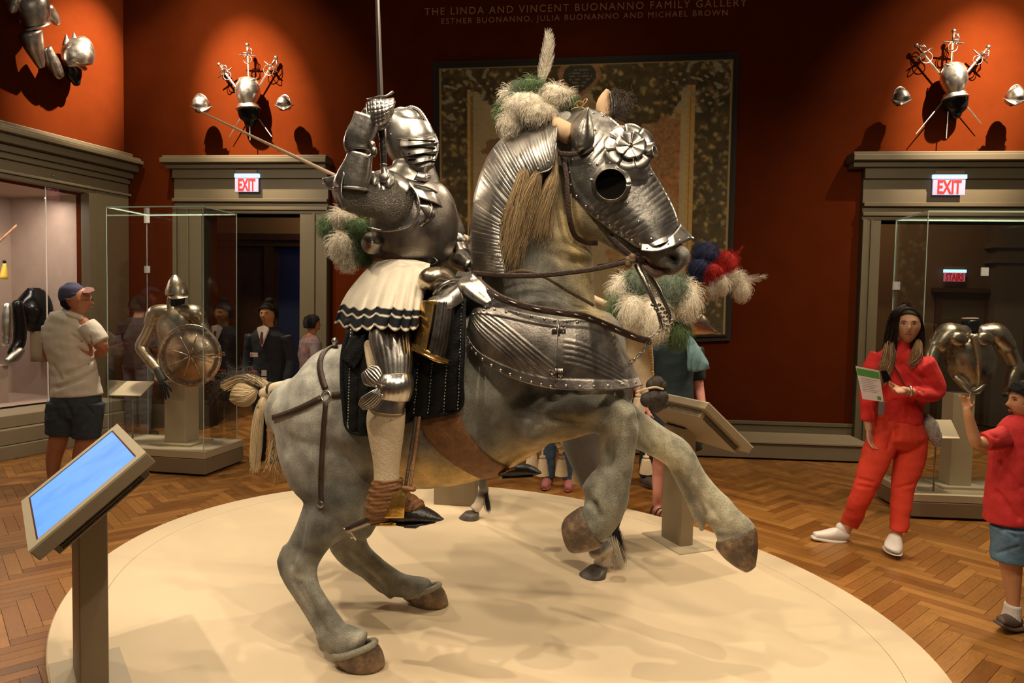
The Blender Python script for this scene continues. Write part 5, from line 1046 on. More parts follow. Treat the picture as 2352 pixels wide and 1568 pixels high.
# ================================================================ KIOSKS
KG=mat('kiosk_paint',(.24,.18,.11),.45,0,var=.04,vs=6); KF=mat('kiosk_face',(.50,.42,.29),.4)
def kiosk(base,outd,label,screen=True,hi=1.05,lo=.80,wd=.70,cen=.0,run=.38,pc=None):
    o_=Vector((outd[0],outd[1],0)).normalized(); s_=Vector((-o_.y,o_.x,0)); s_=s_ if s_.y<0 else -s_; up=Vector((0,0,1))
    t=thing('info_kiosk',label,'kiosk',base); c=Vector(pc)   # centre of the low (outer) edge
    ex=s_; ey=(-o_*run+up*(hi-lo)).normalized(); L_=math.hypot(run,hi-lo); nz_=ex.cross(ey); nz_=nz_ if nz_.z>0 else -nz_
    def q(x,y,z): return c+ex*x+ey*y+nz_*z
    def bx(x0,x1,y0,y1,z0,z1): return hexa([q(x0,y0,z0),q(x1,y0,z0),q(x1,y1,z0),q(x0,y1,z0)],[q(x0,y0,z1),q(x1,y0,z1),q(x1,y1,z1),q(x0,y1,z1)])
    h=wd/2
    mk('panel_body',join(bx(-h,h,0,L_,-.045,-.004),bx(-h+.05,h-.05,.04,L_-.04,-.085,-.045)),KG,t,smooth=False,bevel=.003)
    mk('panel_face',join(bx(-h,h,0,.03,-.004,.004),bx(-h,h,L_-.03,L_,-.004,.004),bx(-h,-h+.045,.03,L_-.03,-.004,.004),bx(h-.045,h,.03,L_-.03,-.004,.004)),KF,t,smooth=False)
    if screen:
        m=mat('blue_screen',(.05,.2,.8),.15,0); nt=m.node_tree; b=nt.nodes['Principled BSDF']; n=nt.nodes.new('ShaderNodeTexNoise'); n.inputs['Scale'].default_value=5; mp_=nt.nodes.new('ShaderNodeMapping'); mp_.inputs['Scale'].default_value=(.5,1.4,1.4)
        tc=nt.nodes.new('ShaderNodeTexCoord'); nt.links.new(tc.outputs['Object'],mp_.inputs[0]); nt.links.new(mp_.outputs[0],n.inputs['Vector'])
        r=nt.nodes.new('ShaderNodeValToRGB'); r.color_ramp.elements[0].position=.30; r.color_ramp.elements[0].color=(.05,.24,.92,1); r.color_ramp.elements[1].position=.52; r.color_ramp.elements[1].color=(.10,.34,.98,1); nt.links.new(n.outputs[0],r.inputs[0]); nt.links.new(r.outputs[0],b.inputs['Emission Color']); b.inputs['Emission Strength'].default_value=.95
        mk('screen',bx(-h+.05,h-.05,.036,L_-.036,-.003,.0015),m,t,smooth=False)
        mk('screen_edge',join(bx(-h+.045,h-.045,.03,.036,-.003,.003),bx(-h+.045,h-.045,L_-.036,L_-.03,-.003,.003),bx(-h+.045,-h+.05,.03,L_-.03,-.003,.003),bx(h-.05,h-.045,.03,L_-.03,-.003,.003)),mat('screen_bezel',(.07,.02,.01),.4),t,smooth=False)
    else: mk('panel_print',bx(-h+.05,h-.05,.036,L_-.036,-.003,.001),KF,t,smooth=False)
    dots=[]
    for i in range(44):
        for j in range(3):
            for e in (1,): dots.append(bx(h-.051,h-.0485,.06+i*.0072,.0645+i*.0072,-.078+j*.011,-.072+j*.011))
    for i in range(60):
        for j in range(3): dots.append(bx(-h+.08+i*.0092,-h+.084+i*.0092,L_-.039,L_-.0385,-.08+j*.011,-.075+j*.011))
    mk('vents',join(*dots),BLACK,t,smooth=False,kind='stuff')
    b=Vector(base); top=q(0,L_*.5,-.08)
    pw,pd=(.15 if screen else .11),.048
    R_=Matrix((s_,-o_,up)).transposed()
    R2=[[b+R_@Vector((x*pw,y*pd,0)) for x,y in ((-1,-1),(1,-1),(1,1),(-1,1))],[Vector((top.x,top.y,top.z-.02))+R_@Vector((x*pw,y*pd,0)) for x,y in ((-1,-1),(1,-1),(1,1),(-1,1))]]
    if cen==0:
        for k in range(4): R2[1][k].x=R2[0][k].x; R2[1][k].y=R2[0][k].y
    mk('post',hexa(*R2),KG,t,smooth=False,bevel=.004)
    mk('base_plate',hexa([b+R_@Vector((x*.22,y*.13,0)) for x,y in ((-1,-1),(1,-1),(1,1),(-1,1))],[b+R_@Vector((x*.22,y*.13,.008)) for x,y in ((-1,-1),(1,-1),(1,1),(-1,1))]),KF,t,smooth=False)
    return t
# positions measured from the panel edges
hd_=Vector((.605,-.796,0)); gd_=Vector((.796,.605,0))
lc=Vector((-1.535,2.153,.7975))-hd_*.346
kiosk(tuple(F(208,1560,ZP)),(-gd_.x,-gd_.y),'touch screen kiosk with glowing blue screen at the left edge of the platform',True,.7975+.283,.7975,.692,0,.338,tuple(lc))
kiosk((1.12,4.48,ZP),(.93,.37),'beige kiosk seen from behind at the right back edge of the platform',False,.7975+.283,.7975,.692,0,.338,(1.34,4.41,.7975))
# ================================================================ GLASS CASES
def vitrine(N_,a,b,w1,w2,hb,ht,label,ped,basecol=KG,clips=()):
    N_=Vector((N_[0],N_[1],0)); a=Vector((a[0],a[1],0)).normalized(); b=Vector((b[0],b[1],0)).normalized(); up=Vector((0,0,1))
    t=thing('display_case',label,'display case',tuple(N_+a*w1/2+b*w2/2))
    def q(u,v_,z): return N_+a*u+b*v_+up*z
    def bx(u0,u1,v0,v1,z0,z1): return hexa([q(u0,v0,z0),q(u1,v0,z0),q(u1,v1,z0),q(u0,v1,z0)],[q(u0,v0,z1),q(u1,v0,z1),q(u1,v1,z1),q(u0,v1,z1)])
    mk('case_base',bx(0,w1,0,w2,.02,hb*.68),KG,t,smooth=False,bevel=.005); mk('base_top',bx(.002,w1-.002,.002,w2-.002,hb*.70,hb),KF,t,smooth=False,bevel=.004)
    mk('toe_kick',bx(.03,w1-.03,.03,w2-.03,0,.02),BLACK,t,smooth=False)
    i=.045; e=.006
    for nm,c in (('glass_pane',(i,w1-i,i,i+e,hb,ht)),('glass_pane',(i,w1-i,w2-i-e,w2-i,hb,ht)),('glass_pane',(i,i+e,i+e,w2-i-e,hb,ht)),('glass_pane',(w1-i-e,w1-i,i+e,w2-i-e,hb,ht)),('glass_top',(i,w1-i,i,w2-i,ht,ht+e))):
        mk(nm,bx(*c),GLASS,t,smooth=False)
    g=.0055; ed=[]
    for u in (i-.001,w1-i-g+.001):
        for v_ in (i-.001,w2-i-g+.001): ed.append(bx(u,u+g,v_,v_+g,hb,ht))
    for v_ in (i-.001,w2-i-g+.001): ed.append(bx(i,w1-i,v_,v_+g,ht-.002,ht+.010))
    for u in (i-.001,w1-i-g+.001): ed.append(bx(u,u+g,i,w2-i,ht-.002,ht+.010))
    mk('glass_edge',join(*ed),GEDGE,t,smooth=False)
    for u,v_,z in clips: mk('clip',bx(u-.03,u+.03,v_-.012,v_,z-.035,z+.035),mat('clip_grey',(.5,.48,.48),.4,.3),t,smooth=False)
    return t,q,bx
vc1,q1,b1=vitrine((-2.83,6.28),(-.985,.17),(.17,.985),1.10,.64,.235,2.50,'tall glass case at the left holding gilded armour with a round shield','',clips=((1.05,.60,1.95),(1.05,.60,2.46)))
vc2,q2,b2_=vitrine((3.20,5.36),(.995,-.08),(.08,.995),1.30,.62,.20,2.43,'glass case at the right holding a torso armour behind the woman in red','',clips=((.06,.56,1.87),(.78,.56,2.0)))
area(tuple(q1(.5,.2,3.6)),tuple(q1(.55,.3,.8)),85,.3,.3,(1,.84,.62)); area(tuple(q2(.6,-.1,3.7)),tuple(q2(.6,.3,.8)),85,.3,.3,(1,.84,.6))
def pedestal(q,bx,u,v_,w_,zt,hb,label):
    t=thing('pedestal',label,'pedestal',tuple(q(u,v_,hb))); mk('column',bx(u-w_/2,u+w_/2,v_-w_/2,v_+w_/2,hb+.02,zt),KF,t,smooth=False,bevel=.003); mk('foot_plate',bx(u-w_,u+w_,v_-w_*.85,v_+w_*.85,hb,hb+.02),KF,t,smooth=False,bevel=.003)
pedestal(q1,b1,.48,.34,.22,.92,.235,'square tan pedestal under the gilded armour in the left glass case')
pedestal(q2,b2_,.50,.34,.17,.98,.20,'square tan pedestal under the torso armour in the right glass case')
def labelstand(q,u,v_,hb,zt,label,mpx):
    t=thing('label_stand',label,'label stand',tuple(q(u,v_,hb))); mk('rod',tube([q(u,v_,hb),q(u,v_,zt)],.007,8),STEEL,t)
    c=q(u,v_,zt); mk('label_plate',hexa([c+Vector((-.17,-.09,-.06)),c+Vector((.13,-.09,-.06)),c+Vector((.17,.09,.06)),c+Vector((-.10,.09,.06))],[c+Vector((-.17,-.095,-.05)),c+Vector((.13,-.095,-.05)),c+Vector((.17,.085,.07)),c+Vector((-.10,.085,.07))]),mat('label_cream',(.62,.50,.34),.6),t,smooth=False)
labelstand(q1,.93,.22,.235,.76,'cream label plate on a thin rod in the left glass case','')
labelstand(q2,.22,.12,.20,.70,'cream label plate on a thin rod in the right glass case','')
# armour in the left case
M1=facing(6.68)
ar=thing('half_armour','gilded half armour with pointed helmet and black gloves in the left glass case','armour',tuple(M1(402,885,0)))
mk('torso',limb([(403,705,0,26,.08),(404,728,0,44,.13),(404,765,0,44,.14),(402,800,0,36,.12),(400,835,0,40,.13),(400,870,0,42,.13)],M1,n=24,m=60,cap=.2,flute=lambda t,a:1+.02*abs(math.sin(5*a))),GILTST,ar)
for sx in (-1,1): mk('shoulder_guard',limb([(404+sx*22,716,.03,18,.08),(404+sx*44,722,.03,21,.09),(404+sx*55,740,.02,17,.07)],M1,n=14,m=30,flute=lambda t,a:1+.03*abs(math.sin(t*9))),GILTST,ar)
mk('arm',limb([(352,740,.02,15,.06),(338,770,.02,14,.055),(325,795,.03,14,.055),(335,815,.06,12,.05),(352,838,.1,12,.045),(362,850,.12,11,.04)],M1,n=26,m=24,flute=lambda t,a:1+.03*abs(math.sin(t*16))),GILTST,ar)
mk('arm',limb([(458,738,.02,15,.06),(470,762,.04,14,.055),(480,790,.08,13,.05)],M1,n=20,m=24,flute=lambda t,a:1+.04*abs(math.sin(t*22))),GILTST,ar)
GLV=mat('black_glove',(.02,.018,.016),.5)
gh=[limb([(362,850,.14,9,.035),(372,872,.17,10,.03)],M1,m=12)]
for k,(dx,l_) in enumerate(((-8,26),(-2,36),(4,40),(10,36),(15,22))): gh.append(limb([(370+dx*.5,876,.18,3,.011),(374+dx,876+l_*.6,.19,2.8,.010),(377+dx*1.1,876+l_,.19,2,.008)],M1,m=8))
mk('glove',join(*gh),GLV,ar)
mk('helmet_skull',limb([(402,632,0,5,.02),(403,645,0,15,.06),(405,662,0,23,.085),(406,676,0,25,.095)],M1,n=16,m=30,cap=.2),GILTST,ar)
mk('helmet_peak',patch([(386,680),(405,678),(430,680)],[(392,687),(410,687),(434,682)],M1,[.06,.09,.05],[.11,.15,.11],.01,14,6),GILTST,ar,solid=.004)
mk('face_form',limb([(408,682,.01,17,.06),(409,700,.01,14,.05),(408,714,0,14,.05)],M1,m=20),BLACK,ar)
mk('collar',limb([(404,704,0,19,.07),(404,714,0,22,.08)],M1,m=24,cap=.1),GILT,ar); mk('cheek_guard',limb([(392,684,.04,6,.05),(390,700,.05,6,.04),(394,708,.05,4,.03)],M1,m=12),GILTST,ar)
sh=thing('round_shield','round embossed shield held by the gilded armour in the left glass case','shield',tuple(M1(437,885,.35)))
SHD=Plane((M1(437,817,.28).x,M1(437,817,.28).y),(1,.02))
mk('shield_disc',disc(SHD,437,817,[(71,0),(69,.006),(62,.008),(58,.004),(54,.012),(44,.020),(42,.030),(20,.040),(6,.052),(.5,.058)],60),mat('shield_steel',(.55,.44,.33),.33,1,var=.35,vs=14,bump=.1,bs=60,rv=.1),sh,solid=-.004)
mk('shield_rim',tube([SHD(437+71*math.cos(a),817+71*math.sin(a),.004) for a in np.arange(60)*2*math.pi/60],.008,6,closed=True),GILTST,sh)
for k in range(8):
    a=k*math.pi/4+.3; mk('rib',tube([SHD(437+r*math.cos(a),817+r*math.sin(a),o) for r,o in ((5,.056),(22,.043),(42,.033),(52,.016))],[.006,.008,.006,.003],6),GILTST,sh)
mk('rivets',rivets([(SHD(437+65*math.cos(a),817+65*math.sin(a),.009),SHD.n) for a in np.arange(28)*2*math.pi/28],.007),STEELB,sh,kind='stuff')
# armour in the right case
M2=facing(5.72)
at=thing('torso_armour','gilt edged torso armour with sleeves and black neck in the right glass case','armour',tuple(M2(2235,905,0)))
mk('torso',limb([(2232,762,0,22,.06),(2232,785,0,48,.13),(2230,820,0,56,.16),(2232,850,.01,50,.15),(2236,880,.02,32,.11),(2240,902,.03,12,.05)],M2,n=30,m=60,cap=.2,flute=lambda t,a:1+.05*max(0,math.sin(a))**10),mat('dull_gilt_steel',(.42,.36,.27),.3,1,var=.3,vs=12,rv=.1),at)
mk('center_band',limb([(2238,775,.14,9,.03),(2246,810,.16,8,.03),(2247,850,.16,6,.03),(2243,890,.1,4,.03)],M2,n=16,m=12),GILTST,at)
for sx,s in ((-1,0),(1,0)):
    mk('shoulder_guard',limb([(2232+sx*22,762,.04,16,.08),(2232+sx*52,768,.05,26,.10),(2232+sx*(78 if sx<0 else 76),792,.04,20,.09)],M2,n=20,m=34,flute=lambda t,a:1+.04*abs(math.sin(t*10))),GILTST,at)
    mk('shoulder_rosette',sphere(M2(2232+sx*30,778,.16),(.075,.04,.06),8,16),GILTST,at)
mk('arm',limb([(2152,790,.04,18,.07),(2140,815,.05,15,.06),(2138,840,.08,14,.055),(2150,860,.12,12,.05)],M2,n=22,m=24,flute=lambda t,a:1+.03*abs(math.sin(t*14))),GILTST,at)
mk('arm',limb([(2310,795,.02,17,.07),(2325,822,.02,15,.06),(2333,845,.03,16,.06),(2322,868,.04,12,.05),(2314,905,.05,11,.045)],M2,n=26,m=24,cap=.1,flute=lambda t,a:1+.03*abs(math.sin(t*16))),GILTST,at)
mk('arm_opening',limb([(2313,908,.05,9,.04),(2313,910,.05,9,.04)],M2,m=16,cap=.1),BLACK,at)
mk('waist_lame',tube([M2(x,y,o) for x,y,o in cr([(2190,862,.09),(2212,882,.14),(2232,900,.15),(2255,888,.13),(2268,868,.09)],16)],[.018]*16,10),STEELB,at)
mk('neck_form',limb([(2230,735,0,19,.06),(2232,760,0,23,.08)],M2,m=24,cap=.05),BLACK,at); mk('neck_cap',limb([(2228,730,0,17,.058),(2228,732,0,17,.058)],M2,m=24,cap=.05),mat('neck_cap',(.45,.33,.27),.5),at)
# ================================================================ WALL TROPHIES
def rapier(mp,tip,hilt,off,label,basket=1.0):
    t=thing('rapier',label,'sword',tuple(mp(hilt[0],hilt[1],off))); a=mp(tip[0],tip[1],off); b=mp(hilt[0],hilt[1],off); d=(b-a).normalized(); L_=(b-a).length
    s_=d.cross(mp.n).normalized(); g0=a+d*(L_*.80)
    mk('blade',hexa([g0-s_*.013,g0-mp.n*.005,g0+s_*.013,g0+mp.n*.005],[a-s_*.006,a-mp.n*.003,a+s_*.006,a+mp.n*.003]),STEELB,t,smooth=False)
    mk('grip',tube([g0,g0+d*.10],[.012,.014],8),LEATH,t); mk('pommel',sphere(g0+d*.125,.024),STEEL,t)
    gx=mk('crossguard',tube([g0-s_*.11+d*.01,g0,g0+s_*.11-d*.01],[.007,.009,.007],6),STEEL,t)
    Mx=Matrix((s_,d,mp.n)).transposed()
    mk('hilt_rings',join(torus(g0+mp.n*.03,.055*basket,.005,M3=Matrix((s_,mp.n,d)).transposed(),m=18,k=5),torus(g0-d*.05,.05*basket,.005,M3=Mx,m=18,k=5),torus(g0+d*.05+s_*.03,.045*basket,.005,M3=Matrix((mp.n,d,s_)).transposed(),m=18,k=5),tube([g0+s_*.05+d*.0,g0+s_*.06+d*.06,g0+d*.12],.005,5)),STEELB,t)
def cuirass(mp,cx,cy,sc,label,fauld=True):
    t=thing('cuirass',label,'armour',tuple(mp(cx,cy+40*sc,.2)))
    V_=patch([(cx-20*sc,cy-36*sc),(cx,cy-30*sc),(cx+20*sc,cy-36*sc)],[(cx-22*sc,cy+22*sc),(cx,cy+34*sc),(cx+22*sc,cy+22*sc)],mp,.2,.2,0,4,4)
    mk('breast',limb([(cx,cy-34*sc,.16,19*sc,.06),(cx,cy-22*sc,.17,24*sc,.10),(cx,cy-4*sc,.18,27*sc,.13),(cx,cy+14*sc,.18,22*sc,.12),(cx,cy+30*sc,.18,14*sc,.08)],mp,n=24,m=40,cap=.2,flute=lambda t,a:1+.12*max(0,math.sin(a))**14),STEELB,t)
    if fauld:
        mk('fauld',limb([(cx+1*sc,cy+26*sc,.17,22*sc,.10),(cx+2*sc,cy+36*sc,.17,27*sc,.13)],mp,n=10,m=40,cap=.05,flute=lambda t,a:1+.03*math.sin(9*t)),STEEL,t)
        mk('tasset_shade',limb([(cx+3*sc,cy+38*sc,.14,26*sc,.10),(cx+4*sc,cy+56*sc,.13,22*sc,.08),(cx+4*sc,cy+66*sc,.12,12*sc,.05)],mp,m=24),BLACK,t)  # tassets at the right; at the left a black form for the shaded inside
        mk('neck_edge',tube([mp(cx+20*sc*math.cos(a),cy-36*sc+4*sc*math.sin(a),.17+.06*math.sin(a)) for a in np.linspace(0,math.pi,14)],.008,6),STEEL,t)
def morion(mp,cx,cy,sc,label,flip=1):
    t=thing('wall_helmet',label,'helmet',tuple(mp(cx,cy+18*sc,.25)))
    mk('skull',limb([(cx-4*flip*sc,cy-20*sc,.26,8*sc,.05),(cx-2*flip*sc,cy-10*sc,.26,18*sc,.09),(cx,cy+4*sc,.26,21*sc,.11),(cx,cy+10*sc,.26,20*sc,.10)],mp,n=14,m=26,cap=.4),STEEL,t)
    mk('comb',tube([mp(cx+x*sc*flip,cy+y*sc,.26) for x,y in cr([(-22,4),(-16,-18),(-4,-27),(10,-20),(20,-2)],14)],.008,6),STEELB,t)
    mk('brim',patch([(cx-24*sc,cy+8*sc),(cx,cy+4*sc),(cx+26*sc*1,cy+8*sc)],[(cx-30*sc*1,cy+2*sc),(cx,cy+20*sc),(cx+32*sc,cy+2*sc)],mp,[.28,.30,.28],[.30,.40,.30],.02,20,8),STEELD,t,solid=.006)
    mk('inside',limb([(cx,cy+10*sc,.22,17*sc,.08),(cx+2*sc,cy+16*sc,.22,14*sc,.06)],mp,m=18,cap=.2),BLACK,t)
rapier(W,(624,314),(490,130),.10,'rapier slanting up to the left behind the cuirass over the left doorway')
rapier(W,(574,322),(567,78),.13,'upright rapier with ring hilt behind the cuirass over the left doorway')
rapier(W,(527,314),(646,112),.07,'rapier slanting up to the right behind the cuirass over the left doorway',1.3)
cuirass(W,569,215,1.0,'polished breastplate with fauld hung over the left doorway')
morion(W,462,240,.9,'open helmet on the wall at the left of the left doorway trophy')
morion(W,652,238,.75,'small peaked helmet on the wall at the right of the left doorway trophy',-1)
rapier(W,(2254,284),(2088,84),.08,'rapier slanting up to the left behind the cuirass over the right doorway',1.3)
rapier(W,(2174,318),(2193,42),.12,'upright rapier behind the cuirass over the right doorway')
rapier(W,(2104,308),(2290,84),.10,'rapier slanting up to the right behind the cuirass over the right doorway')
cuirass(W,2191,186,1.12,'polished breastplate with tassets hung over the right doorway')
morion(W,2070,224,.9,'round helmet on the wall at the left of the right doorway trophy')
morion(W,2332,222,1.0,'helmet on the wall at the right of the right doorway trophy',-1)
ha=thing('wall_armour','half armour with legs hung high on the left wall','armour',tuple(LW(85,180,.2)))
mk('breast',limb([(68,-30,.22,26,.10),(72,0,.24,34,.14),(80,30,.24,32,.14),(84,58,.24,26,.11)],LW,n=20,m=36,cap=.2,flute=lambda t,a:1+.10*max(0,math.sin(a))**12),STEEL,ha)
mk('skirt_plates',limb([(82,58,.22,29,.12),(84,64,.22,31,.13)],LW,n=8,m=30,cap=.05),STEELB,ha)
mk('thigh_plate',limb([(70,75,.22,24,.11),(78,105,.22,20,.09),(88,135,.20,12,.06),(95,155,.18,6,.04)],LW,n=16,m=24,cap=.2),STEEL,ha)
mk('thigh_plate',limb([(106,110,.2,9,.06),(120,140,.2,13,.06),(135,168,.19,12,.05),(142,175,.18,10,.04)],LW,n=16,m=24,cap=.15),STEELD,ha)
mk('arm',limb([(36,-30,.2,16,.08),(34,5,.2,17,.09),(30,20,.2,12,.06)],LW,n=14,m=20),STEEL,ha); mk('arm',limb([(108,20,.22,12,.07),(124,40,.22,10,.05),(130,52,.22,7,.04)],LW,n=14,m=20),STEELB,ha)
bpx=thing('wall_backplate','polished cuirass with open dark inside hung beside the half armour on the left wall','armour',tuple(LW(178,198,.2)))
mk('plate',limb([(172,88,.22,20,.08),(176,105,.24,32,.12),(180,130,.24,34,.14),(182,150,.23,28,.12)],LW,n=20,m=36,cap=.15,flute=lambda t,a:1+.10*max(0,math.sin(a))**12),STEELB,bpx)
mk('neck_horn',limb([(150,102,.22,6,.03),(152,88,.22,4,.02),(151,80,.22,1,.01)],LW,m=10),STEELD,bpx); mk('neck_horn',limb([(170,95,.24,6,.03),(170,84,.24,4,.02),(169,76,.24,1,.01)],LW,m=10),STEELB,bpx)
mk('waist_band',limb([(156,132,.26,5,.03),(175,145,.30,6,.04),(194,158,.26,5,.03)],LW,n=14,m=12),STEELB,bpx)
mk('hollow',limb([(162,150,.19,15,.07),(170,170,.17,17,.07),(176,190,.15,8,.04)],LW,m=20),BLACK,bpx)
# ================================================================ THINGS IN THE BUILT-IN DISPLAY
NB=Plane((LP(0,0,-.75).x,LP(0,0,-.75).y),(LW.d.x,LW.d.y)); NB.n=LW.n
bs=thing('black_cuirass','glossy black breastplate on a stand behind the man in the white shirt','armour',tuple(NB(82,775,0)))
mk('breast',limb([(80,668,0,22,.07),(80,690,.02,38,.13),(80,715,.03,40,.16),(82,742,.02,32,.12),(84,756,0,20,.08)],NB,n=20,m=30,cap=.25),mat('black_gloss',(.02,.02,.022),.18,.8),bs)
mk('neck',limb([(78,662,0,15,.05),(78,668,0,17,.06)],NB,m=20,cap=.1),BLACK,bs); mk('stand_post',limb([(86,750,0,14,.06),(88,830,0,13,.06)],NB,m=12,cap=.05,e=.5),KG,bs)
gv=thing('steel_arm','bright scaled steel leg plate standing in the built-in display','armour',tuple(NB(18,800,.3)))
mk('plate',limb([(16,705,.2,11,.05),(14,740,.2,13,.06),(14,770,.2,11,.05),(12,788,.2,9,.05)],NB,n=20,m=20,flute=lambda t,a:1+.05*abs(math.sin(t*20))),STEELB,gv)
mk('lining',limb([(40,700,.15,12,.06),(46,745,.15,14,.06),(44,785,.15,14,.06),(30,810,.18,12,.05)],NB,n=14,m=16),BLACK,gv)
mk('foot_plate',limb([(46,806,.25,9,.05),(32,820,.28,12,.05),(18,828,.3,8,.04)],NB,n=12,m=18),STEEL,gv)
z0=NB(0,838,.2).z
mk('plinth_block',join(hexa([LP(s_,nz0,d_) for s_,d_ in ((sl(88,700),-.5),(n1-.3,-.5),(n1-.3,-1.1),(sl(88,700),-1.1))],[LP(s_,z0,d_) for s_,d_ in ((sl(88,700),-.5),(n1-.3,-.5),(n1-.3,-1.1),(sl(88,700),-1.1))])),NICHE,smooth=False,bevel=.006,label='mauve plinth block inside the built-in display at the left',cat='plinth')
mk('halberd_pole',tube([NB(-40,590,.1),NB(38,517,.1)],[.016,.012],8),LEATHB,label='slanting wooden pole mounted in the built-in display at the left',cat='pole')
fg=thing('yellow_tassel','small yellow tassel hanging in the built-in display','tassel',tuple(NB(10,640,.1)))
mk('tassel_body',limb([(10,605,.1,3,.02),(10,618,.1,6,.03),(8,640,.1,10,.04)],NB,m=12,cap=.1),mat('yellow_silk',(.75,.50,.06),.5),fg); mk('tassel_knob',sphere(NB(10,601,.1),.02),BLACK,fg)
# ================================================================ PEOPLE
def skin(nm,c): return mat('skin_'+nm,c,.55,0,var=.08,vs=14)
def cloth(nm,c,v=.12,vs=14,**k): return mat('cloth_'+nm,c,.85,0,var=v,vs=vs,bump=.25,bs=140,**k)
WHITEE=mat('eye_white',(.55,.48,.42),.3); IRIS=mat('eye_dark',(.02,.012,.008),.2)
def head_vf(c,h,yaw,pitch=0,w_=1.0):
    R_=Matrix.Rotation(yaw,3,'Z')@Matrix.Rotation(pitch,3,'X'); c=Vector(c); n,m=44,56; v=[]
    for i in range(n+1):
        la=math.pi*(i+.02)/(n+.04)-math.pi/2
        for j in range(m):
            lo=2*math.pi*j/m; dx,dy,dz=math.cos(la)*math.sin(lo),-math.cos(la)*math.cos(lo),math.sin(la)
            x,y,z=dx*.345*h*w_,dy*.42*h,dz*.5*h
            if dz<0:
                k=-dz; x*=1-.30*k**1.4
                if dy>0: y*=1-.45*k
                else: y*=1-.10*k
            fr=max(0,-dy)**.5
            g=lambda a,b,sa,sb: math.exp(-((dx-a)/sa)**2-((dz-b)/sb)**2)
            o=.115*g(0,-.18,.13,.13)+.045*g(0,.02,.09,.2)-.035*(g(.36,.07,.16,.10)+g(-.36,.07,.16,.10))+.020*(g(.32,.24,.25,.08)+g(-.32,.24,.25,.08))+.028*g(0,-.47,.24,.07)-.012*g(0,-.60,.2,.05)+.045*g(0,-.82,.30,.16)+.015*(g(.5,-.2,.2,.2)+g(-.5,-.2,.2,.2))
            y-=o*h*fr
            v.append(tuple(c+R_@Vector((x,y,z))))
    def pt(x,y,z): return c+R_@Vector((x*h,y*h,z*h))
    ears=[sphere(pt(sx*.335*w_,.04,-.02),(.035*h,.075*h,.115*h),6,10,R_) for sx in (-1,1)]
    return [rings(np.array(v).reshape(n+1,m,3))]+ears,pt,R_
def face_bits(par,pt,R_,h,lip,brow,skinm,glasses=False):
    for sx in (-1,1):
        e=mk('eye',sphere(pt(sx*.125,-.345,.035),(.042*h,.028*h,.026*h),6,10,R_),WHITEE,par); mk('iris',sphere(pt(sx*.122,-.368,.035),(.019*h,.010*h,.021*h),5,8,R_),IRIS,e)
        mk('eyebrow',tube([pt(sx*.06,-.405,.10),pt(sx*.13,-.40,.125),pt(sx*.20,-.36,.10)],[.010*h,.013*h,.006*h],6),brow,par)
        mk('eyelid',tube([pt(sx*.07,-.375,.045),pt(sx*.125,-.388,.068),pt(sx*.185,-.35,.045)],[.006*h,.009*h,.006*h],6),brow,par)
    mk('lips',join(tube([pt(-.085,-.385,-.235),pt(-.03,-.425,-.222),pt(.03,-.425,-.222),pt(.085,-.385,-.235)],[.006*h,.016*h,.016*h,.006*h],8),tube([pt(-.075,-.388,-.245),pt(0,-.425,-.258),pt(.075,-.388,-.245)],[.006*h,.018*h,.006*h],8)),lip,par)
    if glasses:
        g=[torus(pt(sx*.13,-.42,.03),.075*h,.007*h,M3=R_@Matrix(((1,0,0),(0,0,1),(0,1,0))),m=16,k=5) for sx in (-1,1)]+[tube([pt(-.055,-.43,.04),pt(.055,-.43,.04)],.006*h,5)]+[tube([pt(sx*.20,-.41,.04),pt(sx*.345,-.1,.03),pt(sx*.35,.05,.03)],.006*h,5) for sx in (-1,1)]
        mk('glasses',join(*g),BLACK,par)
def hand_vf(wr,d,pn,sz,curl=.3,side=1,spread=.12,point=False):
    """wrist, direction of the fingers, palm normal, length of the hand"""
    wr,d,pn=Vector(wr),Vector(d).normalized(),Vector(pn).normalized(); pn=(pn-d*pn.dot(d)).normalized(); s=d.cross(pn)*side
    out=[]; pl=sz*.50
    M3=Matrix((s,pn,d)).transposed()
    out.append(sphere(wr+d*pl*.52,(sz*.205,sz*.085,pl*.60),10,14,M3))
    for k,(x,l_,r) in enumerate(((.155,.36,.042),(.052,.44,.045),(-.05,.47,.046),(-.148,.42,.044))):
        b=wr+d*pl*.85+s*sz*x; dd=(d+s*x*spread*6).normalized(); cc=curl*(.9+.15*k) if not (point and k==3) else .05; p=[b]; a=cc*.6
        for q_ in (.45,.32,.23):
            a+=cc*.75; st_=(dd*math.cos(a)+pn*math.sin(a)); p.append(p[-1]+st_*sz*l_*q_)
        pts=cr([tuple(x_) for x_ in p],7); out.append(tube(pts,np.linspace(sz*r,sz*r*.78,7),8)); out.append(sphere(p[-1],sz*r*.78,5,8))
    b=wr+d*pl*.25-s*sz*.15; t1=b+(-s*.8+d*.75+pn*.25).normalized()*sz*.22; t2=t1+(-s*.25+d+pn*.4).normalized()*sz*.17
    out.append(tube(cr([tuple(b),tuple(t1),tuple(t2)],6),np.linspace(sz*.06,sz*.042,6),8)); out.append(sphere(t2,sz*.042,5,8))
    return out
def garment(name,parts,vox,m_,par,amp=.0,fr=9,smooth=3,strokes=None,shrink=0,**k):
    v,f,n_=remesh(parts,vox,smooth)
    if amp: 
        nzv=np.array([MN.noise(Vector((x[0]*fr,x[1]*fr,x[2]*fr*1.8))) for x in v]); v=v+n_*(amp*nzv)[:,None]
    if strokes: v=sculpt(v,n_,strokes)
    return mk(name,(v,f),m_,par,**k)
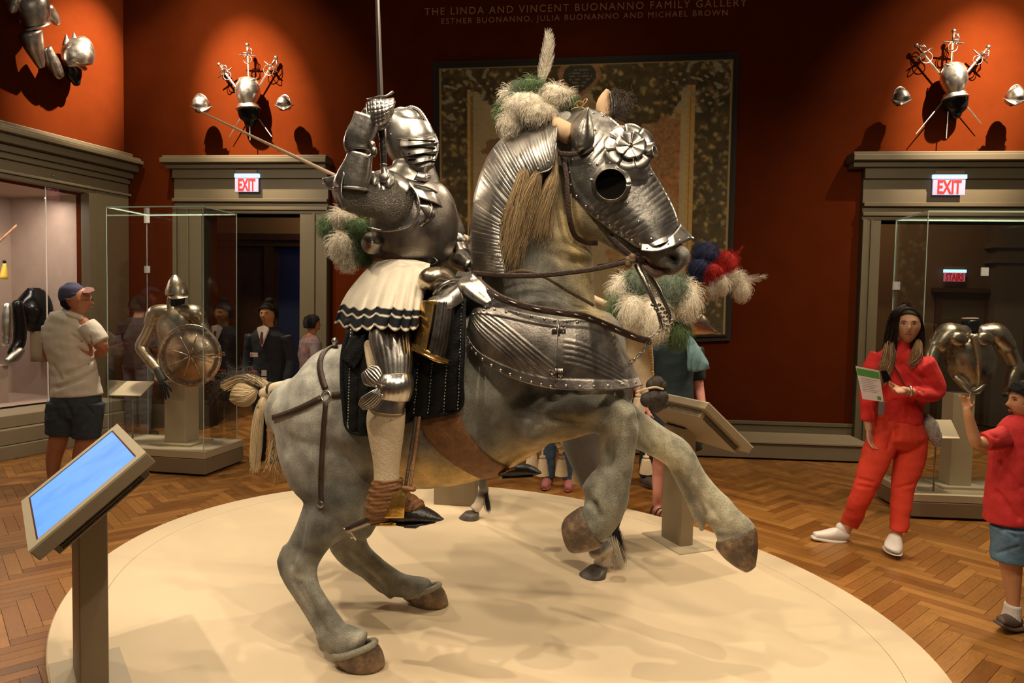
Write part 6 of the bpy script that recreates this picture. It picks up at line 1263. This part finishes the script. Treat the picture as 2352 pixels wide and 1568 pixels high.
def shell_hair(name,c,R_,h,m_,par,front=.25,long=0,n=700,grow=1.06,bun=False,curl=.0,w_=1.0):
    """hair as a cap mesh plus strands"""
    c=Vector(c); v=[]; nn,mm=24,36
    for i in range(nn+1):
        la=math.pi/2-(i/nn)*math.pi*.62
        for j in range(mm):
            lo=2*math.pi*j/mm; dy=-math.cos(lo); lim=(.20 if dy>.0 else .20+front*(-dy)**.8*1.2) ; ll=max(la,math.asin(min(.95,lim))-.0) if dy<-.15 else max(la,-.55)
            g=grow
            v.append(tuple(c+R_@Vector((math.cos(ll)*math.sin(lo)*.345*h*g*w_,-math.cos(ll)*math.cos(lo)*.42*h*g,math.sin(ll)*.5*h*g))))
    o=mk(name,rings(np.array(v).reshape(nn+1,mm,3),False),m_,par,solid=-.004)
    out=[]
    for k in range(n):
        y0=rng.uniform(-.62,.75); sx=rng.choice((-1,1)); e1=rng.uniform(1.0,1.75) if y0<-.2 else rng.uniform(1.3,2.0); yy=y0+rng.uniform(-.1,.25); tt=np.linspace(0,1,9); an=tt*e1; rr=math.sqrt(max(.05,1-y0*y0*.75)); lim=.2+.30*max(0,-y0-.2)
        P_=[Vector((sx*math.sin(a)*rr*.345*h*w_*(grow+.02),(y0+(yy-y0)*t_)*.42*h*grow,max(math.cos(a)*rr,lim-1*(1 if y0>-.3 else 0))*.5*h*(grow+.02))) for a,t_ in zip(an,tt)]
        out.append([tuple(c+R_@p) for p in P_])
    mk('hair_strands',strands(np.array(out),.0011*h/.23),m_,o,kind='stuff'); return o
# ---- woman in red
wm=thing('person','woman in red top and red trousers with long hair holding a brochure','person',tuple(F(2000,1262,0)))
FW=facing(4.70); SKL=skin('light',(.52,.27,.16)); RED=cloth('red',(.56,.018,.014)); RED2=cloth('red_trousers',(.60,.040,.014),.1,9)
hv,pt,HR=head_vf(FW(2084,748,.03),.245,-.42,-.04,.94)
body=hv+[limb([(2074,775,.0,14,.045),(2068,805,-.01,15,.05),(2062,830,-.01,30,.08)],FW,m=16)]
body+=[limb([(2055,840,0,40,.10),(2062,900,0,38,.10),(2064,950,0,40,.11),(2062,985,0,42,.10)],FW,m=18)]
body+=[limb([(2004,835,0,14,.045),(1993,900,-.03,12,.04),(1992,950,.0,10,.035),(1996,985,.03,8,.028)],FW,m=12),limb([(2125,840,.02,20,.05),(2148,895,.05,14,.045),(2125,905,.14,12,.04),(2088,898,.20,9,.032),(2075,895,.22,8.5,.028)],FW,m=12)]
body+=hand_vf(FW(1996,984,.03),(.10,-.15,-1),(.5,-.8,.1),.185,.35,1)
body+=hand_vf(FW(2078,896,.22),(-1,-.25,-.02),(0,-.5,.85),.18,.35,-1)
body+=[limb([(2038,1000,0,24,.08),(2010,1060,.02,28,.08),(1990,1110,.03,20,.06),(1965,1170,.0,15,.045),(1946,1212,-.1,10,.035),(1938,1228,-.12,10,.04)],FW,m=16),limb([(2088,1000,0,26,.08),(2085,1060,.02,29,.08),(2072,1115,.05,20,.06),(2066,1180,.1,14,.045),(2060,1228,.13,10,.035),(2056,1245,.15,11,.04)],FW,m=16)]
V1,F1,N1=remesh(body,.0065,2); mk('body',(V1,F1),SKL,wm)
HAIRD=mat('dark_brown_hair',(.022,.012,.008),.75,0,island=.5,spec=.2); HAIRB=mat('ombre_hair',(.33,.19,.09),.5,0,island=.5); BROW=mat('brow',(.03,.015,.01),.7)
face_bits(wm,pt,HR,.245,mat('lips_rose',(.33,.075,.055),.5),BROW,SKL)
shell_hair('hair',FW(2083,750,.02),HR,.25,HAIRD,wm,front=.34,grow=1.10,w_=.94)
def hl(a,n,sp,r,seg=12,curl=.008): return lock(a,n,sp,r,mp=FW,seg=seg,curl=curl)
mk('long_hair',strands(np.vstack([hl([(2078,702,.03),(2056,722,.06),(2048,760,.05),(2044,800,.05),(2042,835,.06)],420,(.012,.028,.036,.04,.03),.0016),hl([(2086,702,.03),(2106,722,.06),(2112,760,.05),(2110,795,.06),(2104,825,.09)],360,(.012,.018,.024,.03,.03),.0016),hl([(2080,706,-.05),(2078,760,-.09),(2074,820,-.08)],260,(.04,.07,.06),.0018)]),.0018),HAIRD,wm,kind='stuff')
mk('hair_ends',strands(np.vstack([hl([(2044,790,.06),(2040,825,.08),(2030,858,.10),(2026,880,.10)],300,(.03,.045,.04,.02),.0016),hl([(2110,785,.07),(2104,815,.11),(2092,838,.13)],240,(.02,.035,.02),.0016)]),.0018),HAIRB,wm,kind='stuff',label='lighter blond ends of the long hair')
top=[limb([(2062,800,0,26,.08),(2062,820,.0,54,.11),(2066,850,0,64,.14),(2072,890,0,60,.145),(2068,930,.0,48,.14),(2064,966,0,48,.14)],FW,m=20,cap=.2),limb([(2022,820,0,26,.08),(2004,850,0,22,.07),(1994,905,-.01,18,.06),(1993,965,.01,15,.048)],FW,m=14,cap=.1),
 limb([(2110,835,.03,34,.10),(2132,870,.05,32,.09),(2145,898,.07,23,.07),(2122,906,.14,18,.06),(2098,900,.19,14,.046)],FW,m=14,cap=.1),limb([(2074,782,.01,15,.05),(2070,806,0,18,.06)],FW,m=16,cap=.1)]
garment('top',top,.008,RED,wm,.006,9,3,[([(2060,830),(2100,880),(2120,900)],7,-.012),([(2075,835),(2125,870)],6,-.010),([(2040,850),(2080,880)],7,-.009),([(2050,920),(2110,925)],6,-.008)])
pants=[limb([(2062,950,0,46,.128),(2062,975,0,53,.14),(2064,1005,0,57,.145),(2062,1025,0,40,.11)],FW,m=20,cap=.15),limb([(2034,995,0,32,.105),(2012,1050,.02,32,.095),(1990,1110,.03,26,.075),(1968,1165,.0,22,.062),(1950,1206,-.1,20,.058)],FW,m=18,cap=.08),limb([(2092,995,0,34,.105),(2090,1050,.02,34,.095),(2074,1115,.05,26,.075),(2068,1175,.10,21,.062),(2064,1218,.13,19,.058)],FW,m=18,cap=.08)]
garment('trousers',pants,.008,RED2,wm,.006,10,3,[([(2010,962),(2110,968)],3,-.006),([(2050,990),(2040,1030)],5,-.008),([(1975,1100),(2005,1108)],4,-.007),([(1970,1115),(2000,1120)],4,-.007),([(2060,1120),(2095,1112)],4,-.007),([(2060,985),(2062,1000)],6,-.01)])
SHW=mat('white_shoe',(.72,.66,.60),.5,0,var=.06,vs=12)
mk('shoe',join(limb([(1942,1228,-.12,13,.045),(1918,1226,-.11,14,.05),(1892,1228,-.10,10,.045),(1872,1228,-.09,7,.03)],FW,m=18,cap=.5),limb([(1946,1245,-.12,5,.05),(1905,1240,-.1,5,.052),(1868,1234,-.09,4,.035)],FW,m=12,e=.7),limb([(1932,1212,-.12,12,.04),(1938,1226,-.12,13,.045)],FW,m=12)),SHW,wm)
mk('shoe',join(limb([(2056,1232,.15,13,.045),(2053,1250,.19,17,.07),(2050,1260,.22,17,.06)],FW,m=18,cap=.4),limb([(2050,1262,.17,18,.09),(2050,1267,.22,16,.08)],FW,m=14,cap=.1)),SHW,wm)
bag=thing('handbag','small grey fringed handbag hanging at the hip of the woman in red','bag',tuple(FW(2145,1022,.06)))
mk('pouch',limb([(2130,955,.06,6,.03),(2136,972,.07,15,.045),(2146,1000,.07,15,.045),(2152,1018,.07,9,.03)],FW,m=18,n=18,flute=lambda t,a:1+.06*math.sin(t*30+3*a)),cloth('grey_bag',(.30,.27,.25),.5,60),bag)
mk('shoulder_strap',tube([FW(x,y,o) for x,y,o in cr([(2045,822,.11),(2075,880,.14),(2110,930,.14),(2130,958,.08)],14)],.004,6),LEATH,bag)
bro=thing('brochure','white brochure with green band held by the woman in red','brochure',tuple(FW(1998,920,.30)))
def q4(a,b,c,d,o,th=.003): return hexa([FW(*p,o) for p in (a,b,c,d)],[FW(*p,o+th) for p in (a,b,c,d)])
BP=[(1965,840),(2019,851),(2030,923),(1981,916)]
mk('sheet',q4(*BP,.25,.004),mat('paper_white',(.62,.52,.50),.6),bro,smooth=False)
def bl(u,w_): return tuple((np.array(BP[0])*(1-u)+np.array(BP[1])*u)*(1-w_)+(np.array(BP[3])*(1-u)+np.array(BP[2])*u)*w_)
GRN=mat('print_green',(.07,.24,.045),.6)
mk('green_band',q4(bl(.02,.06),bl(.98,.05),bl(.98,.27),bl(.02,.27),.2545,.001),GRN,bro,smooth=False); mk('green_mark',q4(bl(.72,.84),bl(.90,.84),bl(.90,.95),bl(.72,.95),.2545,.001),GRN,bro,smooth=False)
mk('text_lines',join(*[q4(bl(.12,.34+k*.055),bl(.85-.1*(k%3),.34+k*.055),bl(.85-.1*(k%3),.35+k*.055),bl(.12,.35+k*.055),.2545,.0008) for k in range(8)]),mat('print_grey',(.34,.27,.26),.7),bro,smooth=False,kind='stuff')
mk('phone',join(q4((2022,852),(2036,850),(2048,874),(2030,880),.235,.009)),BLACK,smooth=False,bevel=.002,label='black phone held against the brochure by the woman in red',cat='phone')
mk('wallet',q4((2018,924),(2034,921),(2031,952),(2017,955),.24,.02),mat('grey_wallet',(.13,.11,.10),.6),smooth=False,bevel=.003,label='small grey wallet under the brochure of the woman in red',cat='wallet')
mk('bracelet',torus(FW(2088,898,.20),.034,.006,ax='X'),mat('silver',(.6,.56,.5),.3,1),wm)
# ---- boy at the right edge
by=thing('person','boy in red t-shirt and blue denim shorts pointing, cut by the right edge','person',tuple(F(2318,1438,0)))
FB_=facing(3.50); SKB=skin('boy',(.50,.24,.12))
hv,pt,HR=head_vf(FB_(2362,922,0),.205,-1.75,.02,1.0)
body=hv+[limb([(2364,955,0,18,.04),(2366,985,0,19,.05)],FB_,m=14),limb([(2335,1010,0,42,.07),(2330,1080,0,38,.08),(2335,1150,0,40,.09),(2345,1200,0,48,.1)],FB_,m=18)]
body+=[limb([(2300,1002,.06,20,.04),(2268,1014,.10,16,.036),(2243,1016,.13,13,.030),(2232,985,.14,12,.028),(2224,955,.15,10,.024),(2221,940,.15,9,.02)],FB_,m=14)]
body+=hand_vf(FB_(2221,942,.15),(-.12,0,1),(-.8,-.5,.2),.115,.45,-1,point=True)
body+=[limb([(2318,1250,.03,28,.07),(2322,1300,.03,21,.055),(2325,1345,.03,16,.045),(2326,1390,.03,11,.035),(2322,1415,.03,12,.035)],FB_,m=14),limb([(2375,1250,-.04,28,.07),(2385,1300,-.05,21,.055),(2392,1345,-.08,16,.045),(2396,1390,-.1,11,.035)],FB_,m=14)]
body+=[limb([(2400,1000,-.1,18,.04),(2420,1080,-.1,14,.035),(2400,1150,-.02,11,.03)],FB_,m=12)]
V1,F1,N1=remesh(body,.0055,2); mk('body',(V1,F1),SKB,by)
face_bits(by,pt,HR,.205,mat('lips_rose',(.33,.075,.055),.5),BROW,SKB)
o=shell_hair('hair',FB_(2360,925,0),HR,.208,mat('black_short_hair',(.012,.009,.008),.8,spec=.2),by,front=.30,grow=1.12)
hs=[]
for k in range(500):
    p=rng.normal(size=3); p/=np.linalg.norm(p); p[2]=abs(p[2])
    if p[1]<-.55 and p[2]<.45: continue
    b0=Vector(FB_(2360,925,0))+HR@Vector((p[0]*.345*.208*1.1,p[1]*.42*.208*1.1,p[2]*.5*.208*1.1)); dd=HR@Vector((p[0]*.4+.1,p[1]*.4-.5,p[2]*.3-.3)); hs.append([tuple(b0+dd*t*.03) for t in np.linspace(0,1,5)])
mk('hair_strands',strands(np.array(hs),.0012),mat('black_short_hair',(.012,.009,.008),.8,spec=.2),o,kind='stuff')
RT=cloth('red_shirt',(.50,.020,.020))
garment('t_shirt',[limb([(2364,972,0,26,.07),(2352,988,0,50,.095),(2338,1030,0,56,.10),(2325,1090,0,50,.11),(2322,1150,0,52,.12),(2326,1192,0,58,.13)],FB_,m=20,cap=.15),limb([(2310,1002,.05,26,.055),(2285,1010,.09,24,.052),(2262,1014,.11,22,.05)],FB_,m=16,cap=.1),limb([(2390,1005,-.06,26,.055),(2412,1045,-.1,22,.05)],FB_,m=16,cap=.1)],.0065,RT,by,.006,11,2,[([(2262,990),(2290,1005)],4,-.006),([(2300,1060),(2345,1120)],6,-.008),([(2290,1130),(2340,1190)],6,-.008)])
garment('shorts',[limb([(2345,1192,0,58,.12),(2345,1215,0,62,.125)],FB_,m=20,cap=.1),limb([(2318,1210,.03,36,.095),(2319,1250,.03,36,.09),(2317,1288,.03,35,.085)],FB_,m=18,cap=.03),limb([(2378,1210,-.04,36,.095),(2382,1250,-.05,36,.09),(2384,1288,-.05,35,.085)],FB_,m=18,cap=.03)],.0065,cloth('denim',(.085,.155,.235),.35,26),by,.005,14,2,[([(2300,1215),(2335,1235)],4,-.005),([(2290,1270),(2340,1255)],4,-.005)])
mk('sock',limb([(2326,1388,.03,15,.042),(2325,1405,.03,17,.044),(2322,1422,.03,18,.05)],FB_,m=18,cap=.1),mat('white_sock',(.62,.55,.50),.9,0,bump=.4,bs=120),by)
mk('sneaker',join(limb([(2335,1420,.02,14,.045),(2315,1425,.06,14,.045),(2298,1424,.10,9,.03)],FB_,m=16,cap=.5),limb([(2342,1436,.03,5,.05),(2315,1438,.06,5,.05),(2292,1430,.10,4,.035)],FB_,m=12,e=.7,cap=.4)),mat('brown_sneaker',(.10,.07,.055),.6,0,var=.3,vs=40),by)
# ---- man in white polo
mn=thing('person','man in white polo shirt, navy cap and denim shorts seen from behind','person',tuple(F(160,1108,0)))
FM=facing(6.0); SKM=skin('tan',(.42,.17,.085))
hv,pt,HR=head_vf(FM(180,690,0),.245,2.4,.05,.98)
body=hv+[limb([(172,712,0,15,.06),(165,735,0,18,.065)],FM,m=14),limb([(160,760,0,50,.10),(165,830,0,48,.10),(170,900,0,46,.11),(172,935,0,42,.10)],FM,m=18),
 limb([(212,765,.03,18,.06),(236,800,.05,13,.05),(222,812,-.12,11,.04),(190,806,-.26,9,.035)],FM,m=12),limb([(118,775,.0,16,.055),(112,820,-.08,12,.045),(150,812,-.26,10,.038),(205,798,-.28,9,.035)],FM,m=12),
 limb([(144,960,0,20,.07),(134,1010,0,20,.075),(124,1050,0,17,.06),(122,1090,0,12,.045),(124,1110,.0,10,.05)],FM,m=14),limb([(200,960,0,20,.07),(196,1010,0,20,.075),(184,1050,0,17,.06),(180,1090,0,12,.045),(178,1108,.0,10,.05)],FM,m=14)]
V1,F1,N1=remesh(body,.008,2); mk('body',(V1,F1),SKM,mn); face_bits(mn,pt,HR,.245,mat('lips_rose',(.33,.075,.055),.5),BROW,SKM,True)
POLO=cloth('white_polo',(.66,.60,.52),.05,8)
garment('polo_shirt',[limb([(166,718,0,26,.085),(162,730,0,40,.115),(158,742,0,50,.115),(156,780,0,54,.13),(166,830,0,50,.125),(174,880,0,53,.135),(176,908,0,60,.14)],FM,m=22,cap=.06),limb([(198,748,.02,24,.08),(218,768,.04,23,.075),(232,786,.05,20,.07)],FM,m=16,cap=.1),limb([(120,752,0,22,.075),(112,790,-.04,19,.065)],FM,m=16,cap=.1)],.009,POLO,mn,.006,9,2,
 [([(165,770),(190,785)],4,-.010),([(150,860),(200,840),(225,820)],5,-.012),([(130,890),(190,870),(222,850)],5,-.012),([(180,800),(205,812)],4,-.012),([(120,840),(140,870)],6,-.008),([(205,775),(212,815)],4,-.010)])
mk('collar',limb([(150,712,-.03,5,.03),(162,720,.06,6,.05),(184,728,.05,6,.03)],FM,n=12,m=12),POLO,mn)
garment('shorts',[limb([(174,905,0,54,.13),(174,930,0,57,.14),(174,955,0,44,.12)],FM,m=20,cap=.2),limb([(146,925,0,36,.12),(142,965,0,35,.115),(138,998,0,31,.095)],FM,m=18,cap=.04),limb([(202,925,0,36,.12),(200,965,0,34,.115),(198,1005,0,31,.095)],FM,m=18,cap=.04)],.009,cloth('dark_denim',(.035,.050,.068),.3,24),mn,.006,14,2,[([(150,925),(165,960)],5,-.01),([(195,930),(215,950)],4,-.008)])
mk('hair',limb([(150,684,.0,9,.05),(156,696,.01,13,.075),(164,704,.02,11,.05)],FM,m=18),mat('black_short_hair',(.012,.009,.008),.8,spec=.2),mn)
cp=mk('cap',limb([(166,652,0,14,.05),(166,662,0,25,.09),(166,676,0,28,.105),(168,684,0,28,.105)],FM,n=14,m=30,cap=.3),cloth('navy_cap',(.045,.045,.10),.2,30),mn)
mk('cap_peak',patch([(188,664),(200,660),(214,662)],[(190,674),(204,674),(218,668)],FM,[-.06,-.08,-.08],[.07,.06,.0],.01,14,8),cloth('cap_peak',(.22,.10,.095),.1,30),cp,solid=.006)
mk('cap_band',limb([(144,682,.03,3,.05),(160,688,.09,3,.03)],FM,m=10),cloth('cap_peak',(.22,.10,.095),.1,30),cp)
# ---- simpler figures further back, built standing in their own space
def figure(name_label,px,Y,Hh,yaw,skinc,hairm,topm,botm,bot='trousers',sleeve='short',arms='down',shoem=None,hairlen=0,foot=None,head_pitch=0,extra=None,seed=1):
    base=foot or P(px,900,Y); base=Vector((base.x,base.y,0)); t=thing('person',name_label,'person',tuple(base)); s=Hh/1.70; R_=Matrix.Rotation(yaw,3,'Z')
    T=lambda x,y,z: base+R_@Vector((x*s,y*s,0))+Vector((0,0,z*s))
    def ringz(z,rx,ry,cx=0,cy=0,m=20): return [tuple(T(cx+rx*math.cos(a),cy+ry*math.sin(a),z)) for a in np.arange(m)*2*math.pi/m]
    def tor(L_): return rings(np.array([ringz(*q) for q in L_]))
    hv,pt,HR=head_vf(T(0,-.02,1.585),.23*s,yaw,head_pitch)
    B=hv+[tube([T(0,.0,1.36),T(0,-.005,1.44),T(0,-.02,1.50)],[.07*s,.055*s,.055*s],14),tor([(.88,.16,.11),(.98,.15,.11),(1.1,.13,.10),(1.25,.15,.11),(1.36,.15,.10),(1.42,.10,.07)])]
    sl_=[]
    for sx in (-1,1):
        B.append(tube([T(sx*.09,0,.92),T(sx*.095,0,.7),T(sx*.095,-.01,.5),T(sx*.10,.01,.38),T(sx*.10,.01,.2),T(sx*.10,.02,.08)],[.09*s,.078*s,.055*s,.056*s,.042*s,.036*s],14)); B.append(tube([T(sx*.10,.04,.045),T(sx*.105,-.06,.04),T(sx*.11,-.15,.03)],[.036*s,.038*s,.022*s],12))
        if arms=='crossed' : A_=[T(sx*.19,0,1.36),T(sx*.24,.0,1.10),T(sx*.12,-.17,1.10),T(-sx*.08,-.20,1.14)]
        elif arms=='front': A_=[T(sx*.19,0,1.36),T(sx*.24,.03,1.10),T(sx*.15,-.18,1.02),T(sx*.06,-.26,1.04)]
        else: A_=[T(sx*.19,0,1.36),T(sx*.235,.02,1.10),T(sx*.24,-.03,.95),T(sx*.24,-.07,.86)]
        B.append(tube(cr([tuple(a) for a in A_],10),np.linspace(.052,.028,10)*s,12)); d=(A_[3]-A_[2]).normalized()
        B+=hand_vf(A_[3],d,R_@Vector((-sx,-.2,.1)),.17*s,.35,sx)
        k=10 if sleeve=='long' else 4; P_=cr([tuple(a) for a in A_],10)[:k]; sl_.append(tube(P_,np.linspace(.075,.045 if k==10 else .068,k)*s,14))
    V1,F1,N1=remesh(B,.010*s,1); mk('body',(V1,F1),skinc,t)
    face_bits(t,pt,HR,.23*s,mat('lips_dark',(.22,.07,.05),.5),BROW,skinc)
    garment('top',[tor([(.84,.185,.135),(.95,.18,.13),(1.1,.165,.125),(1.25,.18,.13),(1.36,.20,.12),(1.43,.13,.09),(1.45,.09,.07)])]+sl_,.010*s,topm,t,.006,9,2)
    if bot=='trousers' or bot=='shorts':
        ze=.08 if bot=='trousers' else .52
        garment(bot,[tor([(.83,.17,.125),(.92,.175,.13),(1.0,.16,.12)])]+[tube([T(sx*.09,0,.88),T(sx*.095,0,.7),T(sx*.098,0,max(ze,.5)),T(sx*.10,.01,ze)],[.105*s,.09*s,.075*s,.062*s if ze<.2 else .08*s],14) for sx in (-1,1)],.010*s,botm,t,.006,11,2)
    elif bot=='skirt': mk('skirt',tor([(.55,.26,.20),(.7,.23,.18),(.85,.19,.15),(.97,.16,.12)]),botm,t)
    shell_hair('hair',T(0,-.02,1.585),HR,.235*s,hairm,t,front=.28,grow=1.09)
    if shoem:
        for sx in (-1,1): mk('shoe',join(tube([T(sx*.10,.05,.04),T(sx*.105,-.06,.045),T(sx*.11,-.17,.03)],[.045*s,.047*s,.028*s],14),sphere(T(sx*.105,-.05,.012),(.05*s,.14*s,.012),6,14,R_)),shoem,t)
    return t,T,pt,HR
HB1=mat('black_short_hair',(.012,.009,.008),.8,spec=.2); DARKC=cloth('navy_uniform',(.010,.012,.020),.2,20)
g,T,pt,HR=figure('museum guard in dark suit with white shirt and burgundy tie, hair in a bun',617,7.0,1.62,-.12,skin('brown',(.40,.17,.06)),HB1,DARKC,DARKC,sleeve='long',shoem=SHOE)
mk('hair_bun',sphere(pt(.02,.12,.62),(.045,.045,.04),8,12),HB1,g)
mk('shirt_collar',join(hexa([T(-.07,-.125,1.43),T(.0,-.15,1.24),T(.0,-.145,1.24),T(.0,-.10,1.46)],[T(-.06,-.13,1.45),T(0,-.155,1.25),T(0,-.15,1.25),T(0,-.11,1.47)]),hexa([T(.07,-.125,1.43),T(.0,-.15,1.24),T(.0,-.145,1.24),T(.0,-.10,1.46)],[T(.06,-.13,1.45),T(0,-.155,1.25),T(0,-.15,1.25),T(0,-.11,1.47)])),mat('white_shirt',(.62,.52,.48),.8),g,smooth=False)
mk('tie',hexa([T(-.012,-.150,1.40),T(.012,-.150,1.40),T(.022,-.168,1.27),T(-.022,-.168,1.27)],[T(-.010,-.158,1.40),T(.010,-.158,1.40),T(.02,-.176,1.27),T(-.02,-.176,1.27)]),mat('burgundy',(.09,.015,.012),.7),g,smooth=False)
def badge(nm,x,z,w_,h,y,m_): return mk(nm,hexa([T(x-w_/2,y,z-h/2),T(x+w_/2,y,z-h/2),T(x+w_/2,y+.006,z-h/2),T(x-w_/2,y+.006,z-h/2)],[T(x-w_/2,y,z+h/2),T(x+w_/2,y,z+h/2),T(x+w_/2,y+.006,z+h/2),T(x-w_/2,y+.006,z+h/2)]),m_,g,smooth=False)
CW=mat('card_white',(.55,.47,.45),.5); badge('name_badge',-.08,1.16,.085,.045,-.168,CW); badge('badge_logo',-.108,1.16,.016,.018,-.171,mat('logo_red',(.6,.03,.03),.5)); badge('id_card',.03,.97,.055,.06,-.165,CW); badge('id_card',.03,.895,.055,.06,-.165,CW); badge('red_strip',-.09,.985,.085,.012,-.165,mat('red_strip',(.75,.04,.03),.5))
figure('young visitor in patterned grey and rust top looking away beside the guard',713,7.7,1.50,2.2,SKM,HB1,mat('patterned_cloth',(.20,.16,.17),.85,0,col2=(.16,.045,.02),vs=9,thr=.52,bump=.2),DARKC,arms='crossed',shoem=SHOE)
figure('man in dark t-shirt and grey jeans seen from behind through the left glass case',318,8.1,1.68,2.9,SKM,HB1,cloth('black_shirt',(.018,.016,.016)),cloth('grey_jeans',(.085,.085,.10),.3,20),arms='crossed',shoem=SHOE,head_pitch=0)
figure('woman in dark teal dress and sandals behind the beige kiosk',1556,5.35,1.66,.25,skin('pink',(.58,.25,.19)),HB1,cloth('teal',(.007,.018,.022),.3,20),cloth('teal',(.007,.018,.022),.3,20),bot='skirt',arms='down',foot=Vector((1.27,5.35,0)),shoem=None)
tl=bpy.data.objects
figure('visitor in slate blue shirt standing behind the plume spray',1512,6.3,1.70,.3,skin('pink',(.58,.25,.19)),HB1,cloth('slate',(.085,.105,.15),.2,20),DARKC,sleeve='short',arms='down',shoem=mat('brown_sneaker',(.10,.07,.055),.6))
figure('visitor in cropped blue jeans and pink sandals behind the tassels',1287,6.15,1.66,-.2,skin('pink',(.58,.25,.19)),HB1,cloth('dark_blue',(.03,.035,.06),.2,20),cloth('jeans',(.040,.070,.12),.3,24),arms='front',shoem=mat('pink_sandal',(.38,.12,.11),.6))
scf=thing('shawl','pale teal fringed shawl hanging beside the woman in the teal dress','shawl',tuple(P(1605,880,5.3)))
FS=facing(5.3); mk('shawl_cloth',patch([(1575,755),(1585,770),(1600,790),(1625,830)],[(1580,850),(1590,853),(1605,852),(1630,845)],FS,.05,.08,.03,24,12,lambda t,s:.01*math.sin(18*t+6*s)),cloth('pale_teal',(.13,.24,.26),.35,18),scf,solid=.006)
# sandal straps of the woman behind the kiosk
sd=thing('sandals','brown strapped sandals on the feet behind the beige kiosk','sandals',(1.27,5.3,0))
for sx in (-1,1):
    R_=Matrix.Rotation(.25,3,'Z'); T=lambda x,y,z:Vector((1.27,5.35,0))+R_@Vector((x,y,0))+Vector((0,0,z))
    q_=mk('sole',sphere(T(sx*.105,-.05,.012),(.048,.135,.012),6,16,R_),LEATHB,sd)
    for k,y in enumerate((.02,-.06,-.12)): mk('strap',tube([T(sx*.105+.045*math.cos(a),y,.015+.062*math.sin(a)) for a in np.linspace(0,math.pi,10)],.006,6),LEATH,q_)
# ---- repeats share a group
GR={'rapier':'rapiers in the wall trophies','wall_helmet':'helmets in the wall trophies','cuirass':'breastplates in the wall trophies','exit_sign':'lit signs over the doorways','info_kiosk':'information kiosks on the platform','display_case':'free standing glass cases','pedestal':'pedestals in the glass cases','label_stand':'label stands in the glass cases','plume_spray':'green and white plume sprays','person':'museum visitors and staff','horse':'mounted show horses'}
for o in bpy.data.objects:
    if o.parent is None and 'label' in o.keys():
        k=o.name.split('.')[0]
        if k in GR: o['group']=GR[k]
